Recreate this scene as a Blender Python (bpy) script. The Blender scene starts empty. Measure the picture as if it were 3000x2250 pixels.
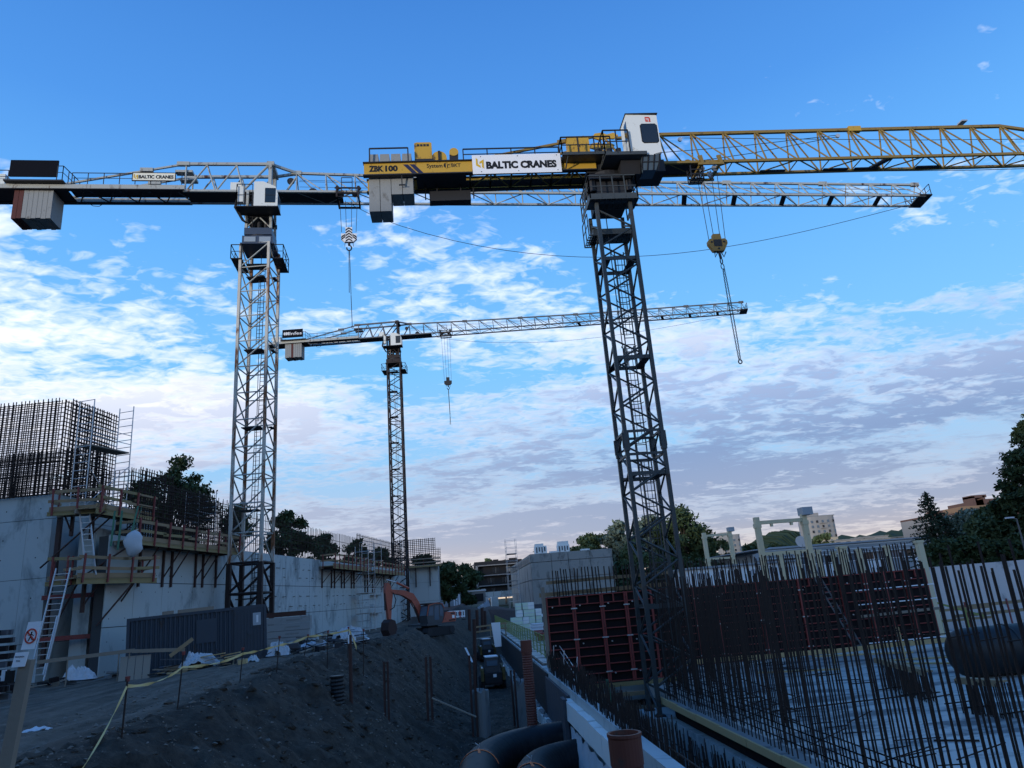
import bpy, math, random
import numpy as np
from mathutils import Vector as V, Matrix
R = math.radians
rnd = random.Random(7)
S = bpy.context.scene
COL = S.collection

# ------------------------------------------------------------------ camera, sky, sun, exposure
FPX, CX, CY = 2080.0, 1500.0, 1125.0            # focal length and centre in pixels of a 3000 x 2250 frame
EYE = V((0, 0, 1.8))
_up = V((-550, 6925, -2080)).normalized()       # world up seen from the camera (pitched up, rolled a little)
def _hz(x): return CY + ((x - CX) * _up.x - FPX * _up.z) / _up.y
_fw = V((1350 - CX, -(_hz(1350) - CY), -FPX)).normalized()
_rt = _fw.cross(_up)
CAMR = Matrix((_rt, _fw, _up))                  # camera -> world
cam_data = bpy.data.cameras.new('camera'); cam = bpy.data.objects.new('camera', cam_data); COL.objects.link(cam)
cam_data.sensor_width = 36; cam_data.lens = 36 * FPX / 3000; cam_data.clip_start = .1; cam_data.clip_end = 6000
cam.matrix_world = Matrix.Translation(EYE) @ CAMR.to_4x4()
S.camera = cam
def ray(x, y): return CAMR @ V((x - CX, -(y - CY), -FPX))
def onz(x, y, z): d = ray(x, y); return EYE + d * ((z - EYE.z) / d.z)
def aty(x, y, s): d = ray(x, y); return EYE + d * (s / d.y)

S.render.resolution_x = 1024; S.render.resolution_y = 768
S.view_settings.view_transform = 'Standard'; S.view_settings.look = 'None'
S.view_settings.exposure = 0.06; S.view_settings.gamma = 1.0

SUN_AZ, SUN_EL = -135.0, 4.2                   # degrees clockwise from +Y; low, behind the camera to the left
w = bpy.data.worlds.new('World'); S.world = w; w.use_nodes = True
nt = w.node_tree; nt.nodes.clear()
def nd(t, tree=None, **kw):
    n = (tree or nt).nodes.new(t)
    for k, v in kw.items(): setattr(n, k, v)
    return n
def lk(a, b, tree=None): (tree or nt).links.new(a, b)
def mth(op, a, b=None, clamp=False, tree=None):
    n = nd('ShaderNodeMath', tree, operation=op, use_clamp=clamp)
    for i, x in enumerate((a, b)):
        if x is None: continue
        if isinstance(x, (int, float)): n.inputs[i].default_value = x
        else: lk(x, n.inputs[i], tree)
    return n.outputs[0]
def mixc(f, a, b, tree=None, blend='MIX'):
    n = nd('ShaderNodeMix', tree, data_type='RGBA', blend_type=blend)
    for s, x in ((n.inputs['Factor'], f), (n.inputs[6], a), (n.inputs[7], b)):
        if isinstance(x, (int, float)): s.default_value = x
        elif isinstance(x, tuple): s.default_value = (*x, 1)
        else: lk(x, s, tree)
    return n.outputs[2]
def ramp(f, stops, tree=None, interp='LINEAR'):
    n = nd('ShaderNodeValToRGB', tree); cr = n.color_ramp; cr.interpolation = interp
    while len(cr.elements) < len(stops): cr.elements.new(.5)
    for e, (p, c) in zip(cr.elements, stops):
        e.position = p; e.color = (*c, 1) if isinstance(c, tuple) else (c, c, c, 1)
    lk(f, n.inputs[0], tree); return n.outputs[0]
def noise(vec, scale, detail=6, rough=.55, dist=0., tree=None, lac=2.0):
    n = nd('ShaderNodeTexNoise', tree); lk(vec, n.inputs['Vector'], tree)
    n.inputs['Scale'].default_value = scale; n.inputs['Detail'].default_value = detail
    n.inputs['Roughness'].default_value = rough; n.inputs['Distortion'].default_value = dist
    n.inputs['Lacunarity'].default_value = lac
    return n.outputs['Fac']
tc = nd('ShaderNodeTexCoord'); sp = nd('ShaderNodeSeparateXYZ'); lk(tc.outputs['Generated'], sp.inputs[0])
sky = nd('ShaderNodeTexSky', sky_type='NISHITA'); sky.sun_disc = False
sky.sun_elevation = R(SUN_EL); sky.sun_rotation = R(SUN_AZ); sky.altitude = 200; sky.dust_density = .6; sky.ozone_density = 3
elev = mth('MULTIPLY', mth('ARCSINE', sp.outputs[2]), 2 / math.pi)       # 0 horizon .. 1 zenith
elevc = mth('MAXIMUM', elev, 0.0)
# cloud sheet seen in perspective: direction projected on a plane overhead
den = mth('ADD', mth('MAXIMUM', sp.outputs[2], 0.0), .11)
cmb = nd('ShaderNodeCombineXYZ'); lk(mth('DIVIDE', sp.outputs[0], den), cmb.inputs[0]); lk(mth('DIVIDE', sp.outputs[1], den), cmb.inputs[1])
mp = nd('ShaderNodeMapping'); lk(cmb.outputs[0], mp.inputs[0]); mp.inputs['Location'].default_value = (3.1, 1.7, 0); mp.inputs['Rotation'].default_value = (0, 0, R(-24)); mp.inputs['Scale'].default_value = (1.0, 1.35, 1)
P = mp.outputs[0]
n_big = noise(P, .55, 3, .5, .3)
n_mid = noise(P, 1.9, 5, .55, .35)
n_fine = noise(P, 6.5, 4, .6, .6)
n_dap = noise(P, 17.0, 3, .55, .8)
clear = ramp(elevc, [(0, (.95, .74, .54)), (.018, (.84, .74, .68)), (.045, (.58, .64, .80)), (.12, (.36, .68, 1.05)), (.20, (.24, .64, 1.16)), (.30, (.16, .52, 1.12)), (.40, (.095, .36, .95)), (.54, (.055, .24, .74)), (1, (.03, .12, .45))])
nish = mixc(1.0, sky.outputs[0], (.10, .10, .10), blend='MULTIPLY')
base = mixc(.15, clear, nish)
sx = sp.outputs[0]
left = mth('MULTIPLY', mth('SUBTRACT', .25, sx), .9, clamp=True)          # thicker and brighter towards the sunny side
cov = ramp(elevc, [(0, .60), (.04, .68), (.11, .66), (.17, .58), (.24, .55), (.29, .49), (.33, .40), (.42, .33), (.60, .22), (1, .10)])
cov = mth('ADD', cov, mth('MULTIPLY', mth('SUBTRACT', n_big, .5), .60))
cov = mth('ADD', cov, mth('MULTIPLY', mth('SUBTRACT', left, .4), .07))
tex = mth('ADD', mth('ADD', mth('MULTIPLY', n_mid, .50), mth('MULTIPLY', n_fine, .28)), mth('MULTIPLY', n_dap, .22))
dens = mth('MULTIPLY', mth('SUBTRACT', tex, mth('SUBTRACT', 1.0, cov)), 6.0, clamp=True)
thick = mth('MULTIPLY', mth('SUBTRACT', tex, mth('SUBTRACT', 1.08, cov)), 5.5, clamp=True)   # deep parts of the cloud go grey
lit = ramp(elevc, [(0, (1.0, .78, .60)), (.022, (.82, .74, .72)), (.06, (.66, .67, .78)), (.12, (.86, .86, .95)), (.18, (1.35, 1.3, 1.28)), (.30, (1.35, 1.35, 1.35)), (1, (1.0, 1.05, 1.1))])
drk = ramp(elevc, [(0, (.66, .52, .44)), (.05, (.36, .42, .57)), (.11, (.25, .36, .60)), (.17, (.42, .53, .80)), (.23, (.80, .88, 1.05)), (.3, (1.1, 1.15, 1.25)), (1, (.9, 1.0, 1.1))])
drk = mixc(left, drk, mixc(.72, drk, lit))
lowr = mth('MULTIPLY', mth('SUBTRACT', 1.0, left), ramp(elevc, [(0, 0.), (.03, .45), (.10, .80), (.19, .50), (.26, 0.)]))
cf = mth('ADD', mth('ADD', mth('MULTIPLY', thick, .85), lowr), mth('ADD', mth('MULTIPLY', mth('SUBTRACT', n_fine, .5), 1.8), mth('MULTIPLY', mth('SUBTRACT', n_mid, .5), 1.6)), clamp=True)
cloud = mixc(cf, lit, drk)
full = mixc(mth('MULTIPLY', dens, .96), base, cloud)
gnd = mixc(mth('MULTIPLY', elev, -60.0, clamp=True), full, (.05, .05, .055))
bg = nd('ShaderNodeBackground'); lk(gnd, bg.inputs[0]); bg.inputs[1].default_value = 1.0
wo = nd('ShaderNodeOutputWorld'); lk(bg.outputs[0], wo.inputs[0])
sd = bpy.data.lights.new('sun', 'SUN'); sd.energy = 2.2; sd.angle = R(2.5); sd.color = (1, .90, .80)
so = bpy.data.objects.new('sun', sd); COL.objects.link(so)
_sd = V((math.sin(R(SUN_AZ)) * math.cos(R(SUN_EL)), math.cos(R(SUN_AZ)) * math.cos(R(SUN_EL)), math.sin(R(SUN_EL))))
so.rotation_euler = _sd.to_track_quat('Z', 'Y').to_euler(); so.location = _sd * 300

# ------------------------------------------------------------------ materials
MATS = {}
def M(name, col, rough=.6, metal=0., var=.18, scale=3., bump=0., spot=None, spotamt=.5, spotscale=1.2, stretch=(1, 1, 1), spec=.4, fine=0.):
    m = bpy.data.materials.new(name); m.use_nodes = True; t = m.node_tree; t.nodes.clear()
    out = nd('ShaderNodeOutputMaterial', t); b = nd('ShaderNodeBsdfPrincipled', t); lk(b.outputs[0], out.inputs[0], t)
    g = nd('ShaderNodeNewGeometry', t); mpn = nd('ShaderNodeMapping', t); lk(g.outputs['Position'], mpn.inputs[0], t); mpn.inputs['Scale'].default_value = stretch
    p = mpn.outputs[0]
    n1 = noise(p, scale, 3, .6, tree=t)
    oi = nd('ShaderNodeObjectInfo', t)
    f = mth('ADD', mth('MULTIPLY', mth('SUBTRACT', n1, .5), var * 3.2, tree=t), mth('MULTIPLY', mth('SUBTRACT', oi.outputs['Random'], .5), var * .7, tree=t), tree=t)
    if fine: f = mth('ADD', f, mth('MULTIPLY', mth('SUBTRACT', noise(p, scale * 14, 4, .6, tree=t), .5), fine * 3, tree=t), tree=t)
    v = mth('ADD', 1.0, f, tree=t)
    c = mixc(1.0, col, nd('ShaderNodeCombineColor', t).outputs[0], t, 'MULTIPLY')
    mul = t.nodes[-1]; cc = [x for x in t.nodes if x.bl_idname == 'ShaderNodeCombineColor'][-1]
    for i in range(3): lk(v, cc.inputs[i], t)
    if spot:
        sf = mth('MULTIPLY', mth('SUBTRACT', noise(p, spotscale, 5, .68, .4, tree=t), 1 - spotamt, tree=t), 9.0, clamp=True, tree=t)
        c = mixc(sf, c, spot, t)
        lk(mth('ADD', rough, mth('MULTIPLY', sf, .2, tree=t), clamp=True, tree=t), b.inputs['Roughness'], t)
    else:
        lk(mth('ADD', rough, mth('MULTIPLY', mth('SUBTRACT', n1, .5), .25, tree=t), clamp=True, tree=t), b.inputs['Roughness'], t)
    lk(c, b.inputs['Base Color'], t)
    b.inputs['Metallic'].default_value = metal; b.inputs['Specular IOR Level'].default_value = spec
    if bump:
        bn = nd('ShaderNodeBump', t); bn.inputs['Strength'].default_value = bump; bn.inputs['Distance'].default_value = .05
        lk(noise(p, scale * 5, 5, .65, tree=t), bn.inputs['Height'], t); lk(bn.outputs[0], b.inputs['Normal'], t)
    MATS[name] = m; return m
RUST = (.085, .036, .018)
M('yellow_paint', (.42, .255, .03), .5, var=.16, scale=1.5, spot=(.13, .08, .03), spotamt=.42, spotscale=2.8, stretch=(1, 1, .5))
M('yellow_dull', (.19, .125, .028), .5, var=.2, scale=2, spot=(.10, .055, .02), spotamt=.42, spotscale=3)
M('white_paint', (.62, .65, .62), .45, var=.10, scale=1.5, spot=(.30, .25, .17), spotamt=.38, spotscale=2.2)
M('offwhite_steel', (.33, .35, .33), .5, var=.12, scale=2, spot=RUST, spotamt=.44, spotscale=1.6, stretch=(1, 1, .35))
M('rusty_white_steel', (.37, .36, .32), .55, var=.2, scale=2, spot=(.20, .085, .035), spotamt=.53, spotscale=1.3, stretch=(1, 1, .3))
M('grey_steel', (.09, .095, .10), .5, var=.15, scale=2, spot=RUST, spotamt=.38)
M('galvanised', (.45, .46, .47), .38, .6, var=.12, scale=4)
M('dark_steel', (.014, .015, .018), .6, var=.25, scale=2, spot=RUST, spotamt=.36)
M('mast_grey', (.035, .042, .044), .5, var=.25, scale=2, spot=(.055, .03, .02), spotamt=.42)
M('dark_red_steel', (.015, .010, .010), .5, var=.25, scale=2)
M('blue_black_steel', (.03, .045, .075), .45, var=.3, scale=2.5, spot=(.30, .33, .34), spotamt=.33, spotscale=3)
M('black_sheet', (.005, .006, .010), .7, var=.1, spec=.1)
M('rope', (.03, .03, .032), .5, .3, var=.1)
M('rebar', (.022, .014, .011), .7, .1, var=.35, scale=3)
M('counterweight', (.20, .212, .21), .8, var=.16, scale=1.6, bump=.25, spot=(.17, .17, .16), spotamt=.42, spotscale=1.5, fine=.05)
M('counterweight_red', (.075, .028, .025), .8, var=.2, scale=1.6, bump=.2)
M('concrete', (.325, .365, .365), .75, var=.15, scale=.8, bump=.15, spot=(.25, .285, .288), spotamt=.48, spotscale=.55, stretch=(1, 1, .45), fine=.04)
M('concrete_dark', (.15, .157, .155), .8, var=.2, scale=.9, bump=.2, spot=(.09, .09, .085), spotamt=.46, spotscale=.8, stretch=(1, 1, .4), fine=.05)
M('concrete_slab', (.33, .325, .30), .5, var=.2, scale=.35, bump=.12, spot=(.13, .135, .135), spotamt=.52, spotscale=.5, stretch=(.6, 1.6, 1), fine=.04)  # dark spots paint in shadow streaks along with real wet marks
M('concrete_mid', (.215, .225, .215), .8, var=.17, scale=.8, bump=.15, spot=(.16, .17, .165), spotamt=.48, spotscale=.5, stretch=(1, 1, .45), fine=.04)
M('timber', (.20, .145, .085), .75, var=.25, scale=2.5, stretch=(1, 1, 3), bump=.15)
M('timber_yellow', (.19, .15, .07), .65, var=.22, scale=2.5, bump=.1)
M('timber_grey', (.16, .135, .105), .8, var=.3, scale=2.5, bump=.15)
M('plywood', (.34, .245, .12), .7, var=.25, scale=2)
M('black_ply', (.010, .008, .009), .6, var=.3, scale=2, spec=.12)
M('form_red', (.19, .036, .031), .55, var=.25, scale=2, spot=(.07, .03, .025), spotamt=.42, spotscale=3)
M('clamp_grey', (.40, .42, .43), .4, .7, var=.2)
M('bracket_red', (.15, .033, .03), .6, var=.25, scale=3, spot=(.05, .03, .025), spotamt=.45, spotscale=4)
M('bracket_dark', (.035, .02, .018), .6, var=.3, scale=3)
M('orange_paint', (.31, .08, .05), .5, var=.15, scale=1.5, spot=(.07, .05, .04), spotamt=.40, spotscale=2)
M('machine_yellow', (.09, .07, .025), .6, var=.2)
M('black_rubber', (.015, .015, .016), .7, var=.3)
M('cab_grey', (.05, .052, .056), .5, var=.2)
M('glass_dark', (.012, .016, .022), .06, var=.0, spec=.6)
M('glass_blue', (.08, .12, .16), .08, var=.1, spec=.7)
M('container_blue', (.022, .036, .052), .5, var=.15, scale=1.2, spot=(.05, .04, .035), spotamt=.40, spotscale=2.2, stretch=(1, 1, .5))
M('black_pipe', (.008, .0085, .0095), .52, var=.2, scale=3, spot=(.045, .042, .038), spotamt=.42, spotscale=1.6)
M('orange_pipe', (.11, .033, .021), .55, var=.2, scale=2, spot=(.07, .05, .04), spotamt=.42, spotscale=2.5)
M('rust_steel', (.04, .020, .016), .8, var=.35, scale=3, bump=.2)
M('foam_white', (.72, .75, .72), .7, var=.06, scale=2)
M('foam_green', (.50, .60, .48), .7, var=.12, scale=1.5)
M('film', (.40, .43, .46), .4, var=.25, scale=1.2, bump=.3)
M('plastic_white', (.36, .40, .43), .45, var=.15, scale=3, bump=.4)
M('membrane', (.014, .014, .016), .6, var=.3, scale=4, bump=.3)
M('board_grey', (.05, .055, .065), .6, var=.2, scale=3)
M('net_yellow', (.17, .19, .06), .6, var=.25, scale=3)
M('strap_green', (.05, .14, .09), .6, var=.2)
M('strap_orange', (.80, .20, .07), .6, var=.1)
M('tape_yellow', (.46, .34, .13), .5, var=.2, scale=6)
M('sign_white', (.80, .82, .84), .35, var=.03)
M('sign_cream', (.80, .79, .66), .4, var=.03)
M('ink_black', (.008, .008, .009), .5, var=0.)
M('ink_blue', (.015, .02, .07), .5, var=0.)
M('ink_yellow', (.70, .45, .03), .5, var=0.)
M('ink_red', (.50, .06, .04), .5, var=.1, scale=6)
M('ink_white', (.72, .74, .76), .5, var=0.)
M('joint_dark', (.045, .048, .05), .9, var=.2)
M('bark', (.045, .036, .028), .9, var=.3, scale=4, bump=.4)
M('leaf_dark', (.028, .045, .018), .6, var=.35, scale=.7, spec=.3)
M('leaf_mid', (.045, .066, .028), .6, var=.35, scale=.6, spec=.3)
M('leaf_grey', (.085, .11, .08), .6, var=.3, scale=.6, spec=.3)
M('needle', (.018, .032, .018), .7, var=.3, scale=.8, spec=.2)
M('plaster', (.24, .24, .235), .8, var=.08, scale=.8)
M('plaster_tan', (.34, .30, .22), .8, var=.1, scale=.5)
M('brick_tan', (.20, .13, .08), .85, var=.15, scale=.6)
M('brick_red', (.10, .06, .05), .85, var=.15, scale=.6)
M('black_facade', (.014, .014, .016), .6, var=.2)
M('metal_blue', (.26, .31, .35), .4, .2, var=.1, scale=.5)
M('metal_pale', (.68, .74, .78), .45, .1, var=.08, scale=.5)
M('frame_cream', (.50, .45, .30), .55, var=.12, scale=1.5, spot=(.2, .14, .08), spotamt=.36, spotscale=2)
M('wall_render', (.50, .48, .47), .8, var=.10, scale=.5, spot=(.36, .35, .35), spotamt=.42, spotscale=.5)
M('window_lit', (.35, .40, .46), .15, var=.1, spec=.6)

# ------------------------------------------------------------------ helpers
ZA = V((0, 0, 1))
def vv(p): return p if isinstance(p, V) else V(p)
def link(name, data, par=None, mat4=None):
    o = bpy.data.objects.new(name, data); COL.objects.link(o)
    if par is not None: o.parent = par
    if mat4 is not None: o.matrix_basis = mat4
    return o
def tag(o, label=None, cat=None, group=None, kind=None):
    for k, v in (('label', label), ('category', cat), ('group', group), ('kind', kind)):
        if v: o[k] = v
    return o
def thing(name, label, cat, loc=(0, 0, 0), yaw=0., group=None):
    o = link(name, None); o.location = loc; o.rotation_euler = (0, 0, R(yaw)); o.empty_display_size = .2
    return tag(o, label, cat, group)
def axes(p, q, up=None):
    p, q = vv(p), vv(q); d = q - p; L = d.length; d = d / L if L > 1e-9 else V((1, 0, 0))
    u = vv(up) if up is not None else ZA
    if abs(d.dot(u)) > .98: u = V((0, 1, 0)) if abs(d.y) < .9 else V((1, 0, 0))
    s = d.cross(u).normalized(); u = s.cross(d)
    return p, q, d, s, u, L
class MB:
    def __init__(self): self.v = []; self.f = []; self.sm = False
    def hexa(self, c8):
        n = len(self.v); self.v += [tuple(c) for c in c8]
        self.f += [tuple(n + i for i in q) for q in ((0, 3, 2, 1), (4, 5, 6, 7), (0, 1, 5, 4), (1, 2, 6, 5), (2, 3, 7, 6), (3, 0, 4, 7))]
        return self
    def box(self, x0, y0, z0, x1, y1, z1):
        return self.hexa([(x0, y0, z0), (x1, y0, z0), (x1, y1, z0), (x0, y1, z0), (x0, y0, z1), (x1, y0, z1), (x1, y1, z1), (x0, y1, z1)])
    def bar(self, p, q, w, h=None, up=None):
        h = w if h is None else h
        p, q, d, s, u, L = axes(p, q, up); s = s * w / 2; u = u * h / 2
        return self.hexa([p - s - u, q - s - u, q + s - u, p + s - u, p - s + u, q - s + u, q + s + u, p + s + u])
    def tube(self, p, q, r, n=8, r2=None, caps=True):
        r2 = r if r2 is None else r2
        p, q, d, s, u, L = axes(p, q); k = len(self.v)
        for c, rr in ((p, r), (q, r2)):
            for i in range(n):
                a = 2 * math.pi * i / n; self.v.append(tuple(c + s * (rr * math.cos(a)) + u * (rr * math.sin(a))))
        for i in range(n):
            j = (i + 1) % n; self.f.append((k + i, k + j, k + n + j, k + n + i))
        if caps: self.f.append(tuple(k + i for i in reversed(range(n)))); self.f.append(tuple(k + n + i for i in range(n)))
        return self
    def path(self, pts, r, n=8, rs=None):
        pts = [vv(p) for p in pts]; k = len(self.v); m = len(pts); s = None
        for i, c in enumerate(pts):
            d = (pts[min(i + 1, m - 1)] - pts[max(i - 1, 0)]).normalized()
            if s is None:
                a = ZA if abs(d.z) < .9 else V((1, 0, 0)); s = d.cross(a).normalized()
            s = (s - d * s.dot(d)).normalized(); u = s.cross(d); rr = rs[i] if rs else r
            for j in range(n):
                a = 2 * math.pi * j / n; self.v.append(tuple(c + s * (rr * math.cos(a)) + u * (rr * math.sin(a))))
        for i in range(m - 1):
            for j in range(n):
                l = (j + 1) % n; self.f.append((k + i * n + j, k + i * n + l, k + (i + 1) * n + l, k + (i + 1) * n + j))
        self.f.append(tuple(k + j for j in reversed(range(n)))); self.f.append(tuple(k + (m - 1) * n + j for j in range(n)))
        return self
    def prism(self, pts, ext):
        pts = [vv(p) for p in pts]; e = vv(ext); k = len(self.v); n = len(pts)
        self.v += [tuple(p) for p in pts] + [tuple(p + e) for p in pts]
        self.f.append(tuple(k + i for i in reversed(range(n)))); self.f.append(tuple(k + n + i for i in range(n)))
        for i in range(n): j = (i + 1) % n; self.f.append((k + i, k + j, k + n + j, k + n + i))
        return self
    def grid(self, fn, nu, nv, closed=False):
        k = len(self.v)
        for i in range(nu + 1):
            for j in range(nv + 1): self.v.append(tuple(fn(i / nu, j / nv)))
        for i in range(nu):
            for j in range(nv):
                a = k + i * (nv + 1) + j; self.f.append((a, a + nv + 1, a + nv + 2, a + 1))
        return self
    def ell(self, c, rx, ry, rz, n=10, m=7):
        k = len(self.v); c = vv(c)
        for i in range(m + 1):
            t = math.pi * i / m
            for j in range(n):
                a = 2 * math.pi * j / n; self.v.append((c.x + rx * math.sin(t) * math.cos(a), c.y + ry * math.sin(t) * math.sin(a), c.z + rz * math.cos(t)))
        for i in range(m):
            for j in range(n): l = (j + 1) % n; self.f.append((k + i * n + j, k + (i + 1) * n + j, k + (i + 1) * n + l, k + i * n + l))
        return self
    def build(self, name, mat, par=None, smooth=None, mat4=None):
        me = bpy.data.meshes.new(name); me.from_pydata(self.v, [], self.f); me.materials.append(MATS[mat])
        if self.sm if smooth is None else smooth: me.shade_smooth() if hasattr(me, 'shade_smooth') else None
        me.validate(); return link(name, me, par, mat4)
_unit = {}
def unit(kind, mat):
    if (kind, mat) not in _unit:
        b = MB()
        if kind == 'box': b.box(0, -.5, -.5, 1, .5, .5)
        else: b.tube((0, 0, 0), (1, 0, 0), .5, 8)
        me = bpy.data.meshes.new('bar_' + kind); me.from_pydata(b.v, [], b.f); me.materials.append(MATS[mat]); me.validate()
        if kind == 'rod':
            for p in me.polygons: p.use_smooth = len(p.vertices) == 4
        _unit[kind, mat] = me
    return _unit[kind, mat]
def stick(name, p, q, w, h, mat, par=None, up=None, kind='box'):
    p, q, d, s, u, L = axes(p, q, up); h = w if h is None else h
    m = Matrix(((d.x * L, s.x * w, u.x * h, p.x), (d.y * L, s.y * w, u.y * h, p.y), (d.z * L, s.z * w, u.z * h, p.z), (0, 0, 0, 1)))
    return link(name, unit(kind, mat), par, m)
def rod(name, p, q, dia, mat, par=None): return stick(name, p, q, dia, dia, mat, par, kind='rod')
def bars(par, name, segs, dia, mat, base=(0, 0, 0), limit=300):
    """up to 300 bars as parts (those that show largest), the rest joined into one part"""
    b = vv(base)
    segs = [(vv(p), vv(q)) for p, q in segs]
    segs.sort(key=lambda s: -(s[0] - s[1]).length / max(1, ((s[0] + s[1]) / 2 + b - EYE).length))
    for p, q in segs[:limit]: stick(name, p, q, dia, dia, mat, par)
    if len(segs) > limit:
        m = MB()
        for p, q in segs[limit:]: m.bar(p, q, dia)
        tag(m.build(name + '_mesh', mat, par), kind='stuff')
def text(name, s, height, mat, par, origin, ex, ey, bold=0., ext=.004, width=None, xs=1., space=1.):
    """mesh lettering: baseline starts at origin, runs along ex, up is ey"""
    cu = bpy.data.curves.new(name, 'FONT'); cu.body = s; cu.size = 1; cu.offset = bold; cu.extrude = 0; cu.space_character = space; cu.resolution_u = 3
    t = bpy.data.objects.new(name, cu); COL.objects.link(t)
    dg = bpy.context.evaluated_depsgraph_get(); me = bpy.data.meshes.new_from_object(t.evaluated_get(dg))
    bpy.data.objects.remove(t); bpy.data.curves.remove(cu)
    X = [v.co.x for v in me.vertices]; Y = [v.co.y for v in me.vertices]
    x0, x1, y0, y1 = min(X), max(X), min(0, 0), max(Y)
    ky = height / y1; kx = (width / (x1 - x0)) if width else ky * xs
    ex, ey = vv(ex), vv(ey); o = vv(origin)
    for v in me.vertices: v.co = o + ex * ((v.co.x - x0) * kx) + ey * (v.co.y * ky)
    me.materials.clear(); me.materials.append(MATS[mat])
    return link(name, me, par)
def plate(name, pts, mat, par, ext):
    return MB().prism(pts, ext).build(name, mat, par)

# ------------------------------------------------------------------ ground
def sstep(a, b, x): t = np.clip((x - a) / (b - a), 0, 1); return t * t * (3 - 2 * t)
def vnoise(x, y, seed=0):
    xi = np.floor(x).astype(np.int64); yi = np.floor(y).astype(np.int64); xf = x - xi; yf = y - yi
    def h(a, b):
        n = (a * 374761393 + b * 668265263 + seed * 974634777) & 0x7fffffff; n = ((n ^ (n >> 13)) * 1274126177) & 0x7fffffff
        return ((n ^ (n >> 16)) & 0xffff) / 65535.0
    u = xf * xf * (3 - 2 * xf); v = yf * yf * (3 - 2 * yf)
    return (h(xi, yi) * (1 - u) + h(xi + 1, yi) * u) * (1 - v) + (h(xi, yi + 1) * (1 - u) + h(xi + 1, yi + 1) * u) * v
def fbm(x, y, oct=4, seed=0):
    s = 0; a = .5
    for i in range(oct): s = s + a * (vnoise(x, y, seed + i) - .5); x = x * 2.03 + 5.1; y = y * 2.03 + 1.7; a *= .55
    return s
def ground_z(X, Y):
    X = np.asarray(X, float); Y = np.asarray(Y, float)
    g = np.interp(Y, [0, 20, 45, 70, 95, 118, 160, 260, 700, 2000], [0, 0, -.2, -.45, -.4, .9, 1.3, 2.2, 3, 4])
    g = g - .25 * sstep(-10.5, -13.5, X) * sstep(20, 30, Y) * (1 - sstep(90, 110, Y))
    edge = np.interp(Y, [0, 32, 45, 60, 78, 100], [-6.0, -5.9, -4.6, -3.4, -1.6, .5]) + 1.2 * fbm(Y * .22 + X * .05, X * .05, 3, 5)
    toe = np.interp(Y, [0, 35, 60, 80], [-.1, .1, .9, 1.6])
    t = np.clip((X - edge) / (toe - edge), 0, 1); t = t ** 1.12
    bot = np.interp(Y, [0, 60, 74, 96], [-4, -4, -3.3, -.2])
    z = g + (np.minimum(bot, g) - g) * (t * .45 + .55 * t * t * (3 - 2 * t)) * sstep(5.5, 8, Y)
    rough = .05 + .30 * sstep(edge - .6, edge + .5, X) * (1 - .6 * sstep(toe - .5, toe + .5, X))
    # berm on the rim, mound beside the excavator, spoil heaps at the far end
    z = z + .28 * np.exp(-((X - edge + .3) / .9) ** 2) * sstep(18, 26, Y) * (.5 + fbm(Y * .6, X * .6, 3, 9) * 2)
    z = z + 0.45 * np.exp(-((X + 4.2) / 2.3) ** 2 - ((Y - 57) / 4.0) ** 2) - .75 * np.exp(-((X + 4.0) / 4.5) ** 2 - ((Y - 64) / 8) ** 2)
    z = z + 1.3 * np.exp(-((X - .5) / 3.0) ** 2 - ((Y - 99) / 5) ** 2) + 1.0 * np.exp(-((X - 4.5) / 2.6) ** 2 - ((Y - 108) / 4) ** 2)
    pit = (X > 3.75) & (Y > 6.5) & (X < 60) & ((Y < 37.2) | ((X > 10) & (Y < 50.8)))
    led = (X > 3.75) & (Y < 104) & (Y > 6.5) & ~pit
    z = np.where(led, np.where(X > 10.5, .9, -1.5), z)
    z = z + np.where(pit | led, 0, (fbm(X * 1.1, Y * 1.1, 5, 2) * rough * 2.2 + np.abs(fbm(X * 2.3 + 4, Y * 2.0, 4, 21)) * rough * 1.6) * (1 - sstep(60, 120, Y)) + fbm(X * .25, Y * .25, 3, 3) * .5 * sstep(120, 200, Y))
    slope = sstep(.05, .25, t) * (1 - sstep(.85, 1.0, t)) * sstep(6, 9, Y) * (1 - sstep(55, 75, Y)); z = z + np.where(pit | led, 0, slope * (-.34 * np.abs(fbm(Y * 1.1 + X * .25, X * .22, 3, 31)) + .30 * fbm(Y * .5 + X * .3, X * .35, 3, 33)))
    # wheel ruts on the haul road
    for c in (-8.2, -10.0): z = z - .10 * np.exp(-((X - c - .6 * np.sin(Y * .11)) / .28) ** 2) * sstep(4, 9, Y) * (1 - sstep(40, 55, Y))
    z = np.where(pit, -7.0, z)
    return z
def gz(x, y): return float(ground_z(np.array([x]), np.array([y]))[0])
def axis_pts(*seg):
    out = []
    for a, b, st in seg: out += list(np.arange(a, b, st))
    return np.array(out + [seg[-1][1]])
gx = axis_pts((-1500, -300, 150), (-300, -60, 20), (-60, -24, 2), (-24, -12, .6), (-12, 4.2, .17), (4.2, 16, 1.2), (16, 60, 4), (60, 400, 40), (400, 1600, 200))
gy = axis_pts((-200, -20, 30), (-20, 6, 2), (6, 46, .2), (46, 78, .5), (78, 130, 1.2), (130, 400, 20), (400, 3000, 260))
GX, GY = np.meshgrid(gx, gy, indexing='ij'); GZ = ground_z(GX, GY)
nx, ny = GX.shape
gme = bpy.data.meshes.new('ground'); idx = np.arange(nx * ny).reshape(nx, ny)
fa = np.stack([idx[:-1, :-1], idx[1:, :-1], idx[1:, 1:], idx[:-1, 1:]], -1).reshape(-1, 4)
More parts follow.
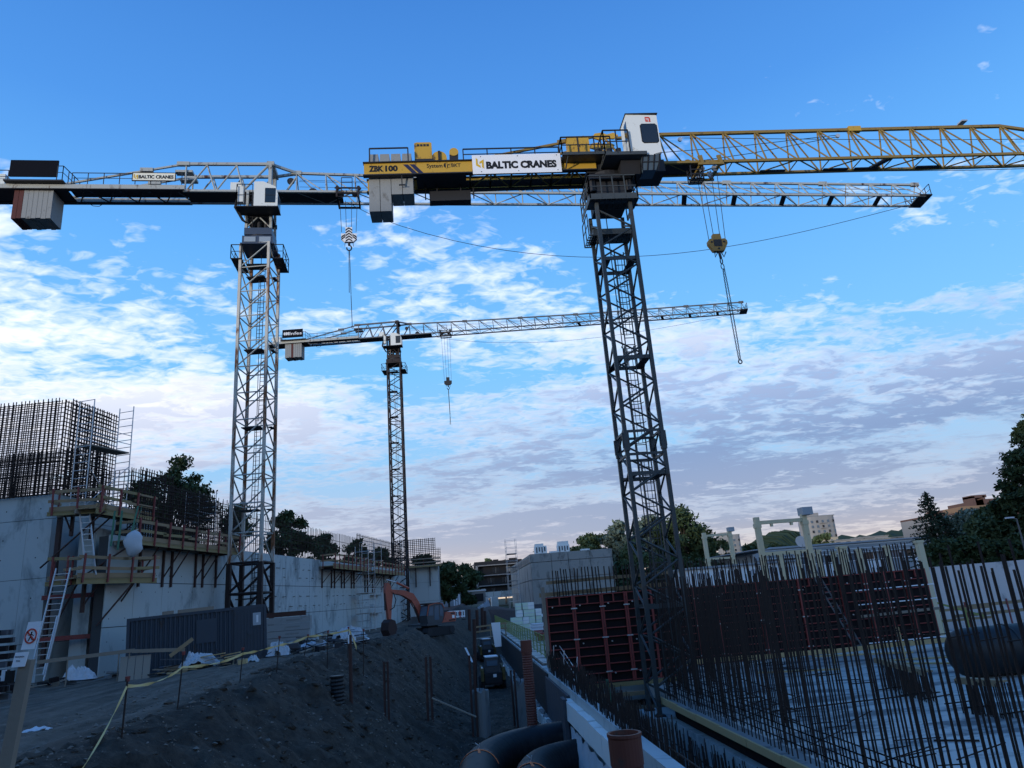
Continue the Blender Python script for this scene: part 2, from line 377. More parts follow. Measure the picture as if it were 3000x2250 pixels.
def mesh_np(me, verts, quads, mat, smooth=True, nv=4):
    me.vertices.add(len(verts)); me.vertices.foreach_set('co', np.ascontiguousarray(verts, np.float32).ravel())
    me.loops.add(quads.size); me.loops.foreach_set('vertex_index', np.ascontiguousarray(quads, np.int32).ravel())
    me.polygons.add(len(quads)); me.polygons.foreach_set('loop_start', np.arange(0, quads.size, nv, dtype=np.int32))
    me.update(calc_edges=True)
    me.polygons.foreach_set('use_smooth', np.full(len(quads), smooth)); me.materials.append(MATS[mat]); me.validate()
# soil material: dark damp earth, paler where traffic has ground it to dust, redder far off
def soil():
    m = bpy.data.materials.new('soil'); m.use_nodes = True; t = m.node_tree; t.nodes.clear()
    out = nd('ShaderNodeOutputMaterial', t); b = nd('ShaderNodeBsdfPrincipled', t); lk(b.outputs[0], out.inputs[0], t)
    g = nd('ShaderNodeNewGeometry', t); p = g.outputs['Position']; s = nd('ShaderNodeSeparateXYZ', t); lk(p, s.inputs[0], t)
    road = mth('MULTIPLY', mth('ADD', mth('MULTIPLY', s.outputs[0], -1.0, tree=t), -6.3, tree=t), 1.2, True, t)
    n1 = noise(p, .45, 6, .6, .6, t); n2 = noise(p, 3.5, 8, .7, .2, t); n3 = noise(p, 22, 5, .7, 0, t)
    mp_ = nd('ShaderNodeMapping', t); lk(p, mp_.inputs[0], t); mp_.inputs['Scale'].default_value = (1.5, .16, 1); mp_.inputs['Rotation'].default_value = (0, 0, .06)
    n4 = noise(mp_.outputs[0], 1.5, 7, .62, .5, t)
    c = mixc(mth('MULTIPLY', mth('SUBTRACT', n2, .28, tree=t), 2.2, True, t), (.012, .0095, .007), (.105, .082, .060), t)
    c = mixc(mth('MULTIPLY', mth('SUBTRACT', n1, .45, tree=t), 3.0, True, t), c, (.042, .033, .025), t)
    rc = mixc(mth('MULTIPLY', mth('SUBTRACT', n4, .3, tree=t), 2.2, True, t), (.075, .058, .043), (.30, .24, .185), t)
    c = mixc(mth('MULTIPLY', road, mth('ADD', .25, n2, tree=t), True, t), c, rc, t)
    far = mth('MULTIPLY', mth('SUBTRACT', s.outputs[1], 92.0, tree=t), .05, True, t)
    c = mixc(far, c, mixc(n1, (.10, .062, .05), (.15, .10, .085), t), t)
    grass = mth('MULTIPLY', mth('SUBTRACT', s.outputs[1], 135.0, tree=t), .06, True, t)
    c = mixc(grass, c, (.035, .045, .02), t)
    pb = mth('MULTIPLY', mth('SUBTRACT', n3, .66, tree=t), 8.0, True, t)
    c = mixc(mth('MULTIPLY', pb, .5, tree=t), c, (.10, .095, .09), t)
    lime = mth('MULTIPLY', mth('SUBTRACT', noise(mp_.outputs[0], .9, 8, .7, 1.2, t), .66, tree=t), 14.0, True, t)
    c = mixc(mth('MULTIPLY', lime, .55, tree=t), c, (.20, .21, .215), t)
    lk(c, b.inputs['Base Color'], t); b.inputs['Roughness'].default_value = .85; b.inputs['Specular IOR Level'].default_value = .25
    bn = nd('ShaderNodeBump', t); bn.inputs['Strength'].default_value = .9; bn.inputs['Distance'].default_value = .12
    lk(mth('ADD', mth('MULTIPLY', n2, .7, tree=t), mth('MULTIPLY', n3, .35, tree=t), tree=t), bn.inputs['Height'], t); lk(bn.outputs[0], b.inputs['Normal'], t)
    MATS['soil'] = m
soil()
mesh_np(gme, np.stack([GX, GY, GZ], -1).reshape(-1, 3), fa, 'soil')
tag(link('ground', gme), kind='structure')
# stones and clods strewn over the embankment
def scatter_stones():
    r = np.random.RandomState(3); n = 9000
    y = 8 + 45 * r.rand(n) ** 1.2; x = -9 + 12 * r.rand(n); z = ground_z(x, y)
    s = .012 + .05 * r.rand(n) ** 4.0
    octv = np.array([(1, 0, 0), (-1, 0, 0), (0, 1, 0), (0, -1, 0), (0, 0, 1), (0, 0, -1)], float)
    octf = np.array([(0, 2, 4), (2, 1, 4), (1, 3, 4), (3, 0, 4), (2, 0, 5), (1, 2, 5), (3, 1, 5), (0, 3, 5)])
    v = octv[None] * (s[:, None, None] * (.5 + 1.0 * r.rand(n, 6, 1))) * np.array([1, 1, .6]) + s[:, None, None] * (r.rand(n, 6, 3) - .5) * .8; v = v + np.stack([x, y, z + s * .15], -1)[:, None, :]
    f = (octf[None] + 6 * np.arange(n)[:, None, None]).reshape(-1, 3)
    me = bpy.data.meshes.new('stones'); mesh_np(me, v.reshape(-1, 3), f, 'stone', False, 3)
    tag(link('stones', me), 'pebbles and clods strewn over the dark earth slope', 'gravel', kind='stuff')
M('stone', (.095, .082, .068), .85, var=.5, scale=1.1)
scatter_stones()
def scatter_clods():
    r = np.random.RandomState(5); n = 1500; y = 9 + 42 * r.rand(n) ** 1.3; x = -7.0 + 7.5 * r.rand(n); z = ground_z(x, y); s = .035 + .13 * r.rand(n) ** 3.5
    t = np.linspace(0, 2 * np.pi, 7)[:-1]; ring = lambda k, h: np.stack([np.cos(t + k) * np.sqrt(max(0, 1 - h * h)), np.sin(t + k) * np.sqrt(max(0, 1 - h * h)), 0 * t + h], -1)
    bv = np.concatenate([ring(0, -.35), ring(.5, .35), np.array([[0, 0, .95]])]); bf = [(i, (i + 1) % 6, 6 + i) for i in range(6)] + [((i + 1) % 6, 6 + (i + 1) % 6, 6 + i) for i in range(6)] + [(6 + i, 6 + (i + 1) % 6, 12) for i in range(6)]
    v = bv[None] * (s[:, None, None] * (.6 + .7 * r.rand(n, 13, 1))) * np.stack([.8 + .5 * r.rand(n), .8 + .5 * r.rand(n), .5 + .3 * r.rand(n)], -1)[:, None, :] + np.stack([x, y, z], -1)[:, None, :]
    me = bpy.data.meshes.new('soil_clods'); mesh_np(me, v.reshape(-1, 3), (np.array(bf)[None] + 13 * np.arange(n)[:, None, None]).reshape(-1, 3), 'soil', False, 3)
    tag(link('soil_clods', me), 'loose lumps of dark soil on the embankment', 'soil', kind='stuff')
scatter_clods()
# wooded hills on the skyline
def hill(name, x0, x1, y, hs, seed):
    n = 160; verts = []; k = 6
    for j in range(k + 1):
        for i in range(n + 1):
            t = i / n; x = x0 + (x1 - x0) * t; H = float(np.interp(t, np.linspace(0, 1, len(hs)), hs))
            a = math.sin(j / k * math.pi); H = H * a + (float(fbm(np.array([x * .045]), np.array([j * 3.1]), 3, seed)[0]) * 12 + rnd.random() * 4) * (a > .3)
            verts.append((x + rnd.uniform(-2, 2), y + (j / k - .5) * 260, -8 + H))
    id_ = np.arange((n + 1) * (k + 1)).reshape(k + 1, n + 1)
    f = np.stack([id_[:-1, :-1], id_[:-1, 1:], id_[1:, 1:], id_[1:, :-1]], -1).reshape(-1, 4)
    me = bpy.data.meshes.new(name); mesh_np(me, np.array(verts), f, 'needle', False); return tag(link(name, me), kind='structure')
hill('hills', 180, 1250, 1050, [0, 34, 56, 55, 62, 70, 72, 70, 66, 50], 4)
hill('hills', 310, 410, 800, [12, 44, 57, 56, 44, 12], 8)

# ------------------------------------------------------------------ tower cranes
def rz(p, a): c, s = math.cos(a), math.sin(a); return V((p[0] * c - p[1] * s, p[0] * s + p[1] * c, p[2]))
def railing(pts, h, mat, par, post=1.1, mid=True, d=.045, name='railing'):
    b = MB(); pts = [vv(p) for p in pts]; up = V((0, 0, h))
    for a, c in zip(pts, pts[1:]):
        b.bar(a + up, c + up, d)
        if mid: b.bar(a + up * .52, c + up * .52, d * .7)
        n = max(1, round((c - a).length / post))
        for i in range(n + 1): q = a.lerp(c, i / n); b.bar(q, q + up, d)
    return b.build(name, mat, par)
def ladder(name, p, q, side, wid, mat, par, step=.3, hoop=0., rail=.04, rung=.028):
    p, q = vv(p), vv(q); s = vv(side).normalized() * wid / 2; b = MB()
    b.bar(p - s, q - s, rail); b.bar(p + s, q + s, rail); n = int((q - p).length / step)
    for i in range(1, n): c = p.lerp(q, i / n); b.bar(c - s, c + s, rung)
    if hoop:
        d = (q - p).normalized(); o = d.cross(s.normalized())
        m = int((q - p).length / .85); hs = []
        for i in range(2, m + 1):
            c = p.lerp(q, i / m); ring = [c + s * (1.6 * math.cos(t)) + o * (hoop * math.sin(t)) for t in (0, .5, 1.05, 1.57, 2.1, 2.64, 3.14)]; hs.append(ring)
            for a, e in zip(ring, ring[1:]): b.bar(a, e, .03)
        for k in (2, 3, 4):
            for a, e in zip(hs, hs[1:]): b.bar(a[k], e[k], .025)
    return b.build(name, mat, par)
def grate(name, x0, y0, x1, y1, z, mat, par, f=lambda p: p, n=9):
    b = MB()
    for i in range(n + 1):
        y = y0 + (y1 - y0) * i / n; b.bar(f((x0, y, z)), f((x1, y, z)), .045, .05)
        x = x0 + (x1 - x0) * i / n; b.bar(f((x, y0, z - .02)), f((x, y1, z - .02)), .03, .04)
    return b.build(name, mat, par)
def logo_wedge(par, o, ex, ez, s, ey):
    """the crane firm's angular mark: two folded yellow strokes"""
    o, ex, ez = vv(o), vv(ex), vv(ez); e = vv(ey) * .012
    for pts in (((0, 1), (.22, .86), (.22, .42), (.55, .28), (.55, .08), (0, .30)), ((.45, .62), (1, .84), (1, 0), (.76, .12), (.76, .56), (.45, .44))):
        plate('logo_stroke', [o + ex * (a * s * .62) + ez * (b * s) for a, b in pts], 'ink_yellow', par, e)

def flat_crane(label, base, H, k, mast_w, mast_yaw, jib_yaw, mt, panel, low_panels, board_text, firm_sign, grp=None):
    root = thing('tower_crane', label, 'crane', base, group=grp)
    ja, ma = R(jib_yaw), R(mast_yaw)
    def J(x, y, z): p = rz((x * k, y * k, z * k), ja); return V((p.x, p.y, p.z + H))
    def Mm(x, y, z): return rz((x, y, z), ma)
    h = mast_w / 2; top = H - 4.15 * k
    n = round(top / panel); pz = top / n
    lowz = low_panels * pz
    # mast
    for sx, sy in ((-1, -1), (1, -1), (1, 1), (-1, 1)):
        if low_panels: stick('mast_leg', Mm(sx * h, sy * h, 0), Mm(sx * h, sy * h, lowz), .27, .27, mt['low'], root, up=rz((0, 1, 0), ma))
        stick('mast_leg', Mm(sx * h, sy * h, lowz), Mm(sx * h, sy * h, top), mt['legw'], mt['legw'], mt['leg'], root, up=rz((0, 1, 0), ma))
    cr = ((-1, -1), (1, -1), (1, 1), (-1, 1))
    for i in range(n):
        z0, z1 = i * pz, (i + 1) * pz; low = i < low_panels
        for f in range(4):
            a, c = cr[f], cr[(f + 1) % 4]; d = mt['brace_d'] * (1.6 if low else 1); m = mt['low'] if low else mt['brace']
            fl = (f in (0, 3)) if mt['zig'] == 0 else (i + f) % 2 == 0
            (pa, pc) = (a, c) if fl else (c, a)
            rod('mast_brace', Mm(pa[0] * h, pa[1] * h, z0 + .06), Mm(pc[0] * h, pc[1] * h, z1 - .06), d, m, root)
            if mt['zig'] == 0 or i % 3 == 0: rod('mast_strut', Mm(a[0] * h, a[1] * h, z1), Mm(c[0] * h, c[1] * h, z1), d * .9, m, root)
    for i in range(2, n, 3):
        z = i * pz - .35
        b = MB(); b.hexa([Mm(x * h * .93, y * h * .93, z + dz) for dz in (0, .06) for x, y in ((-1, -.1), (.35, -.1), (.35, 1), (-1, 1))]); b.build('mast_platform', mt['deck'], root)
        b = MB(); b.hexa([Mm(x * h, y * h, z + dz) for dz in (0, .06) for x, y in ((.75, .3), (1.0, .3), (1.0, 1), (.75, 1))]); b.build('mast_platform', mt['deck'], root)
        off = .25 if (i // 3) % 2 else -.05
        ladder('ladder', Mm(off * h, h * .35, z - 3 * pz + .5), Mm((off + .12) * h, h * .35, z + .9), rz((1, 0, 0), ma), .42, mt['fit'], root, step=.28, hoop=0)
    rod('cable', Mm(-.1 * h, .5 * h, .5), Mm(-.1 * h, .5 * h, top), .05, 'rope', root)
    if low_panels: ladder('ladder', Mm(.1 * h, h * .3, .2), Mm(.1 * h, h * .3, lowz + .6), rz((1, 0, 0), ma), .42, mt['fit'], root)
    # gallery round the mast head
    w, zf = 1.72, -5.35
    for s in (-1, 1):
        b = MB(); b.hexa([J(s * x, y, zf + dz) for dz in (0, .05) for x, y in ((1.0, -1.0), (w, -1.0), (w, 1.3), (1.0, 1.3))]); b.build('gallery_deck', mt['deck'], root)
        railing([J(s * 1.05, -1.0, zf), J(s * w, -1.0, zf), J(s * w, 1.3, zf), J(s * 1.05, 1.3, zf)], 1.05 * k, mt['fit2'], root, d=.05)
    b = MB(); b.hexa([J(x, y, zf + .1 + dz) for dz in (0, .06) for x, y in ((-.95, .1), (.5, .1), (.5, 1.0), (-.95, 1.0))]); b.build('gallery_deck', mt['deck'], root)
    # slewing ring and collar
    b = MB()
    for r0, r1, z0, z1 in ((1.02, 1.02, -3.62, -4.2), (1.12, 1.12, -4.2, -4.28)): b.hexa([J(x * r0, y * r0, z1) for x, y in cr] + [J(x * r0, y * r0, z0) for x, y in cr])
    b.build('slewing_collar', mt['ring2'], root)
    for i in (-.5, .5): plate('collar_plate', [J(i - .38, -1.03, -4.1), J(i + .38, -1.03, -4.1), J(i + .38, -1.03, -3.72), J(i - .38, -1.03, -3.72)], mt['ring2b'], root, rz((0, -.03, 0), ja))
    MB().tube(J(0, 0, -3.62), J(0, 0, -3.45), .95 * k, 20).build('slewing_ring', 'dark_steel', root)
    b = MB(); b.hexa([J(x * .92, y * .92, -3.47) for x, y in cr] + [J(x * .92, y * .92, -2.95) for x, y in cr]); b.build('turntable', mt['ring'], root)
    for x, y in ((-.45, -.5), (.0, -.55), (.45, -.5), (-.4, .4), (.4, .4)): MB().tube(J(x, y, -2.95), J(x, y, -2.35), .14 * k, 10).build('slewing_motor', 'dark_steel', root)
    # tower head
    for x, y in cr:
        stick('head_post', J(x * .82, y * .8, -2.95), J(x * .78, y * .8, .02), .17 * k, None, mt['head'], root)
    for y in (-.8, .8):
        rod('head_brace', J(-.82, y, -2.9), J(0, y, -2.0), .1 * k, mt['head'], root); rod('head_brace', J(.82, y, -2.9), J(0, y, -2.0), .1 * k, mt['head'], root)
        stick('head_beam', J(-.95, y, -1.95), J(.95, y, -1.95), .14, .3 * k, 'dark_steel', root)
    b = MB(); b.hexa([J(x * .9, y * .75, -1.98) for x, y in cr] + [J(x * .9, y * .75, -1.9) for x, y in cr]); b.build('head_floor', 'dark_steel', root)
    b = MB(); b.hexa([J(x * .35 - .2, y * .4, -1.9) for x, y in cr] + [J(x * .35 - .2, y * .4, -.25) for x, y in cr]); b.build('switch_cabinet', 'dark_steel', root)
    ladder('ladder', J(-.6, -.85, -2.9), J(-.6, -.85, 0), rz((1, 0, 0), ja), .4, mt['fit'], root)
    # cabin hung on the near side
    c0, c1, y0, y1, z0, z1 = -.12, 1.46, -2.0, -.95, -1.88, .02
    prof = [(c0, z1), (c0 + .62, z1 + .02), (c1 - .14, z1 - .38), (c1, -.9), (c1, z0), (c0, z0)]
    MB().prism([J(x, y0, z) for x, z in prof], rz((0, (y1 - y0) * k, 0), ja)).build('cabin', mt['cab'], root)
    plate('cabin_window', [J(x, y0 - .012, z) for x, z in ((.62, -.48), (1.33, -.50), (1.30, -1.62), (.62, -1.62))], 'glass_dark', root, rz((0, -.01, 0), ja))
    plate('window_rail', [J(x, y0 - .03, z) for x, z in ((.62, -1.02), (1.32, -1.04), (1.32, -1.07), (.62, -1.05))], 'dark_steel', root, rz((0, -.01, 0), ja))
    plate('cabin_window', [J(c1 + .012, y, z) for y, z in ((y0 + .08, -1.0), (y1 - .05, -1.0), (y1 - .05, -1.8), (y0 + .08, -1.8))], 'glass_blue', root, rz((.01, 0, 0), ja))
    b = MB(); b.hexa([J(x, y, -1.97) for x, y in ((-1.3, -2.05), (1.5, -2.05), (1.5, -.85), (-1.3, -.85))] + [J(x, y, -1.9) for x, y in ((-1.3, -2.05), (1.5, -2.05), (1.5, -.85), (-1.3, -.85))]); b.build('cabin_floor', 'dark_steel', root)
    railing([J(-.2, -2.0, -1.9), J(-1.25, -2.0, -1.9), J(-1.25, -.9, -1.9)], 1.7 * k, mt['fit2'], root, post=.5)
    MB().hexa([J(x, y, -1.5) for x, y in ((-1.2, -1.9), (-.85, -1.9), (-.85, -1.5), (-1.2, -1.5))] + [J(x, y, -.3) for x, y in ((-1.2, -1.9), (-.85, -1.9), (-.85, -1.5), (-1.2, -1.5))]).build('control_box', mt['cab'], root)
    b = MB()
    for i in range(4): b.path([J(-1.3 + .04 * i, -1.6, -.9), J(-1.5 + .05 * i, -1.5, -1.7), J(-1.05 + .05 * i, -1.1, -2.5), J(-.5 + .05 * i, -.6, -2.7)], .03, 5)
    b.build('cable_loom', 'rope', root)
    # jib
    tip = 52.3
    for y in (-.8, .8): stick('jib_chord', J(-5.1, y, 0), J(tip, y, 0), .15 * k, .16 * k, mt['chord'], root)
    def ztop(x): return float(np.interp(x, [2.4, 8, 28, 52], [2.02, 1.85, 1.55, 1.52]))
    xs = [2.4 + (tip - 2.4) * i / 24 for i in range(25)]
    for a, c in zip(xs[:-1:4], xs[4::4]): stick('jib_chord', J(a, 0, ztop(a)), J(c, 0, ztop(c)), .16 * k, .16 * k, mt['chord'], root)
    for i, x in enumerate(xs):
        zt = ztop(x)
        for y in (-.8, .8):
            rod('jib_brace', J(x, 0, zt), J(x + .12, y, 0), .085 * k, mt['truss'], root)
            if i < 24: rod('jib_brace', J(x, 0, zt), J(xs[i + 1], y, 0), .085 * k, mt['truss'], root)
        if i < 24:
            s = 1 if i % 2 else -1; rod('jib_brace', J(x, s * .8, 0), J(xs[i + 1], -s * .8, 0), .08 * k, mt['truss'], root)
        if i % 2 == 0 and 10 < i:
            MB().hexa([J(x + dx, y, z) for z in (-.03, .03) for dx, y in ((-.1, -.8), (.3, -.8), (.85, .8), (.45, .8))]).build('jib_step_plate', 'dark_steel', root)
        if i % 4 == 0: MB().hexa([J(x + dx, dy, zt + dz) for dz in (-.14, .16) for dx, dy in ((-.35, -.12), (.35, -.12), (.35, .12), (-.35, .12))]).build('jib_joint', mt['chord'], root)
    MB().hexa([J(x, y, z) for z in (-.05, .05) for x, y in ((tip - .6, -1.0), (tip + .5, -1.0), (tip + .9, 1.0), (tip - .2, 1.0))]).build('tip_platform', 'dark_steel', root)
    railing([J(tip - .4, .95, 0), J(tip + .75, .95, 0), J(tip + .45, -.95, 0)], 1.0 * k, mt['fit3'], root, post=.7)
    b = MB(); b.hexa([J(x, y, z) for z in (-.02, .03) for x, y in ((-5.0, -.68), (5.7, -.68), (5.7, .68), (-5.0, .68))]); b.build('catwalk', 'dark_steel', root)
    # head truss: two upper chords that close on the single top chord
    for y in (-.8, .8):
        stick('head_chord', J(-5.1, y, 2.15), J(.72, y, 2.22), .17 * k, .2 * k, mt['chord'], root)
        stick('head_chord', J(.72, y, 2.22), J(2.5, 0, 2.0), .15 * k, .18 * k, mt['chord'], root)
        stick('head_post', J(.72, y, 0), J(.72, y, 2.22), .22 * k, .3 * k, mt['head'], root)
        rod('head_brace', J(.55, y, 2.1), J(-1.1, y, .05), .17 * k, mt['head'], root)
        hx = [-5.0, -4.1, -3.2, -2.3, -1.4]
        rod('head_brace', J(-5.0, y, .05), J(-5.0, y, 2.1), .12 * k, mt['truss'], root)
        for a, c in (((-4.9, .05), (-3.6, 2.1)), ((-3.6, 2.1), (-3.0, .05)), ((-2.9, .05), (-1.6, 2.1)), ((-1.6, 2.1), (-1.1, .05))):
            rod('head_brace', J(a[0], y, a[1]), J(c[0], y, c[1]), .115 * k, mt['truss'], root)
        for x in (-5.2, -7.6): MB().hexa([J(x + dx, y + dy, (2.15 if x > -6 else 1.62) + dz) for dz in (-.14, .14) for dx, dy in ((-.42, -.12), (.42, -.12), (.42, .12), (-.42, .12))]).build('tie_joint', mt['chord'], root)
        stick('tie_bar', J(-5.2, y, 2.12), J(-13.0, y, .42), .11 * k, .13 * k, mt['chord'], root)
        stick('counter_girder', J(-5.0, y * 1.08, .19), J(-18.6, y * 1.08, .19), .12 * k, .40 * k, mt['girder'], root)
        MB().hexa([J(x, y * 1.08 + dy, z) for z in (-.04, .01) for x, dy in ((-18.6, -.16), (-5.0, -.16), (-5.0, .16), (-18.6, .16))]).build('girder_flange', 'dark_steel', root)
        railing([J(-18.5, y * 1.2, .4), J(-16.3, y * 1.2, .4)], 1.0 * k, mt['fit2'], root, d=.045)
        railing([J(-12.3, y * 1.2, .4), J(-5.2, y * 1.2, .4)], .85 * k, mt['fit2'], root, d=.045)
    MB().hexa([J(.72 + dx, y, 2.22 + dz) for dz in (-.16, .16) for dx, y in ((-.25, -.95), (.25, -.95), (.25, .95), (-.25, .95))]).build('head_cap', mt['head'], root)
    for y in (-.5, .5): MB().hexa([J(-5.35 + dx, y + dy, z) for z in (1.55, 1.72) for dx, dy in ((-.4, -.25), (.75, -.25), (.75, .25), (-.4, .25))]).build('junction_box', mt['chord'], root)
    MB().tube(J(2.0, -.06, 1.35), J(2.0, .06, 1.35), .26 * k, 16).build('rope_sheave', 'dark_steel', root)
    rod('head_brace', J(1.4, 0, .0), J(2.4, 0, 1.7), .16 * k, mt['head'], root)
    MB().tube(J(3.6, -.3, .3), J(3.6, .3, .3), .32 * k, 14).build('trolley_winch', 'dark_steel', root)
    MB().hexa([J(x, y, z) for z in (.05, .75) for x, y in ((-2.0, -.75), (-1.2, -.75), (-1.2, -.3), (-2.0, -.3))]).build('electric_box', mt['cab'], root)
    b = MB(); b.hexa([J(x, y, z) for z in (.02, .06) for x, y in ((-18.6, -.8), (-12.6, -.8), (-12.6, .8), (-18.6, .8))]); b.build('counter_deck', 'dark_steel', root)
    b = MB(); b.hexa([J(x, y, z) for z in (.24, .29) for x, y in ((-12.6, -.35), (-5.0, -.35), (-5.0, .5), (-12.6, .5))]); b.build('counter_deck', 'dark_steel', root)
    for i in range(8):
        x = -12.4 + i * .95; s = 1 if i % 2 else -1
        rod('deck_brace', J(x, -.86 * s, .05), J(x + .95, .86 * s, .05), .09 * k, 'dark_steel', root)
    # ballast slabs, firm board, hoist winch
    for i in range(8):
        x = -15.85 + .305 * i
        MB().hexa([J(x + dx, y, z) for z in (-2.2 + .03 * (i % 3), -.06) for dx, y in ((0, -.82), (.285, -.82), (.285, .72), (0, .72))]).build('ballast_slab', 'counterweight_red' if i in mt['redslab'] else 'counterweight', root)
    bd = MB().hexa([J(x, y, z) for z in (.86, 2.12) for x, y in ((-16.2, -1.1), (-13.2, -1.1), (-13.2, -1.0), (-16.2, -1.0))]).build('name_board', 'black_sheet', root)
    if board_text:
        for i in range(3): plate('logo_bar', [J(x, -1.105, z) for x, z in ((-16.0 + .27 * i + .1, 1.25), (-16.0 + .27 * i + .24, 1.25), (-16.0 + .27 * i + .24, 1.72), (-16.0 + .27 * i + .1, 1.72), (-16.0 + .27 * i, 1.6), (-16.0 + .27 * i, 1.37))], 'ink_white', bd, rz((0, -.012, 0), ja))
        text('lettering', board_text, .46 * k, 'ink_white', bd, J(-15.14, -1.13, 1.24), rz((1, 0, 0), ja), ZA, bold=.015, width=1.82 * k)
    MB().hexa([J(x, y, z) for z in (.4, .5) for x, y in ((-16.4, -1.3), (-12.7, -1.3), (-12.7, -.8), (-16.4, -.8))]).build('side_walkway', 'dark_steel', root)
    railing([J(-13.1, -1.3, .5), J(-12.75, -1.3, .5), J(-12.5, .6, .5)], 1.05 * k, mt['fit2'], root, post=.6)
    MB().tube(J(-17.6, -.6, .95), J(-17.6, .6, .95), .36 * k, 16).build('hoist_drum', mt['cab'], root)
    MB().hexa([J(x, y, z) for z in (.45, 1.25) for x, y in ((-17.3, -.75), (-16.6, -.75), (-16.6, .3), (-17.3, .3))]).build('hoist_motor', mt['cab'], root)
    MB().path([J(-11.9, .86, .0), J(-11.6, .86, -.22), J(-11.2, .86, -.26), J(-10.9, .86, -.02)], .025, 5).build('cable_loop', 'rope', root)
    if firm_sign:
        sg = MB().hexa([J(x, y, z) for z in (.64, 1.24) for x, y in ((-8.4, -1.06), (-5.62, -1.06), (-5.62, -1.0), (-8.4, -1.0))]).build('firm_sign', 'sign_cream', root)
        fr = MB()
        for x0, x1, z0, z1 in ((-8.43, -5.59, .61, .65), (-8.43, -5.59, 1.23, 1.27), (-8.43, -8.39, .65, 1.23), (-5.63, -5.59, .65, 1.23)): fr.hexa([J(x, y, z) for z in (z0, z1) for x, y in ((x0, -1.08), (x1, -1.08), (x1, -.99), (x0, -.99))])
        fr.build('sign_frame', 'dark_steel', sg)
        text('lettering', 'BALTIC CRANES', .26 * k, 'ink_black', sg, J(-8.0, -1.075, .80), rz((1, 0, 0), ja), ZA, bold=.035, width=2.28 * k)
        logo_wedge(sg, J(-8.32, -1.065, .72), rz((1, 0, 0), ja), ZA, .44 * k, rz((0, -1, 0), ja))
    # pendant rope slack under the jib
    pts = [J(6 + (tip - 6.6) * t, .5, -.1 - mt['sag'] * math.sin(math.pi * t ** .8)) for t in [i / 24 for i in range(25)]]
    MB().path(pts, .022 * k, 4).build('slack_rope', 'rope', root)
    for dy, dz in ((.1, .5), (-.1, .75), (.2, 1.0)):
        MB().path([J(2.6, dy, ztop(2.6) - dz), J(28, dy, ztop(28) - dz * .8), J(tip - .5, dy, ztop(52) - dz * .7)], .016 * k, 4).build('jib_rope', 'rope', root)
    # trolley and falls
    tx, hz0 = mt['trolley'], mt['hook_z']
    b = MB()
    for x in (-.75, .75):
        b.bar(J(tx + x, -1.0, .35), J(tx + x, -1.0, -.55), .12, .14); b.bar(J(tx + x, 1.0, .35), J(tx + x, 1.0, -.3), .12, .14); b.bar(J(tx + x, -1.0, -.22), J(tx + x, 1.0, -.22), .13)
        b.bar(J(tx + x, -1.0, .3), J(tx + x + .15, -1.0, .1), .2)
    for y in (-1.0, 1.0): b.bar(J(tx - .8, y, -.22), J(tx + .8, y, -.22), .13); b.bar(J(tx - .9, y, .2), J(tx + .9, y, .2), .09)
    b.bar(J(tx - .72, -1.0, -.5), J(tx + .72, -1.0, -.5), .05)
    b.build('trolley', mt['trol'], root)
    for x in (-.45, .5): MB().tube(J(tx + x, -.75, -.18), J(tx + x, -.68, -.18), .2 * k, 14).build('trolley_sheave', 'dark_steel', root)
    b = MB()
    for x0, x1 in ((-.4, -.4), (.35, .35)): b.bar(J(tx + x0, -1.15, -.2), J(tx + x1, -1.15, .95), .05)
    for z in (.95, .55, .15): b.bar(J(tx - .4, -1.15, z), J(tx + .35, -1.15, z), .045)
    b.build('trolley_cage', mt['trol'], root)
    for x0, x1 in ((-.62, -.52), (-.22, -.18), (.22, .18), (.62, .5)): rod('hoist_rope', J(tx + x0, -.1, -.3), J(tx + x1, 0, hz0 - .35), .036 * k, 'rope', root)
    return root, J

wm = dict(low='dark_red_steel', leg='rusty_white_steel', brace='offwhite_steel', legw=.19, brace_d=.105, zig=0, deck='dark_steel', fit='dark_steel', fit2='dark_steel', fit3='dark_red_steel', ring='blue_black_steel', ring2='blue_black_steel', ring2b='metal_blue',
          head='offwhite_steel', cab='white_paint', chord='offwhite_steel', truss='offwhite_steel', girder='offwhite_steel', trol='dark_red_steel', redslab=(0, 1), sag=4.6, trolley=6.1, hook_z=-2.45)
WK = 1.0717; WB = V((-13.61, 49.3, -.5)); WH = 32.67 + .5
white_crane, JW = flat_crane('white flat-top tower crane with rusty mast rising behind the blue container', WB, WH, WK, 2.08, -6, 3.7, wm, 1.86, 3, None, True)
mm = dict(low='dark_red_steel', leg='dark_red_steel', brace='dark_red_steel', legw=.2, brace_d=.12, zig=1, deck='dark_steel', fit='galvanised', fit2='dark_steel', fit3='dark_steel', ring='dark_red_steel', ring2='dark_red_steel', ring2b='dark_red_steel',
          head='dark_red_steel', cab='white_paint', chord='grey_steel', truss='grey_steel', girder='offwhite_steel', trol='dark_red_steel', redslab=(3,), sag=2.2, trolley=7.75, hook_z=-6.8)
MK = 1.0; MBASE = V((-7.9, 100, -.9)); MH = 40.9
mid_crane, JM = flat_crane('distant dark tower crane with a black name board, far end of the site', MBASE, MH, MK, 1.85, -3, -4.6, mm, 1.28, 0, 'Infes', False)

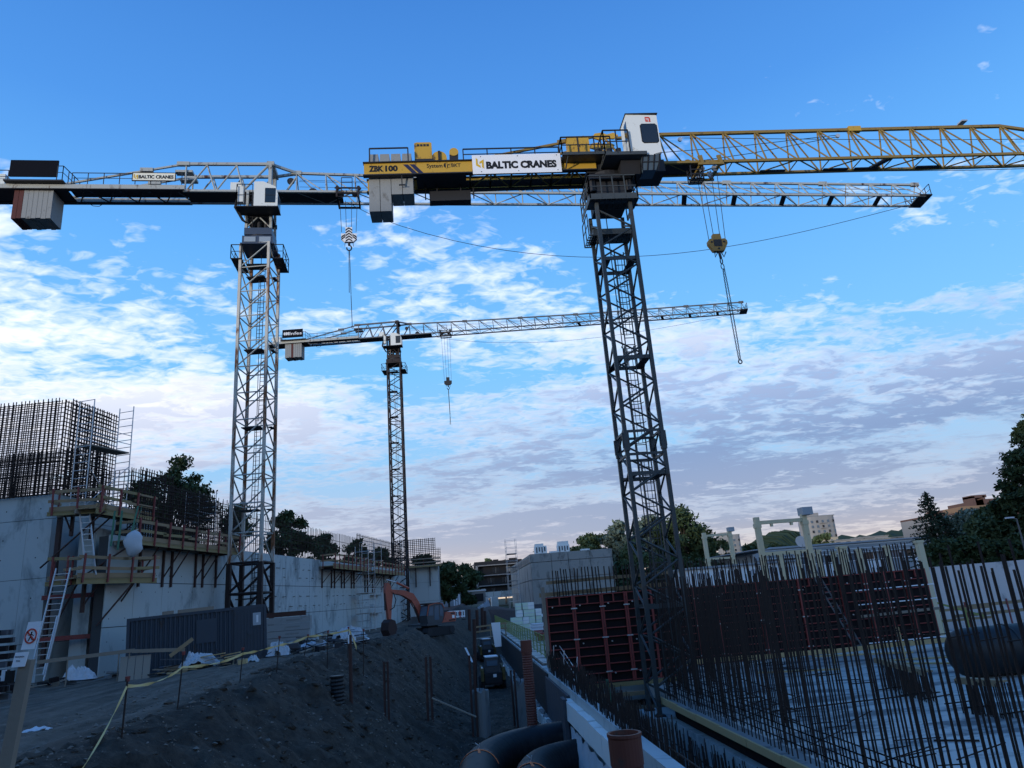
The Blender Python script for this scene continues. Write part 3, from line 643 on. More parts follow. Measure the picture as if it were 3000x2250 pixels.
# hook blocks hang from the ropes: things of their own
def hook_block(label, o, yaw, k, striped, sling, matb):
    t = thing('hook_block', label, 'crane hook', o, yaw)
    A = [(-.24, 0), (.24, 0), (.24, -.52), (.55, -.52), (.55, -.93), (.30, -1.18), (-.30, -1.18), (-.55, -.93), (-.55, -.52), (-.24, -.52)]
    MB().prism([(x * k, -.13, z * k) for x, z in A], (0, .26, 0)).build('side_plates', matb, t)
    if striped:
        def chev(x0, z0, wd, sgn, lo):  # diagonal stripe clipped to the plate
            return [(x0, z0), (x0 + wd * sgn, z0 - wd * .8), (x0 + wd * sgn, z0 - wd * .8 - .11), (x0, z0 - .11)]
        for z0 in (-.02, -.24, -.46, -.68, -.90):
            for s in (1, -1): plate('hazard_stripe', [(a * k, -.135, b * k) for a, b in chev(0, z0, .235, s, 0)], 'ink_black', t, (0, -.008, 0))
        for z0 in (-.56, -.72):
            for s in (1, -1): plate('hazard_stripe', [(a * k * 1.0, -.135, b * k) for a, b in [(.26 * s, z0 - .0), (.54 * s, z0 - .22), (.54 * s, z0 - .33), (.26 * s, z0 - .11)]], 'ink_black', t, (0, -.008, 0))
    for x in (-.42, 0, .42): MB().tube((x * k, -.17, (-.72 if x else -.3) * k), (x * k, .17, (-.72 if x else -.3) * k), .045 * k, 10).build('pin', 'dark_steel', t)
    MB().tube((0, 0, -1.18 * k), (0, 0, -1.42 * k), .09 * k, 10).build('swivel', 'dark_steel', t)
    b = MB(); c = -1.62 * k; pts = [(math.cos(a) * .17 * k, 0, c + math.sin(a) * .2 * k) for a in [R(x) for x in range(95, -200, -22)]]
    b.path(pts, .05 * k, 8).build('hook', 'dark_steel', t)
    for s in (-1, 1): MB().path([(s * .28 * k, 0, -1.15 * k), (s * .30 * k, 0, -1.5 * k)], .02, 5).build('guard_rod', 'dark_steel', t)
    return t
hw = hook_block('black and white striped hook block with two slings, under the white crane', WB + JW(6.1, 0, -2.45), 3.7, WK, True, 0, 'sign_white')
for x0, x1, z1 in ((-.02, -.03, -5.1), (.03, .10, -5.25)): rod('sling', (x0, 0, -1.8 * WK), (x1, 0, z1 * WK), .045, 'rope', hw)
rod('sling', (.1, 0, -5.3 * WK), (.16, 0, -7.6 * WK), .05, 'rope', hw); MB().path([(.16 + .07 * math.sin(a), 0, -7.7 * WK - .1 * math.cos(a)) for a in [i * .7 for i in range(9)]], .025, 6).build('sling_hook', 'dark_steel', hw)
hm = hook_block('small dark hook block with a long sling, under the distant crane', MBASE + JM(7.75, 0, -6.8), -4.6, MK, False, 0, 'dark_steel')
rod('sling', (0, 0, -1.8), (.05, 0, -5.6), .10, 'rope', hm)
for s in (-.03, .09): rod('sling', (.05, 0, -5.6), (s, 0, -7.1), .05, 'rope', hm)

# ------------------------------------------------------------------ yellow crane
YB = V((8.6, 31.65, -3.25)); YH = 22.6 - YB.z
def yellow_crane():
    root = thing('tower_crane', 'yellow tower crane with dark grey mast, white cab and firm sign, right of centre', 'crane', YB)
    J = lambda x, y, z: V((x, y, z + YH))
    h = .85; top = YH - 2.3; cr = ((-1, -1), (1, -1), (1, 1), (-1, 1))
    joint = 8.0 - YB.z
    for x, y in cr:
        stick('mast_leg', (x * h, y * h, 0), (x * h, y * h, joint), .17, .17, 'mast_grey', root, up=(0, 1, 0)); stick('mast_leg', (x * h, y * h, joint), (x * h, y * h, top), .17, .17, 'mast_grey', root, up=(0, 1, 0))
        b = MB(); b.box(x * h - .12, y * h - .12, joint - .35, x * h + .12, y * h + .12, joint + .35); b.box(x * h - .16, y * h - .05, joint - .2, x * h + .16, y * h + .05, joint + .5); b.build('leg_joint', 'mast_grey', root)
    st = 1.0; n = int(top / st)
    for f in range(4):
        a, c = cr[f], cr[(f + 1) % 4]
        for i in range(n):
            u, v = (a, c) if (i + (f in (1, 2))) % 2 else (c, a)
            rod('mast_brace', (u[0] * h, u[1] * h, i * st + .1), (v[0] * h, v[1] * h, (i + 1) * st + .1), .095, 'mast_grey', root)
    for z in (joint - .5, joint + .55):
        for f in range(4):
            a, c = cr[f], cr[(f + 1) % 4]; stick('mast_strut', (a[0] * h, a[1] * h, z), (c[0] * h, c[1] * h, z), .09, .11, 'mast_grey', root)
    for z in (12.0 - YB.z, 6.55 - YB.z, 0.9 - YB.z, 17.1 - YB.z):
        for x0, x1 in ((-h, -.45), (.42, h)): MB().box(x0 + .03, -h + .03, z, x1 - .03, h - .03, z + .05).build('mast_platform', 'dark_steel', root)
        for y in (-h, h): stick('platform_edge', (-h, y, z + .07), (h, y, z + .07), .06, .18, 'mast_grey', root)
    zz = [.6, 3.9, 9.6, 15.2, 20.2]
    for i, (a, c) in enumerate(zip(zz, zz[1:])):
        x = (.08, .18)[i % 2]; ladder('ladder', (x, .1, a), (x + .04, .1, c + 1.0), (1, 0, 0), .46, 'mast_grey', root, step=.34, hoop=.4 if i > 0 else 0, rail=.05, rung=.035)
    rod('cable', (-.25, -.1, 1), (-.25, -.1, top), .05, 'rope', root)
    # gallery below the slewing ring
    for z, w, yy in ((top - .05, 1.22, -1.2), (top - 1.45, 1.0, -.2)):
        grate('gallery_deck', -w, yy, w, yy + 1.0, z, 'mast_grey', root)
        stick('toe_board', (-w, yy, z + .15), (w, yy, z + .15), .03, .28, 'mast_grey', root); stick('toe_board', (-w, yy, z + .15), (-w, 1.1, z + .15), .03, .28, 'mast_grey', root); stick('toe_board', (w, yy, z + .15), (w, 1.1, z + .15), .03, .28, 'mast_grey', root)
    railing([(-1.2, 1.1, top), (-1.2, -1.2, top), (1.2, -1.2, top), (1.2, 1.1, top)], 1.25, 'mast_grey', root, post=.62, d=.055)
    railing([(-1.25, 1.1, top - 1.5), (-1.25, -.2, top - 1.5)], 1.2, 'mast_grey', root, post=.6)
    grate('gallery_deck', -1.25, -.2, -.75, 1.1, top - 1.5, 'mast_grey', root, n=5)
    MB().box(-.78, -.78, top - .05, .78, .78, top + 1.2).build('slewing_base', 'dark_steel', root)
    b = MB(); b.box(-1.05, -1.0, top + 1.2, 1.05, 1.0, top + 1.5); b.tube((0, 0, top + 1.5), (0, 0, top + 1.75), .95, 24); b.build('slewing_ring', 'dark_steel', root)
    for x in (-.9, .95): MB().tube((x, -.75, top + .6), (x, -.75, top + 1.5), .17, 12).build('slewing_motor', 'dark_steel', root)
    b = MB(); b.box(-1.1, -.7, top + 1.75, 3.0, .7, top + 1.95); b.bar((-.9, -.62, top + 2.2), (3.0, -.62, top + 2.2), .1, .5); b.bar((-.9, .62, top + 2.2), (3.0, .62, top + 2.2), .1, .5); b.build('turntable', 'dark_steel', root)
    # counter-jib
    for y in (-.75, .75):
        MB().box(-12.24, y - .03, -.40 + YH, -.6, y + .03, .26 + YH).build('counter_girder', 'yellow_paint', root)
        b = MB(); b.box(-12.28, y - .13, .26 + YH, -.6, y + .13, .31 + YH); b.box(-12.28, y - .13, -.46 + YH, -.6, y + .13, -.40 + YH); b.build('girder_flange', 'dark_steel', root)
    MB().box(-9.7, -.62, -.38 + YH, -7.2, .62, -.33 + YH).build('counter_deck', 'dark_steel', root)
    MB().box(-7.2, .05, -.36 + YH, -.9, .62, -.32 + YH).build('counter_deck', 'dark_steel', root)
    for i in range(6):
        x = -7.0 + i * 1.05; s = 1 if i % 2 else -1
        rod('deck_brace', J(x, -.7 * s, -.36), J(x + 1.05, .7 * s, -.36), .09, 'yellow_dull', root); stick('deck_beam', J(x, -.7, -.3), J(x, .7, -.3), .08, .12, 'yellow_dull', root)
    for i in range(4):
        long = i < 2; x = -12.05 + .55 * i
        b = MB(); b.box(x + .012, -.55, (-2.28 if long else -1.36) + YH, x + .535, .55, .30 + YH)
        b.hexa([(x + .012, -.62, .30 + YH), (x + .535, -.62, .30 + YH), (x + .535, .6, .30 + YH), (x + .012, .6, .30 + YH), (x + .05, -.58, 0.93 + YH), (x + .50, -.58, .93 + YH), (x + .50, .56, .93 + YH), (x + .05, .56, .93 + YH)])
        b.build('ballast_block', 'counterweight', root)
    b = MB(); b.bar(J(-10.4, -.8, -.46), J(-10.4, -.72, -.95), .05); b.bar(J(-10.55, -.72, -.95), J(-10.25, -.72, -.95), .06, .05); b.build('ballast_clip', 'dark_steel', root)
    railing([J(-11.95, -.8, .31), J(-10.05, -.8, .31)], .8, 'dark_steel', root, post=1.7, mid=False, d=.06)
    railing([J(-7.3, -.8, .31), J(-2.45, -.8, .31)], .64, 'dark_steel', root, post=1.3, d=.055)
    # hoist: housing, drum, motor
    b = MB(); b.box(-9.74, -.45, .68 + YH, -8.86, .4, 1.63 + YH); b.box(-9.66, -.40, 1.63 + YH, -8.92, .35, 1.70 + YH); hs = b.build('winch_housing', 'yellow_paint', root)
    for i in range(4): MB().box(-9.60 + .16 * i, -.462, 1.42 + YH, -9.48 + .16 * i, -.45, 1.55 + YH).build('vent', 'dark_steel', hs)
    MB().box(-9.74, -.5, .34 + YH, -8.8, .45, .66 + YH).build('winch_frame', 'dark_steel', root)
    dr = MB().tube(J(-8.5, -.42, .76), J(-8.5, .4, .76), .38, 24).build('winch_drum', 'yellow_paint', root)
    MB().box(-8.56, -.50, .6 + YH, -8.44, -.42, 1.11 + YH).build('drum_arm', 'dark_steel', dr); MB().box(-8.68, -.5, .40 + YH, -8.32, -.42, .55 + YH).build('drum_bearing', 'dark_steel', dr)
    mo = MB().tube(J(-7.75, -.40, 1.1), J(-7.75, .35, 1.1), .23, 18).build('winch_motor', 'yellow_paint', root)
    MB().box(-7.98, -.36, .33 + YH, -7.55, .3, .95 + YH).build('motor_base', 'dark_steel', mo); MB().tube(J(-7.45, -.3, .55), J(-7.45, .1, .55), .13, 12).build('gear', 'dark_steel', mo)
    plate('bracket', [J(-7.75, -.62, .32), J(-6.9, -.62, .42), J(-6.9, -.62, .32)], 'yellow_paint', root, (0, .04, 0))
    tb = MB(); tb.box(-9.1, .25, -1.30 + YH, -7.0, .75, -.75 + YH); tbx = tb.build('tool_box', 'dark_steel', root)
    for x in (-9.3, -8.7, -7.5, -6.85): MB().bar(J(x, .3, -1.2), J(x, .3, -.4), .06).build('hanger', 'dark_steel', tbx)
    # lettering on the near girder
    y = -.785
    text('lettering', 'ZBK', .32, 'ink_black', root, J(-12.0, y, -.19), (1, 0, 0), ZA, bold=.06, width=.72); text('lettering', '100', .32, 'ink_black', root, J(-11.2, y, -.19), (1, 0, 0), ZA, bold=.06, width=.62)
    for x in (-10.32, -10.0): plate('stripe', [J(x, y, .16), J(x + .24, y, .16), J(x + .70, y, -.37), J(x + .46, y, -.37)], 'ink_blue', root, (0, -.006, 0))
    text('lettering', 'System', .22, 'ink_black', root, J(-9.15, y, -.06), (1, 0, 0), ZA, bold=.02, width=.78); text('lettering', 'BKT', .20, 'ink_black', root, J(-7.92, y, -.05), (1, 0, 0), ZA, bold=.02, width=.46)
    lg = MB().tube(J(-8.16, y, .05), J(-8.16, y - .01, .05), .15, 20).build('round_emblem', 'ink_black', root)
    plate('emblem_stroke', [J(-8.20, y - .012, -.12), J(-8.14, y - .012, -.12), J(-8.14, y - .012, .1), J(-8.02, y - .012, .1), J(-8.02, y - .012, .16), J(-8.20, y - .012, .16)], 'yellow_paint', lg, (0, -.004, 0)); plate('emblem_stroke', [J(-8.09, y - .012, -.08), J(-8.0, y - .012, -.08), J(-8.0, y - .012, .04), J(-8.09, y - .012, .04)], 'yellow_paint', lg, (0, -.004, 0))
    # firm sign
    sg = MB().hexa([J(a, b, c) for c, t in ((-.62, 0), (.46, 0)) for a, b in ((-6.88, -.98), (-2.42, -.98), (-2.42, -.92), (-6.88, -.92))]).build('firm_sign', 'sign_white', root)
    text('lettering', 'BALTIC CRANES', .40, 'ink_black', sg, J(-6.20, -.985, -.32), (1, 0, 0), ZA, bold=.062, width=3.55)
    logo_wedge(sg, J(-6.70, -.983, -.32), (1, 0, 0), ZA, .62, (0, -1, 0))
    for x in (-6.45, -4.6, -2.62):
        for z in (-.5, .36): MB().tube(J(x, -.98, z), J(x, -1.0, z), .022, 8).build('bolt', 'dark_steel', sg)
    # service platform with the electric cabinet
    b = MB(); b.box(-2.4, -1.45, .02 + YH, .1, -.6, .08 + YH); b.bar(J(-2.4, -1.45, .1), J(.1, -1.45, .1), .05, .16); b.build('service_deck', 'mast_grey', root)
    for x in (-2.1, -.3): rod('deck_bracket', J(x, -1.4, .02), J(x - .1, -.8, -.42), .07, 'mast_grey', root)
    railing([J(-2.4, -.8, .1), J(-2.4, -1.45, .1), J(.1, -1.45, .1)], .95, 'dark_steel', root, post=.75, d=.055)
    cb = MB().box(-1.96, -.90, .2 + YH, -.84, -.42, 1.44 + YH).build('electric_cabinet', 'yellow_paint', root)
    MB().box(-1.40, -.912, .24 + YH, -1.385, -.90, 1.40 + YH).build('door_gap', 'dark_steel', cb); MB().box(-1.37, -.92, .85 + YH, -1.33, -.90, .95 + YH).build('latch', 'dark_steel', cb); MB().box(-1.99, -.93, 1.44 + YH, -.81, -.39, 1.48 + YH).build('cabinet_lid', 'yellow_dull', cb)
    b = MB(); b.bar(J(-1.9, -1.0, .08), J(-1.9, -1.0, .25), .08); b.bar(J(-.8, -1.0, .08), J(-.8, -1.0, .25), .08); b.build('cabinet_feet', 'dark_steel', root)
    for x in (-.45, .15, .6):
        MB().tube(J(x, -.95, .1), J(x, -.95, .62), .15, 12).build('valve_tank', 'dark_steel', root)
    # cab
    x0, x1, y0, y1, z0, z1 = .97, 2.56, -1.78, -.62, -.24, 2.06
    cab = MB().prism([J(x0, y0, z1), J(x1, y0, z1 - .06), J(x1, y0, z0 + .06), J(x1 - .42, y0, z0 - .08), J(x0, y0, z0)], (0, y1 - y0, 0)).build('cab', 'white_paint', root)
    MB().hexa([J(x, y, z) for z in (z1 + .005, z1 + .05) for x, y in ((x0 - .04, y0 - .05), (x1 + .05, y0 - .05), (x1 + .05, y1 + .03), (x0 - .04, y1 + .03))]).build('cab_roof', 'dark_steel', cab)
    def rr(xa, xb, za, zb, r, yy): return [J(xa + r, yy, za), J(xb - r, yy, za), J(xb, yy, za + r), J(xb, yy, zb - r), J(xb - r, yy, zb), J(xa + r, yy, zb), J(xa, yy, zb - r), J(xa, yy, za + r)]
    plate('window_seal', rr(1.62, 2.50, .36, 1.50, .1, y0 - .001), 'ink_black', cab, (0, -.012, 0))
    wn = plate('cab_window', rr(1.66, 2.46, .40, 1.46, .08, y0 - .012), 'glass_dark', cab, (0, -.008, 0))
    plate('cab_window', [J(x0 - .001, y, z) for y, z in ((y0 + .12, .7), (y0 + .55, .7), (y0 + .55, 1.75), (y0 + .12, 1.75))], 'glass_dark', cab, (-.012, 0, 0))
    plate('cab_window', [J(x1 - .38, y0 - .002, z0 - .05), J(x1 - .03, y0 - .002, z0 + .06), J(x1 - .03, y0 - .002, z0 + .08), J(x1 - .40, y0 - .002, z0 - .03)], 'glass_dark', cab, (0, -.006, 0))
    ft = MB(); ft.hexa([J(x, y, z) for z, q in ((-.95, 1), (z0 - .02, 0)) for x, y in ((1.5 + .1 * q, y0 + .35 * q), (2.5 - .25 * q, y0 + .35 * q), (2.5 - .25 * q, y1), (1.5 + .1 * q, y1))]); ft.build('cab_foot', 'glass_blue', root)
    b = MB()
    for x in (1.55, 1.85, 2.15, 2.42): b.bar(J(x, y0 - .01, z0 - .04), J(x - .05, y0 + .34, -.95), .05)
    b.bar(J(1.55, y0 + .17, -.6), J(2.35, y0 + .17, -.6), .05); b.build('foot_frame', 'dark_steel', root)
    lo = plate('emblem', [J(1.95, y0 - .003, 1.62), J(2.21, y0 - .003, 1.60), J(2.21, y0 - .003, 1.84), J(2.14, y0 - .003, 1.90), J(1.93, y0 - .003, 1.90), J(1.93, y0 - .003, 1.82)], 'ink_red', cab, (0, -.006, 0))
    for pts in (((1.97, 1.80), (2.12, 1.80), (2.12, 1.62), (2.09, 1.62), (2.09, 1.77), (1.97, 1.77)), ((1.99, 1.73), (2.09, 1.73), (2.09, 1.71), (1.99, 1.71))): plate('emblem_stroke', [J(a, y0 - .011, b) for a, b in pts], 'sign_white', cab, (0, -.003, 0))
    b = MB(); b.box(-.35, -1.9, -.36 + YH, 1.75, -.55, -.28 + YH); b.bar(J(-.35, -1.9, -.26), J(1.75, -1.9, -.26), .05, .18); b.build('cab_deck', 'mast_grey', root)
    MB().hexa([J(x, y, z) for z, q in ((-1.0, 1), (-.36, 0)) for x, y in ((.5, -1.5 + .3 * q), (1.5, -1.5 + .3 * q), (1.5, -.5), (.5, -.5))]).build('deck_support', 'dark_steel', root)
    railing([J(-.35, -.7, -.28), J(-.35, -1.9, -.28), J(.92, -1.9, -.28)], 1.35, 'dark_steel', root, post=.7, d=.055)
    # pylon knuckle and tie bars
    for y in (-.42, .42):
        MB().prism([J(-.55, y - .05, 1.72), J(-.38, y - .05, 1.95), J(.0, y - .05, 2.0), J(.25, y - .05, 1.88), J(.6, y - .05, 1.98), J(.85, y - .05, 1.82), J(.6, y - .05, 1.62), J(.2, y - .05, 1.66), J(-.2, y - .05, 1.58)], (0, .1, 0)).build('tie_knuckle', 'yellow_paint', root)
        stick('tie_bar', J(-.45, y, 1.78), J(-7.0, y * 1.5, .38), .09, .12, 'yellow_dull', root)
        rod('pylon_leg', J(.05, y, 1.8), J(1.1, y * 1.5, -.1), .13, 'yellow_dull', root); rod('pylon_leg', J(.0, y, 1.8), J(.3, y * 1.5, -.3), .11, 'yellow_dull', root)
    stick('tie_plate', J(-2.4, -.55, 1.42), J(-.95, -.46, 1.72), .06, .2, 'yellow_dull', root)
    # jib
    P = 1.77; X0 = 3.15; N = 16; cy = .58
    def zt(i): return 2.12 + .006 * i if i <= 11 else 2.18 - .33 * (i - 11)
    for y in (-cy, cy): stick('jib_chord', J(1.6, y, 0), J(X0 + N * P, y, 0), .13, .14, 'yellow_dull', root)
    stick('jib_chord', J(.8, 0, 1.95), J(X0, 0, zt(0)), .13, .14, 'yellow_dull', root); stick('jib_chord', J(X0, 0, zt(0)), J(X0 + 11 * P, 0, zt(11)), .15, .16, 'yellow_dull', root); stick('jib_chord', J(X0 + 11 * P, 0, zt(11)), J(X0 + 16 * P, 0, zt(16)), .14, .15, 'yellow_dull', root)
    for i in range(N):
        x = X0 + i * P
        for y in (-cy, cy):
            rod('jib_brace', J(x, 0, zt(i)), J(x + .08, y, 0), .085, 'yellow_dull', root); rod('jib_brace', J(x + .05, 0, zt(i)), J(x + P, y, 0), .08, 'yellow_dull', root)
        s = 1 if i % 2 else -1
        rod('jib_brace', J(x, s * cy, 0), J(x + P, -s * cy, 0), .075, 'yellow_dull', root); rod('jib_brace', J(x, -cy, 0), J(x, cy, 0), .06, 'yellow_dull', root)
        if i in (3, 5, 6, 8): MB().box(x + .1, cy - .26, -.03 + YH, x + 1.5, cy - .06, .02 + YH).build('jib_step_plate', 'dark_steel', root)
    MB().box(2.0, -.5, -.02 + YH, 5.2, .5, .03 + YH).build('catwalk', 'dark_steel', root)
    MB().hexa([J(14.1 + a, b, zt(5) + c) for c in (-.13, .17) for a, b in ((-.35, -.13), (.35, -.13), (.35, .13), (-.35, .13))]).build('jib_joint', 'yellow_paint', root)
    MB().hexa([J(15.0 + a, b, c) for c in (-.04, .08) for a, b in ((.3, -.6), (.62, -.6), (-.1, .6), (-.42, .6))]).build('jib_step_plate', 'dark_steel', root)
    for x, z in ((4.3, 1.95), (13.1, 1.95)): MB().tube(J(x, -.05, z - .15), J(x, .05, z - .15), .12, 12).build('rope_sheave', 'galvanised', root)
    for a, c in (((1.0, 0, .9), (13.1, 0, 1.85)), ((3.2, 0, .2), (13.1, 0, 1.75)), ((4.3, 0, 1.9), (30, 0, 1.2)), ((9.0, .3, -.15), (32, .3, -.35))):
        p = V(a); q = V(c); m_ = (p + q) / 2 - V((0, 0, .12)); MB().path([J(*p), J(*m_), J(*q)], .02, 4).build('jib_rope', 'rope', root)
    fl = MB(); fl.bar(J(20.0, 0, 2.15), J(20.45, 0, 2.5), .05); fl.build('floodlight_arm', 'dark_steel', root); MB().hexa([J(20.35 + a, b, 2.45 + c) for c, d in ((0, 0), (.08, .0)) for a, b in ((-.02, -.2), (.32, -.2), (.32, .2), (-.02, .2))]).build('floodlight', 'galvanised', root)
    # trolley with inspection cage
    tx = 5.35
    for x in (-.45, .55):
        for y in (-.75, .75): MB().prism([J(tx + x - .12, y - .05, .25), J(tx + x + .1, y - .05, .28), J(tx + x + .16, y - .05, -.15), J(tx + x + .02, y - .05, -.28)], (0, .1, 0)).build('trolley_arm', 'yellow_dull', root)
        stick('trolley_beam', J(tx + x, -.75, -.22), J(tx + x, .75, -.22), .12, .14, 'yellow_dull', root)
    for y in (-.75, .75): stick('trolley_beam', J(tx - .6, y, -.22), J(tx + .75, y, -.22), .09, .12, 'yellow_dull', root)
    for x in (-.28, .42):
        for y in (-.3, .3): MB().tube(J(tx + x, y - .04, -.2), J(tx + x, y + .04, -.2), .17, 14).build('trolley_sheave', 'galvanised', root)
    MB().tube(J(tx - .9, -.2, .22), J(tx - .9, .2, .22), .22, 14).build('trolley_winch', 'yellow_dull', root)
    b = MB()
    for x in (-1.0, -.35):
        for y in (-.62, -.1): b.bar(J(tx + x, y, -.2), J(tx + x - .03, y, -1.0), .05)
    for z in (-.45, -.7, -1.0):
        b.bar(J(tx - 1.02, -.62, z), J(tx - .36, -.62, z), .045); b.bar(J(tx - 1.02, -.1, z), J(tx - .36, -.1, z), .045); b.bar(J(tx - 1.02, -.62, z), J(tx - 1.02, -.1, z), .045); b.bar(J(tx - .36, -.62, z), J(tx - .36, -.1, z), .045)
    b.build('inspection_cage', 'dark_steel', root); grate('cage_floor', tx - 1.0, -.62, tx - .36, -.1, -1.0 + YH, 'dark_steel', root, n=3)
    for a, c in ((-.5, -.42), (-.2, -.14), (.28, .18), (.6, .44)): rod('hoist_rope', J(tx + a, -.1, -.2), J(tx + c, 0, -4.25), .034, 'rope', root)
    return root, J
ycrane, JY = yellow_crane()
def yellow_hook():
    t = thing('hook_block', 'heart-shaped yellow hook block with a doubled chain, under the yellow crane', 'crane hook', YB + JY(5.33, 0, -3.92))
    MB().prism([(x, -.12, z) for x, z in ((-.2, 0), (.2, 0), (.22, -.28), (.4, -.26), (.5, -.38), (.5, -.55), (.28, -.95), (-.28, -.95), (-.5, -.55), (-.5, -.38), (-.38, -.26), (-.22, -.28))], (0, .24, 0)).build('side_plates', 'yellow_dull', t)
    MB().box(-.22, -.135, -.7, .2, -.12, -.32).build('maker_plate', 'dark_steel', t)
    for x, z in ((-.32, -.45), (.32, -.45), (0, -.82)): MB().tube((x, -.15, z), (x, .15, z), .05, 10).build('pin', 'dark_steel', t)
    for s in (-1, 1): MB().path([(s * .12, 0, -.95), (s * .24, 0, -1.25), (s * .38, 0, -.97)] if s > 0 else [(-.2, 0, -.95), (-.22, 0, -1.25), (-.05, 0, -.98)], .03, 6).build('guard_rod', 'dark_steel', t)
    MB().tube((.02, 0, -.95), (.06, 0, -1.32), .07, 8).build('swivel', 'dark_steel', t)
    MB().path([(.06 + .06 * math.cos(a), 0, -1.48 + .16 * math.sin(a)) for a in [i * .6283 for i in range(11)]], .028, 6).build('hook', 'dark_steel', t)
    MB().path([(.07 + .08 * math.cos(a), 0, -1.78 + .15 * math.sin(a)) for a in [i * .6283 for i in range(11)]], .022, 6).build('ring', 'dark_steel', t)
    for k, (xa, xb) in enumerate(((.07, .04), (.13, .17))):
        b = MB(); n = 62
        for i in range(n):
            z0 = -1.95 - i * .078; x = xa + (xb - xa) * math.sin(math.pi * i / n) ** .5 + (.02 if i == 0 else 0)
            if i % 2: b.path([(x + .03 * math.cos(a), 0, z0 + .055 * math.sin(a)) for a in (0, 1.05, 2.1, 3.14, 4.2, 5.25, 6.28)], .013, 4)
            else: b.path([(x, .03 * math.cos(a), z0 + .055 * math.sin(a)) for a in (0, 1.05, 2.1, 3.14, 4.2, 5.25, 6.28)], .013, 4)
        b.build('chain', 'rope', t)
    MB().path([(.11 + .09 * math.cos(a), 0, -6.85 + .1 * math.sin(a)) for a in [i * .7 for i in range(10)]], .03, 6).build('chain_hook', 'dark_steel', t)
yellow_hook()

# ------------------------------------------------------------------ concrete wall along the left of the site
WA = R(9.27); WDIR = V((math.sin(WA), math.cos(WA), 0)); WN = V((WDIR.y, -WDIR.x, 0)); WP = V((-13.05, 67.65, 0)); WYAW = 90 - 9.27
def wl(u, off, z): return WP + WDIR * u + WN * off + V((0, 0, z))
def panel_box(name, a, b, off0, off1, z0, z1, mat, par, frame=wl):
    return MB().hexa([frame(u, o, z) for z in (z0, z1) for u, o in ((a, off1), (b, off1), (b, off0), (a, off0))]).build(name, mat, par)
def long_wall():
    t = thing('concrete_wall', 'long board-marked concrete wall in three lifts running along the left of the site', 'wall')
    panel_box('wall_core', -29.4, 37.5, -.6, -.045, -1.2, 6.4, 'joint_dark', t)
    u = -29.45; r = random.Random(2); i = 0
    while u < 37:
        wd = r.choice((2.4, 2.7, 2.7, 3.3)); e = min(u + wd, 37.6)
        for z0, z1 in ((-1.2, 1.87), (1.91, 4.06), (4.10, 6.45)):
            panel_box('wall_panel', u + .014, e - .014, -.06, -.004 * r.random(), z0, z1 + (r.uniform(-.02, .02) if z1 > 6 else 0), 'concrete', t)
        u = e
    # cast-in bars and tie cones
    for z in (5.45, 4.75, 3.25, 2.45):
        u = -10
        while u < 16:
            if r.random() < .75: stick('cast_in_bar', wl(u, .03, z + r.uniform(-.05, .05)), wl(u + r.uniform(.25, .7), .05, z), .035, .035, 'rebar', t)
            u += r.uniform(1.1, 2.2)
    m = MB()
    for z in (-.2, 1.2, 2.3, 3.6, 4.5, 5.9):
        u = -29
        while u < 30: m.tube(wl(u, -.02, z), wl(u, .006, z), .03, 6); u += 1.32
    tag(m.build('tie_holes', 'ink_black', t), kind='stuff')
    return t
long_wall()
def end_wall():
    t = thing('concrete_wall', 'grey concrete wall facing the camera at the far end, right behind the distant mast', 'wall')
    xs = [-8.6, -6.6, -4.5, -3.0]
    for z0, z1 in ((-1.5, 2.2), (2.23, 4.75), (4.78, 7.2)):
        for a, b in zip(xs, xs[1:]): MB().box(a + .01, 106, z0, b - .01, 106.6, z1).build('wall_panel', 'concrete', t)
    MB().box(-8.6, 106.05, -1.5, -3.02, 113, 7.15).build('wall_core', 'concrete_dark', t)
    for x in (-7.9, -6.2, -4.2):
        stick('form_soldier', (x, 105.8, 4.2), (x, 105.8, 6.9), .14, .2, 'bracket_dark', t)
    MB().box(-9.0, 104.9, 7.0, -2.4, 106.2, 7.12).build('deck_plank', 'timber', t)
    MB().box(-9.0, 104.85, 6.85, -2.5, 104.95, 7.0).build('edge_beam', 'timber_yellow', t)
    for x in (-8.8, -7, -5, -2.8): stick('rail_post', (x, 105, 7.1), (x, 105, 8.1), .06, .06, 'bracket_red', t)
    for z in (7.5, 8.0): stick('guard_board', (-9, 104.95, z), (-2.6, 104.95, z), .04, .15, 'timber_grey', t)
end_wall()
CA = V((-20.95, 39.0, 0))
def blk(u, o, z): return CA + V((math.sin(WA), math.cos(WA), 0)) * o + V((-math.cos(WA), math.sin(WA), 0)) * u * 1.0 + V((0, 0, z))  # u left along the front face, o back
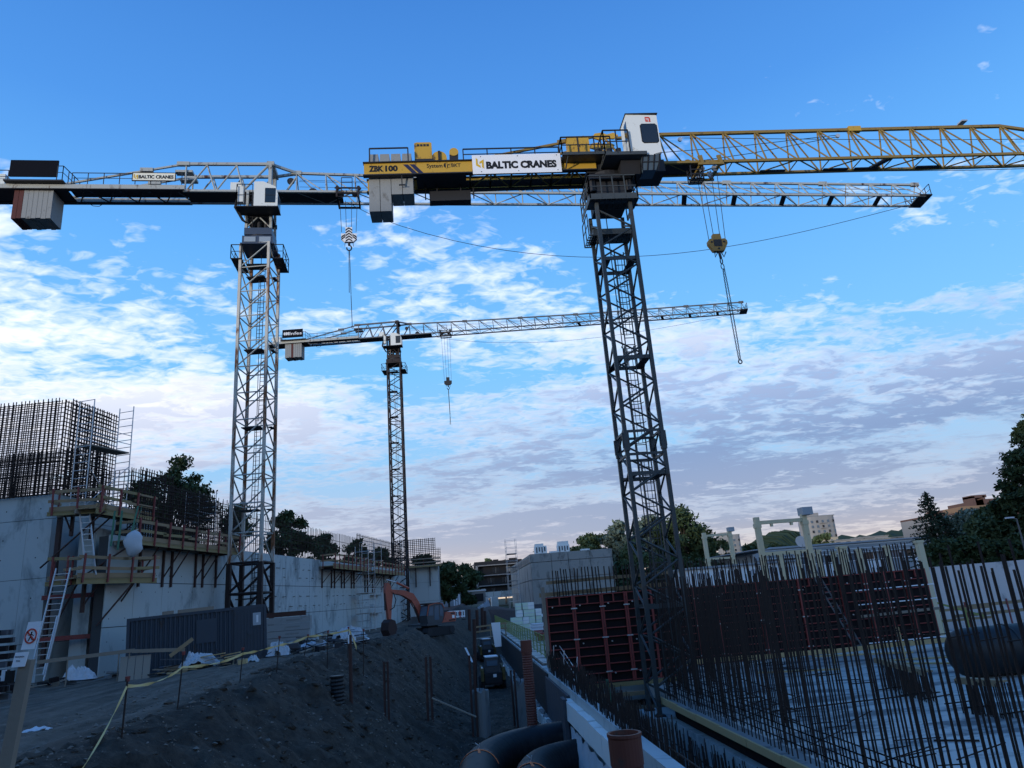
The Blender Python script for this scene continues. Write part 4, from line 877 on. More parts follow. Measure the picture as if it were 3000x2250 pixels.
def corner_block():
    t = thing('concrete_core', 'tall raw concrete core wall at the left edge, below the big rebar cage', 'wall')
    MB().hexa([blk(u, o, z) for z in (-1, 8.7) for u, o in ((16, .05), (.05, .05), (.05, 9), (16, 9))]).build('wall_core', 'joint_dark', t)
    us = [0, 1.35, 3.9, 6.5, 9.1, 12, 16]; zs = [-1, 1.4, 4.55, 7.55, 8.82]
    for a, b in zip(us, us[1:]):
        for c, d in zip(zs, zs[1:]): MB().hexa([blk(u, o, z) for z in (c + .012, d - .012) for u, o in ((b - .008, 0), (a + .008 if a else 0, 0), (a + .008 if a else 0, .06), (b - .008, .06))]).build('wall_panel', 'concrete', t)
    for a, b in ((0.06, 2.6), (2.62, 5.2), (5.22, 9)):
        for c, d in zip(zs, zs[1:]): MB().hexa([blk(u, o, z) for z in (c + .012, d - .012) for u, o in ((.06, a), (0, a), (0, b), (.06, b))]).build('wall_panel', 'concrete', t)
    m = MB()
    for u in (.7, 2.6, 4.6):
        for z in (2.2, 3.6, 5.6, 6.6, 8.1): p = blk(u, -.006, z); m.tube(p, blk(u, .02, z), .035, 6)
    tag(m.build('tie_holes', 'ink_black', t), kind='stuff')
corner_block()
def recess():
    t = thing('concrete_wall', 'shadowed concrete return wall in the gap between the core and the long wall', 'wall')
    a = blk(0, 2.7, 0); b = wl(-29.4, -.3, 0)
    b = V((b.x, b.y + 2.4, 0))
    for i in range(2):
        p = a.lerp(b, i / 2); q = a.lerp(b, (i + 1) / 2 - .005)
        for z0, z1 in ((-1, 3.1), (3.13, 7.0)): MB().hexa([(p.x, p.y, z0), (q.x, q.y, z0), (q.x, q.y + .5, z0), (p.x, p.y + .5, z0), (p.x, p.y, z1), (q.x, q.y, z1), (q.x, q.y + .5, z1), (p.x, p.y + .5, z1)]).build('wall_panel', 'concrete_dark', t)  # darker concrete puts the shade of the gap into the panels
    s0 = V((-19.3, 39.6, 0)); MB().box(s0.x - .5, s0.y, -1, s0.x + .35, s0.y + 1.6, 7).build('wall_pier', 'concrete', t)
    for z in (3.55, 1.55):
        stick('waler', (-20.9, 38.75, z), (-18.2, 39.3, z), .16, .22, 'bracket_red', t)
    for x, y in ((-20.6, 38.85), (-18.5, 39.2)):
        stick('form_soldier', (x, y, .3), (x, y, 4.3), .16, .2, 'bracket_dark', t)
    stick('form_soldier', (-20.45, 38.8, 4.5), (-20.45, 38.8, 7.6), .2, .22, 'bracket_dark', t)
recess()

# ------------------------------------------------------------------ reinforcement cages
def rebar_grid(label, o, dx, L, z0, z1, sv, sh, dia, layers=(0,), n=None, jig=.0, ragged=.0, seed=1, skip=0., group='rebar cages on the wall tops', grp=True):
    """vertical and horizontal bars in planes along dx from o; layers are offsets across"""
    t = thing('rebar_cage', label, 'rebar', o, group=group if grp else None); r = random.Random(seed); d = vv(dx).normalized(); nn = V((d.y, -d.x, 0)); segs = []
    for ly in layers:
        x = 0
        while x <= L:
            p = d * (x + r.uniform(-jig, jig)) + nn * ly
            if r.random() >= skip: segs.append((p + V((0, 0, z0)), p + d * r.uniform(-jig, jig) * 1.5 + V((0, 0, z1 + r.uniform(-ragged, ragged)))))
            x += sv
        z = z0 + .1
        while z < z1 - .05:
            if r.random() >= skip: segs.append((nn * (ly + dia) + V((0, 0, z + r.uniform(-jig, jig))), d * L + nn * (ly + dia) + V((0, 0, z + r.uniform(-jig, jig)))))
            z += sh
    bars(t, 'bar', segs, dia, 'rebar', o); return t
fA = (V((-math.cos(WA), math.sin(WA), 0)), V((math.sin(WA), math.cos(WA), 0)))
rebar_grid('dense rebar cage standing on the front of the left core wall', blk(.1, .2, 0), fA[0], 7.5, 8.75, 14.05, .25, .25, .038, (0, -.42), jig=.03, seed=3, grp=False)
rebar_grid('side of the tall rebar cage beside the aluminium scaffold tower', blk(.1, .2, 0), fA[1], 3.9, 8.75, 14.05, .22, .22, .042, (0, .45), jig=.03, seed=4, grp=False)
rebar_grid('lower inner rebar mat seen through the big cage at the left edge', blk(.2, 3.6, 0), fA[0], 9, 8.3, 12.2, .26, .24, .042, (0, .4), jig=.04, seed=5, grp=False)
rebar_grid('second rebar mat deep behind the left core cage', blk(.0, 6.5, 0), fA[0], 9, 8.3, 11.2, .28, .24, .036, (0,), jig=.05, seed=6, grp=False)
rebar_grid('stepped rebar cage just right of the tall scaffold tower', wl(-27.6, -.3, 0), WDIR, 3.4, 6.4, 10.3, .24, .24, .036, (0, .5), jig=.04, seed=7, grp=False)
rebar_grid('dark rebar cage on the long wall above the timber platform', wl(-24.2, -.3, 0), WDIR, 5.2, 6.4, 9.8, .24, .22, .036, (0, .45), jig=.04, ragged=.04, seed=8, grp=False)
rebar_grid('rebar cage with loose upright bar ends left of the white mast', wl(-18.9, -.3, 0), WDIR, 4.0, 6.4, 9.5, .24, .32, .034, (0, .4), jig=.05, ragged=.25, seed=9, grp=False)
rebar_grid('upright wall bars seen through the white mast', wl(-14.8, -.3, 0), WDIR, 10, 6.4, 9.4, .34, .62, .034, (0,), jig=.04, ragged=.12, seed=10, grp=False)
rebar_grid('long curtain of upright bars above the middle of the long wall', wl(-4.8, -.3, 0), WDIR, 18.5, 6.4, 9.35, .34, .7, .038, (0,), jig=.04, ragged=.08, seed=11, grp=False)
rebar_grid('dark gridded rebar cage near the distant mast', wl(13.8, -.3, 0), WDIR, 21, 6.0, 9.9, .4, .45, .045, (0,), jig=.04, ragged=.05, seed=12, grp=False)
rebar_grid('rebar mat on the far end wall, right of the distant mast', V((-9.3, 107, 0)), V((1, 0, 0)), 6.0, 7.15, 11.0, .3, .26, .055, (0, .3), jig=.03, ragged=.05, seed=13, grp=False)
rebar_grid('short rebar mat at the very end of the far wall', V((-3.3, 107.2, 0)), V((1, 0, 0)), .75, 7.15, 9.6, .22, .26, .055, (0,), jig=.03, seed=14, grp=False)

# ------------------------------------------------------------------ formwork platforms
def platform(label, o, yaw, L, W, z, post=1.6, rails=(.5, 1.0), rail_back=False, beam='timber_yellow', brackets=(), blen=2.2, sag=0., seed=1, ends=(True, True), depth=.2):
    """local x along the platform, y from the wall (0) outwards (-W): front edge at y = -W"""
    t = thing('work_platform', label, 'platform', (o[0], o[1], z), yaw); r = random.Random(seed)
    nP = max(3, round(W / .28))
    for i in range(nP): y = -W * (i + .5) / nP; stick('deck_plank', (r.uniform(-.1, .05), y, .0), (L + r.uniform(-.05, .12), y, .0), W / nP - .02, .05, 'timber', t)
    b = MB()
    for zz, hh, ww in ((-.05, .04, .08), (-.05 - depth + .04, .04, .08)): b.box(-.15, -W - .04, zz - hh, L + .15, -W + .04, zz)
    b.box(-.15, -W - .015, -.05 - depth, L + .15, -W + .015, -.05); b.build('edge_beam', beam, t)
    MB().box(-.1, -.25, -.22, L + .1, -.15, -.03).build('edge_beam', 'timber_grey', t)
    n = max(1, round(L / post))
    for i in range(n + 1):
        x = .1 + (L - .2) * i / n; lean = r.uniform(-.03, .03)
        stick('rail_post', (x, -W - .06, -.25), (x + lean, -W - .10, 1.12), .07, .09, 'bracket_red', t)
    for h in rails:
        x = 0.
        while x < L:
            e = min(L + .1, x + r.uniform(2.2, 3.4)); stick('guard_board', (x - .15, -W - .02, h + r.uniform(-.05, .05)), (e + .15, -W - .02, h + r.uniform(-.05, .05)), .035, .15, r.choice(('timber', 'timber_yellow', 'timber')), t); x = e
    stick('toe_board', (-.1, -W + .06, .12), (L + .1, -W + .06, .12), .03, .18, 'timber', t)
    for k, xe in ((0, 0.), (1, L)):
        if ends[k]:
            for h in rails: stick('guard_board', (xe, -.1, h), (xe, -W, h + r.uniform(-.04, .04)), .035, .14, 'timber', t)
            stick('rail_post', (xe, -.35, -.1), (xe, -.35, 1.1), .07, .08, 'bracket_red', t)
    for x in brackets:
        stick('soldier', (x, -.02, -.1), (x, -.02, -blen), .13, .18, 'bracket_dark', t); stick('bracket_arm', (x, 0, -.16), (x, -W + .1, -.16), .09, .14, 'bracket_dark', t)
        stick('bracket_strut', (x, -.05, -blen * .8), (x, -W + .2, -.22), .06, .06, 'bracket_dark', t)
    return t
platform('timber platform wrapped round the core corner, carrying the scaffold tower', (-20.4, 38.75), 1, 2.6, 1.05, 7.72, rails=(.45, 1.0), seed=3, brackets=(.6,), blen=1.2, ends=(True, False))
platform('upper timber platform with red posts right of the core corner', (-19.2, 37.5), 80, 4.7, 1.35, 7.70, rails=(.5, 1.02), seed=4, brackets=(1.5, 3.6), blen=1.4, ends=(False, True), depth=.28)
platform('lower timber platform with red posts where the long ladder ends', (-19.25, 37.2), 62, 4.2, 1.3, 4.28, post=1.3, rails=(.45, .95, ), seed=5, brackets=(1.2, 3.2), blen=1.6, depth=.26)
platform('narrow timber landing at the top of the long ladder', (-19.9, 37.9), 8, 1.1, .8, 4.25, rails=(1.0,), seed=15, brackets=(), ends=(True, False))
nb = []
for a in (2.4, 4.7, 5.6, 8.3, 9.2, 10.9): nb.append(a)
platform('long timber walkway along the top of the wall, left of the white mast', wl(-31.2 + 2.0, 0, 0).to_tuple()[:2], WYAW, 11.5, 1.3, 6.12, post=1.5, rails=(.45, .92), seed=6, brackets=nb, blen=2.25)
platform('timber platform with red props halfway along the long wall', wl(1.2, 0, 0).to_tuple()[:2], WYAW, 12, 1.4, 5.85, post=1.4, rails=(.5, 1.0), seed=7, brackets=(.6, 3.2, 4.1, 6.2, 7.1, 9.4, 10.3), blen=1.9)
platform('far timber platform beside the distant mast', wl(14.5, 0, 0).to_tuple()[:2], WYAW, 14, 1.4, 5.75, post=1.6, rails=(.5, 1.0), seed=8, brackets=(1, 2, 4, 5, 8, 9, 12), blen=2.2)
for i, (a, b) in enumerate((((-20.9, 38.3, 5.0), (-17.6, 37.4, 7.5)), ((-19.6, 38.2, 3.9), (-16.9, 39.0, 5.9)), ((-20.1, 38.4, 1.9), (-18.7, 37.6, 4.05)), ((-18.0, 38.4, 2.0), (-16.7, 39.3, 4.1)))):
    tag(rod('push_pull_prop', a, b, .09, 'bracket_dark'), ('steel prop rising to the upper platform at the core corner', 'steel prop between the two left platforms', 'steel prop under the lower platform near the ladder', 'steel prop under the right end of the lower platform')[i], 'prop')

def scaffold(label, o, yaw, wx, wy, z0, z1, decks=(), lean=0., step=.5, group=None):
    t = thing('scaffold_tower', label, 'scaffold', (o[0], o[1], z0), yaw, group=group); H = z1 - z0
    for x in (0, wx):
        for y in (0, wy): rod('upright', (x, y, 0), (x, y, H + (.25 if x else 0)), .055, 'galvanised', t)
        n = int(H / step)
        for i in range(1, n + 1): rod('rung', (x, 0, i * step), (x, wy, i * step), .04, 'galvanised', t)
    for z in decks:
        MB().box(.02, .05, z, wx - .02, wy - .05, z + .07).build('deck', 'timber_grey', t)
        for h in (.5, 1.0):
            for y in (0, wy): rod('guard_rail', (0, y, z + h), (wx, y, z + h), .04, 'galvanised', t)
    rod('diagonal', (0, 0, .2), (wx, 0, H * .45), .035, 'galvanised', t); rod('diagonal', (wx, wy, H * .1), (0, wy, H * .6), .035, 'galvanised', t)
    return t
scaffold('tall aluminium scaffold tower in front of the big rebar cage', (-18.95, 38.1), 71, 2.75, .95, 7.75, 13.65, decks=(3.4,), step=.42)
scaffold('narrow scaffold tower beside the left edge of the white mast', wl(-20.6, -.1, 0).to_tuple()[:2], WYAW, 2.2, .9, 6.2, 9.9, decks=(1.4,), step=.42)
scaffold('stair scaffold standing against the wall left of the distant mast', wl(17.5, .5, 0).to_tuple()[:2], WYAW, 3.4, 1.6, -.8, 9.2, decks=(2, 4, 6), step=1.0)
scaffold('grey scaffold tower just left of the excavator arm', wl(10.6, 1.9, 0).to_tuple()[:2], WYAW, 2.4, 1.4, -.8, 8.2, decks=(2.1, 4.1, 6.1), step=.7)
def lad(label, p, q, side, wid, mat='galvanised', dbl=False):
    b = thing('ladder', label, 'ladder', p); o = vv(p); s = vv(side).normalized() * wid / 2; e = vv(q) - o
    for k in (-1, 1): stick('stile', s * k, e + s * k, .045, .075, mat, b)
    n = int(e.length / .28)
    for i in range(1, n): c = e * (i / n); stick('rung', c - s, c + s, .035, .035, mat, b)
    if dbl:
        for k in (-1, 1): stick('stile', e * .05 + s * k * .86 + V((0, -.07, 0)), e * .55 + s * k * .86 + V((0, -.07, 0)), .04, .07, mat, b)
lad('long aluminium ladder leaning from the ground to the lower platform', (-18.7, 34.9, -.15), (-18.75, 36.3, 4.75), (1, .1, 0), .62, dbl=True)
lad('aluminium ladder between the lower and the upper platform', (-17.95, 37.3, 4.4), (-18.75, 37.75, 7.6), (1, .1, 0), .45)

# hanging sack, straps
def sack():
    t = thing('hanging_sack', 'white bulk sack hanging from green straps under the upper platform', 'sack', (-15.95, 37.3, 5.3))
    b = MB(); b.ell((0, 0, .5), .42, .34, .66, 14, 10)
    b.v = [(x + .22 * (z / 1.1) * (z < 1.1) * -1 + .05 * math.sin(9 * z + 3 * x), y, z + (.1 * math.sin(5 * x))) for x, y, z in b.v]
    b.build('sack_body', 'plastic_white', t, smooth=True)
    for x0, x1 in ((-.25, .05), (-.18, .25)): stick('strap', (x0, 0, .85), (x1 - .1, .1, 2.35), .09, .015, 'strap_green', t)
sack()
for i, x in enumerate((-17.2, -16.85)): tag(stick('lashing_strap', (x, 37.6, 7.5), (x - .06, 37.6, 5.75 - .2 * i), .10, .02, 'strap_green'), ('green lashing strap dangling left of the white sack', 'green lashing strap dangling close beside the white sack')[i], 'strap')

# ------------------------------------------------------------------ container, block stack, litter by the wall
def container():
    p1 = V((-15.55, 36.3, -.42)); p2 = V((-9.75, 38.6, -.36)); d = (p2 - p1); L = d.length; yaw = math.degrees(math.atan2(d.y, d.x)); h = 2.62; W = 2.44
    t = thing('shipping_container', 'dark blue corrugated shipping container at the foot of the white mast', 'container', p1, yaw); t.rotation_euler = (0, R(-2.2), R(yaw))
    MB().box(0.03, .06, .12, L - .03, W, h - .06).build('body', 'container_blue', t)
    n = 22; b = MB()
    for i in range(n):
        x = .15 + (L - 1.75) * i / n; w_ = (L - 1.75) / n
        b.prism([(x, .06, 0.15), (x + w_ * .2, 0, .15), (x + w_ * .55, 0, .15), (x + w_ * .75, .06, .15)], (0, 0, h - .3))
    tag(b.build('corrugation', 'container_blue', t), kind='stuff')
    for z in (0.0, h - .14): MB().box(0, -.03, z, L, .1, z + .14).build('side_rail', 'container_blue', t)
    for x in (0, L - .14): MB().box(x, -.04, 0, x + .14, .12, h).build('corner_post', 'container_blue', t)
    dr = MB().box(L - 1.55, -.015, .14, L - .16, .06, h - .14).build('door', 'container_blue', t)
    for i in range(9): MB().box(L - 1.5 + i * .15, -.045, .2, L - 1.44 + i * .15, -.015, h - .2).build('door_rib', 'container_blue', dr)
    MB().box(L - .66, -.07, h - .98, L - .28, -.045, h - .38).build('placard', 'metal_blue', dr); MB().box(L - .5, -.08, h - .85, L - .4, -.07, h - .5).build('placard_mark', 'ink_white', dr)
    MB().tube((L - .8, -.1, 1.35), (L - .8, -.04, 1.35), .13, 12).build('lock_box', 'container_blue', dr)
    MB().box(3.0, -.02, 1.1, 3.9, 0.0, 2.2).build('repair_patch', 'container_blue', t)
    for x, w_ in ((1.5, .5), (2.2, 1.6)):
        MB().box(x, .4, h, x + w_, 1.5, h + .16).build('roof_timber', 'timber_grey', t)
container()
def blocks():
    o = V((-10.9, 46.6, -.3)); yaw = 6
    labs = ['bottom concrete block of the stack right of the container', 'second concrete block from the ground in the stack by the container', 'third concrete block from the ground in the stack by the container', 'fourth concrete block from the ground in the stack by the container', 'top concrete block of the stack, under the rusty beam']
    for i in range(5):
        t = thing('concrete_block', labs[i], 'concrete block', o + V((.0 + rnd.uniform(-.04, .04), 0, .40 * i)), yaw, 'stacked concrete blocks')
        MB().box(-.95, 0, .01, 1.55 + .06 * i * .3, 1.2, .385).build('block', 'counterweight', t)
        stick('cast_lettering', (.2, -.004, .2), (1.0, -.004, .2), .01, .09, 'concrete_dark', t)
    t = thing('steel_beam', 'rusty brown steel beam lying on the concrete block stack', 'beam', o + V((0, 0, 2.02)), yaw)
    b = MB(); b.box(-1.0, .05, 0, 1.35, .45, .03); b.box(-1.0, .23, .03, 1.35, .27, .25); b.box(-1.0, .05, .25, 1.35, .45, .28); b.box(-1.0, .06, .03, 1.35, .09, .25); b.build('profile', 'rust_steel', t); MB().box(.1, .04, .02, .14, .06, .26).build('stiffener', 'rust_steel', t)
blocks()
def crumple(name, label, o, sx, sy, sz, mat, seed, cat='plastic sheet'):
    r = np.random.RandomState(seed); n = 22; b = MB()
    u, v = np.meshgrid(np.linspace(-1, 1, n + 1), np.linspace(-1, 1, n + 1), indexing='ij')
    rr = np.clip(1 - (u ** 2 + v ** 2) ** .5 * (.75 + .5 * (vnoise(np.arctan2(u, v) * 2 + 9, u * 0 + seed, seed))), 0, 1)
    z = np.minimum(rr * 2.2, 1) * (.25 + .75 * vnoise(u * 2.2 + 7, v * 2.2 + 3, seed)) + 1.3 * np.abs(fbm(u * 4.5 + 3, v * 4.5 + 8, 4, seed + 4)) * (rr > .02)
    k = 0
    for i in range(n + 1):
        for j in range(n + 1): b.v.append((u[i, j] * sx + .1 * sx * (r.rand() - .5), v[i, j] * sy + .1 * sy * (r.rand() - .5), z[i, j] * sz))
    b.f = [(i * (n + 1) + j, (i + 1) * (n + 1) + j, (i + 1) * (n + 1) + j + 1, i * (n + 1) + j + 1) for i in range(n) for j in range(n) if max(rr[i, j], rr[i + 1, j + 1], rr[i + 1, j], rr[i, j + 1]) > 0]
    ob = b.build(name, mat); ob.location = (o[0], o[1], gz(o[0], o[1]) + (o[2] if len(o) > 2 else -.02)); return tag(ob, label, cat)
crumple('plastic_sheet', 'crumpled white plastic sheeting below the middle of the container', (-11.9, 35.2, .1), .95, .5, .55, 'plastic_white', 1)
crumple('plastic_sheet', 'crumpled white sheeting at the container door end', (-9.2, 38.4, .05), .6, .4, .6, 'plastic_white', 2)
crumple('plastic_sheet', 'white plastic bag lying on the haul road by the tape', (-9.6, 35.4), .32, .25, .25, 'plastic_white', 3)
crumple('plastic_sheet', 'white sheet thrown over rubble under the scaffold, left of the excavator', (-7.6, 52.0, .35), 1.1, .6, .6, 'plastic_white', 4)
crumple('plastic_sheet', 'pale film leaning at the foot of the core wall by the ladder', (-17.7, 36.6, .05), .8, .35, .55, 'film', 5)
crumple('plastic_sheet', 'torn white film draped on the scrap heap by the tall rusty post', (-6.8, 43.5, .5), .6, .5, .5, 'plastic_white', 12)
crumple('plastic_sheet', 'flat film on the debris heap behind the tape', (-8.6, 44.5, .2), .7, .5, .3, 'film', 6)
crumple('plastic_sheet', 'small torn film at the foot of the sign post', (-8.4, 15.9, .0), .25, .2, .06, 'film', 7)
def debris(label, x0, x1, y0, y1, n, seed, mats, hmax=.5, smax=1.6):
    """a heap of loose boards, bars and broken lumps: every board is a part"""
    r = random.Random(seed); cx, cy = (x0 + x1) / 2, (y0 + y1) / 2; t = thing('debris_heap', label, 'rubble', (cx, cy, gz(cx, cy)))
    base = gz(cx, cy)
    for i in range(n):
        x, y = r.uniform(x0, x1), r.uniform(y0, y1); f = 1 - max(abs(x - cx) / (x1 - x0) * 2, abs(y - cy) / (y1 - y0) * 2); z = gz(x, y) - base + r.random() * hmax * max(f, .1)
        a = r.uniform(0, 6.28); l = r.uniform(.4, smax); d = V((math.cos(a) * l, math.sin(a) * l, r.uniform(-.12, .18) * l)); p = V((x - cx, y - cy, z + .05)); m = r.choice(mats)
        k = r.random()
        if k < .55: stick('board', p, p + d, r.uniform(.08, .2), r.uniform(.025, .06), m, t)
        elif k < .75: stick('offcut', p, p + d * .35, r.uniform(.2, .45), r.uniform(.15, .35), m, t)
        else: rod('bent_bar', p, p + d, r.uniform(.02, .05), 'rebar', t)
debris('heap of boards and offcuts in front of the container', -14.2, -9.4, 33.6, 36.6, 60, 1, ['timber_grey', 'timber_grey', 'timber', 'plywood', 'dark_steel', 'board_grey'], .6)
debris('long heap of scrap and film behind the barrier tape', -10.6, -5.6, 39.5, 50.5, 150, 2, ['timber_grey', 'dark_steel', 'board_grey', 'concrete_dark', 'film', 'dark_steel', 'black_ply'], 1.1, 2.0)
debris('dark heap of rubbish at the foot of the long ladder', -19.8, -16.6, 32.2, 34.6, 36, 3, ['black_ply', 'dark_steel', 'timber_grey', 'film', 'black_ply'], .6, 1.0)
debris('row of stones and boards along the foot of the long wall', -17.0, -14.6, 36.6, 38.4, 20, 5, ['concrete_dark', 'timber_grey', 'timber_grey'], .2, 1.2)
def pallet():
    t = thing('plywood_panel', 'weathered plywood sheet leaning on a timber stack by the container', 'panel', (-14.0, 34.0, gz(-14, 34)), 20)
    for i in range(4): MB().hexa([(x, y, z) for z, y in ((0, -.35), (.95, .25)) for x, y in ((-.75 + .3 * i, y), (-.47 + .3 * i, y), (-.47 + .3 * i, y + .04), (-.75 + .3 * i, y + .04))]).build('plank', 'timber_grey', t)
    s = thing('timber_stack', 'low stack of timbers beside the leaning plywood sheet', 'timber', (-13.2, 34.9, gz(-13.2, 34.9)), 35)
    for i in range(9): stick('timber', (0 + .1 * (i % 2), .18 * (i % 3), .08 + .12 * (i // 3)), (2.1 - .1 * (i % 2), .18 * (i % 3), .08 + .12 * (i // 3)), .14, .1, 'timber' if i % 2 else 'timber_grey', s)
    q = thing('timber_rail', 'long sagging timber rail in front of the wall and container', 'fence', (-17.7, 33.0, gz(-17.7, 33)), 20)
    stick('rail_board', (0, 0, 1.05), (3.6, -.2, 1.18), .04, .15, 'timber_grey', q); stick('rail_board', (3.5, -.2, 1.15), (5.6, -.2, 1.02), .04, .15, 'timber_grey', q); stick('rail_board', (5.0, -.3, .8), (5.9, -.2, 1.45), .05, .16, 'timber', q)
    for x in (1.1, 3.0, 3.4): stick('rail_post', (x, -.1, -.1), (x, -.12, 1.1), .05, .05, 'timber_grey', q)
pallet()
def dark_stack():
    t = thing('formwork_stack', 'dark stack of tied formwork beams at the left edge of the picture', 'timber', (-14.9, 24.6, gz(-14.9, 24.6)), 12); r = random.Random(4)
    for k in range(9):
        for i in range(4): stick('beam', (-2.6 + r.uniform(-.2, .2), .22 * i, .15 + .24 * k), (.65 + r.uniform(-.25, .15), .22 * i, .15 + .24 * k), .18, .16, r.choice(('board_grey', 'black_ply', 'black_ply')), t)
    for x in (-.2, .25): stick('lashing', (x, -.14, 0), (x + .05, -.14, 2.35), .10, .03, 'timber_grey', t)
dark_stack()

# ------------------------------------------------------------------ sign post, stakes and barrier tape
def sign_post():
    t = thing('sign_post', 'wooden sign post with a prohibition sign and a warning sheet at the left edge', 'sign', (-3.86, 7.0, 0))
    stick('post', (-.12, 0, 0), (.02, 0, 1.60), .10, .07, 'timber_grey', t)
    for k, (z0, z1, x0) in enumerate(((1.685, 1.915, -.012), (1.545, 1.665, -.05))):
        s = MB().hexa([(x0 + dx + .17 * z - .28, y, z) for z in (z0, z1) for dx, y in ((-.01, -.06), (.10, -.06), (.10, -.05), (-.01, -.05))]).build('sign_sheet', 'sign_white', t)
        if k == 0:
            c = V((x0 + .045 + .17 * 1.80 - .28, -.064, 1.795)); b = MB(); n = 24
            ring = [c + V((.046 * math.cos(a) + .17 * .075 * math.sin(a) * .4, 0, .058 * math.sin(a))) for a in [2 * math.pi * i / n for i in range(n + 1)]]
            for a, e in zip(ring, ring[1:]): b.bar(a, e, .005, .012)
            b.bar(c + V((-.035, 0, .042)), c + V((.035, 0, -.042)), .005, .011); b.build('prohibition_ring', 'ink_red', s)
            f = MB(); f.ell(c + V((.004, .002, .03)), .007, .003, .008, 8, 5); f.bar(c + V((.003, .002, .022)), c + V((-.003, .002, -.008)), .004, .014); f.bar(c + V((-.003, .002, -.006)), c + V((-.02, .002, -.04)), .004, .008); f.bar(c + V((-.002, .002, -.006)), c + V((.018, .002, -.036)), .004, .008); f.bar(c + V((.002, .002, .018)), c + V((.022, .002, .002)), .004, .006); f.bar(c + V((.001, .002, .018)), c + V((-.02, .002, .006)), .004, .006); f.build('walking_figure', 'ink_black', s)
        else:
            text('lettering', 'PAVOJINGA', .014, 'ink_black', s, (x0 + .17 * 1.62 - .278, -.064, 1.622), (1, 0, 0), ZA, bold=.02, width=.078); text('lettering', 'ZONA', .014, 'ink_black', s, (x0 + .17 * 1.59 - .262, -.064, 1.588), (1, 0, 0), ZA, bold=.02, width=.036)
    MB().box(-.115, -.07, 1.42, -.05, -.04, 1.52).build('clip', 'ink_black', t); MB().box(-.15, -.065, 1.44, -.117, -.045, 1.53).build('clip', 'film', t)
sign_post()
stk = []
def stake(x, y, h, lean, label, group='rebar stakes along the embankment rim'):
    z = gz(x, y); t = thing('stake', label, 'stake', (x, y, z), group=group); top = V((lean, 0, h))
    rod('bar', (0, 0, -.2), top, .032, 'rebar', t); MB().tube(top - V((0, 0, .05)), top + V((0, 0, .03)), .035, 10, .042).build('cap', 'bracket_red', t); stk.append(V((x, y, z)) + top)
for px, py, tx, ty, lab in ((355, 2165, 374, 1987, 'second tape stake from the left, standing alone on the road rim'), (518, 2075, 538, 1912, 'third tape stake from the left, in front of the container'), (702, 1994, 712, 1900, 'fourth tape stake, near the container door'), (809, 1971, 819, 1866, 'fifth tape stake, in front of the block stack'), (887, 1959, 902, 1885, 'leaning tape stake in front of the debris heap'), (958, 1933, 961, 1850, 'thin tape stake left of the tall rusty post'), (1018, 1918, 1021, 1838, 'tape stake just behind the tall rusty post'), (1064, 1920, 1065, 1845, 'last tape stake on the rim before the spoil heap')):
    p = onz(px, py, 0)
    for _ in range(4): p = onz(px, py, gz(p.x, p.y))
    q = aty(tx, ty, p.y); stake(p.x, p.y, max(.8, q.z - gz(p.x, p.y)), q.x - p.x, lab)
def big_stake():
    t = thing('stake', 'thick rusty stake with a red cap, wound with tape, nearest the camera', 'stake', (-4.35, 8.1, gz(-4.35, 8.1)), group='rebar stakes along the embankment rim')
    rod('bar', (0, 0, -.2), (.02, 0, .90), .045, 'rust_steel', t); MB().tube((.02, 0, .86), (.025, 0, .955), .036, 12, .045).build('cap', 'bracket_red', t)
    b = MB()
    for i in range(7): a = i * 1.9; b.bar((.02 + .035 * math.cos(a), .035 * math.sin(a), .84 - .05 * i), (.02 + .035 * math.cos(a + 2.2), .035 * math.sin(a + 2.2), .80 - .05 * i), .014, .045)
    b.build('tape_wrap', 'tape_yellow', t); return V((-4.33, 8.1, gz(-4.35, 8.1) + .82))
s0 = big_stake()
def ribbon(label, pts, wid=.055, sag=.22, seed=1, n=16):
    b = MB(); r = random.Random(seed); out = []
    for p, q in zip(pts, pts[1:]):
        for i in range(n):
            t = i / n; out.append((p.lerp(q, t) - V((0, 0, sag * (q - p).length * .25 * 4 * t * (1 - t))), t))
    out.append((pts[-1], 1)); k = len(out)
    for i, (c, t) in enumerate(out):
        a = 1.2 * math.sin(i * .55 + seed) + .7 * math.sin(i * .21); d = V((.3 * math.sin(a), .5 * math.sin(a), math.cos(a))) * wid / 2; b.v += [tuple(c - d), tuple(c + d)]
    b.f = [(2 * i, 2 * i + 2, 2 * i + 3, 2 * i + 1) for i in range(k - 1)]
    o = b.build('barrier_tape', 'tape_yellow'); md = o.modifiers.new('thickness', 'SOLIDIFY'); md.thickness = .003; return tag(o, label, 'barrier tape')
def low(p, d=.12): return p - V((0, 0, d))
ribbon('yellow barrier tape sagging from the nearest stake to the second stake', [s0, low(stk[0])], seed=2, sag=.16)
ribbon('yellow barrier tape strung between the second and third stakes', [low(stk[0]), low(stk[1], .3)], seed=3, sag=.10)
ribbon('yellow barrier tape along the road from the third stake to the container door', [low(stk[1], .3), low(stk[2], .15), low(stk[3], .25)], seed=4, sag=.06, wid=.075)
ribbon('yellow barrier tape in front of the debris heap', [low(stk[3], .25), low(stk[4], .05), low(stk[6], .12)], seed=5, sag=.03, wid=.09)
ribbon('tape trailing from the nearest stake down to the frame corner', [s0 - V((0, 0, .02)), V((-3.35, 8.3, gz(-3.35, 8.3) + .12))], seed=6, sag=.05)
ribbon('loose tape end hanging by the tall rusty post', [low(stk[6], .05), V((stk[6].x + .35, stk[6].y, stk[6].z - .9))], seed=7, sag=-.1, wid=.14)

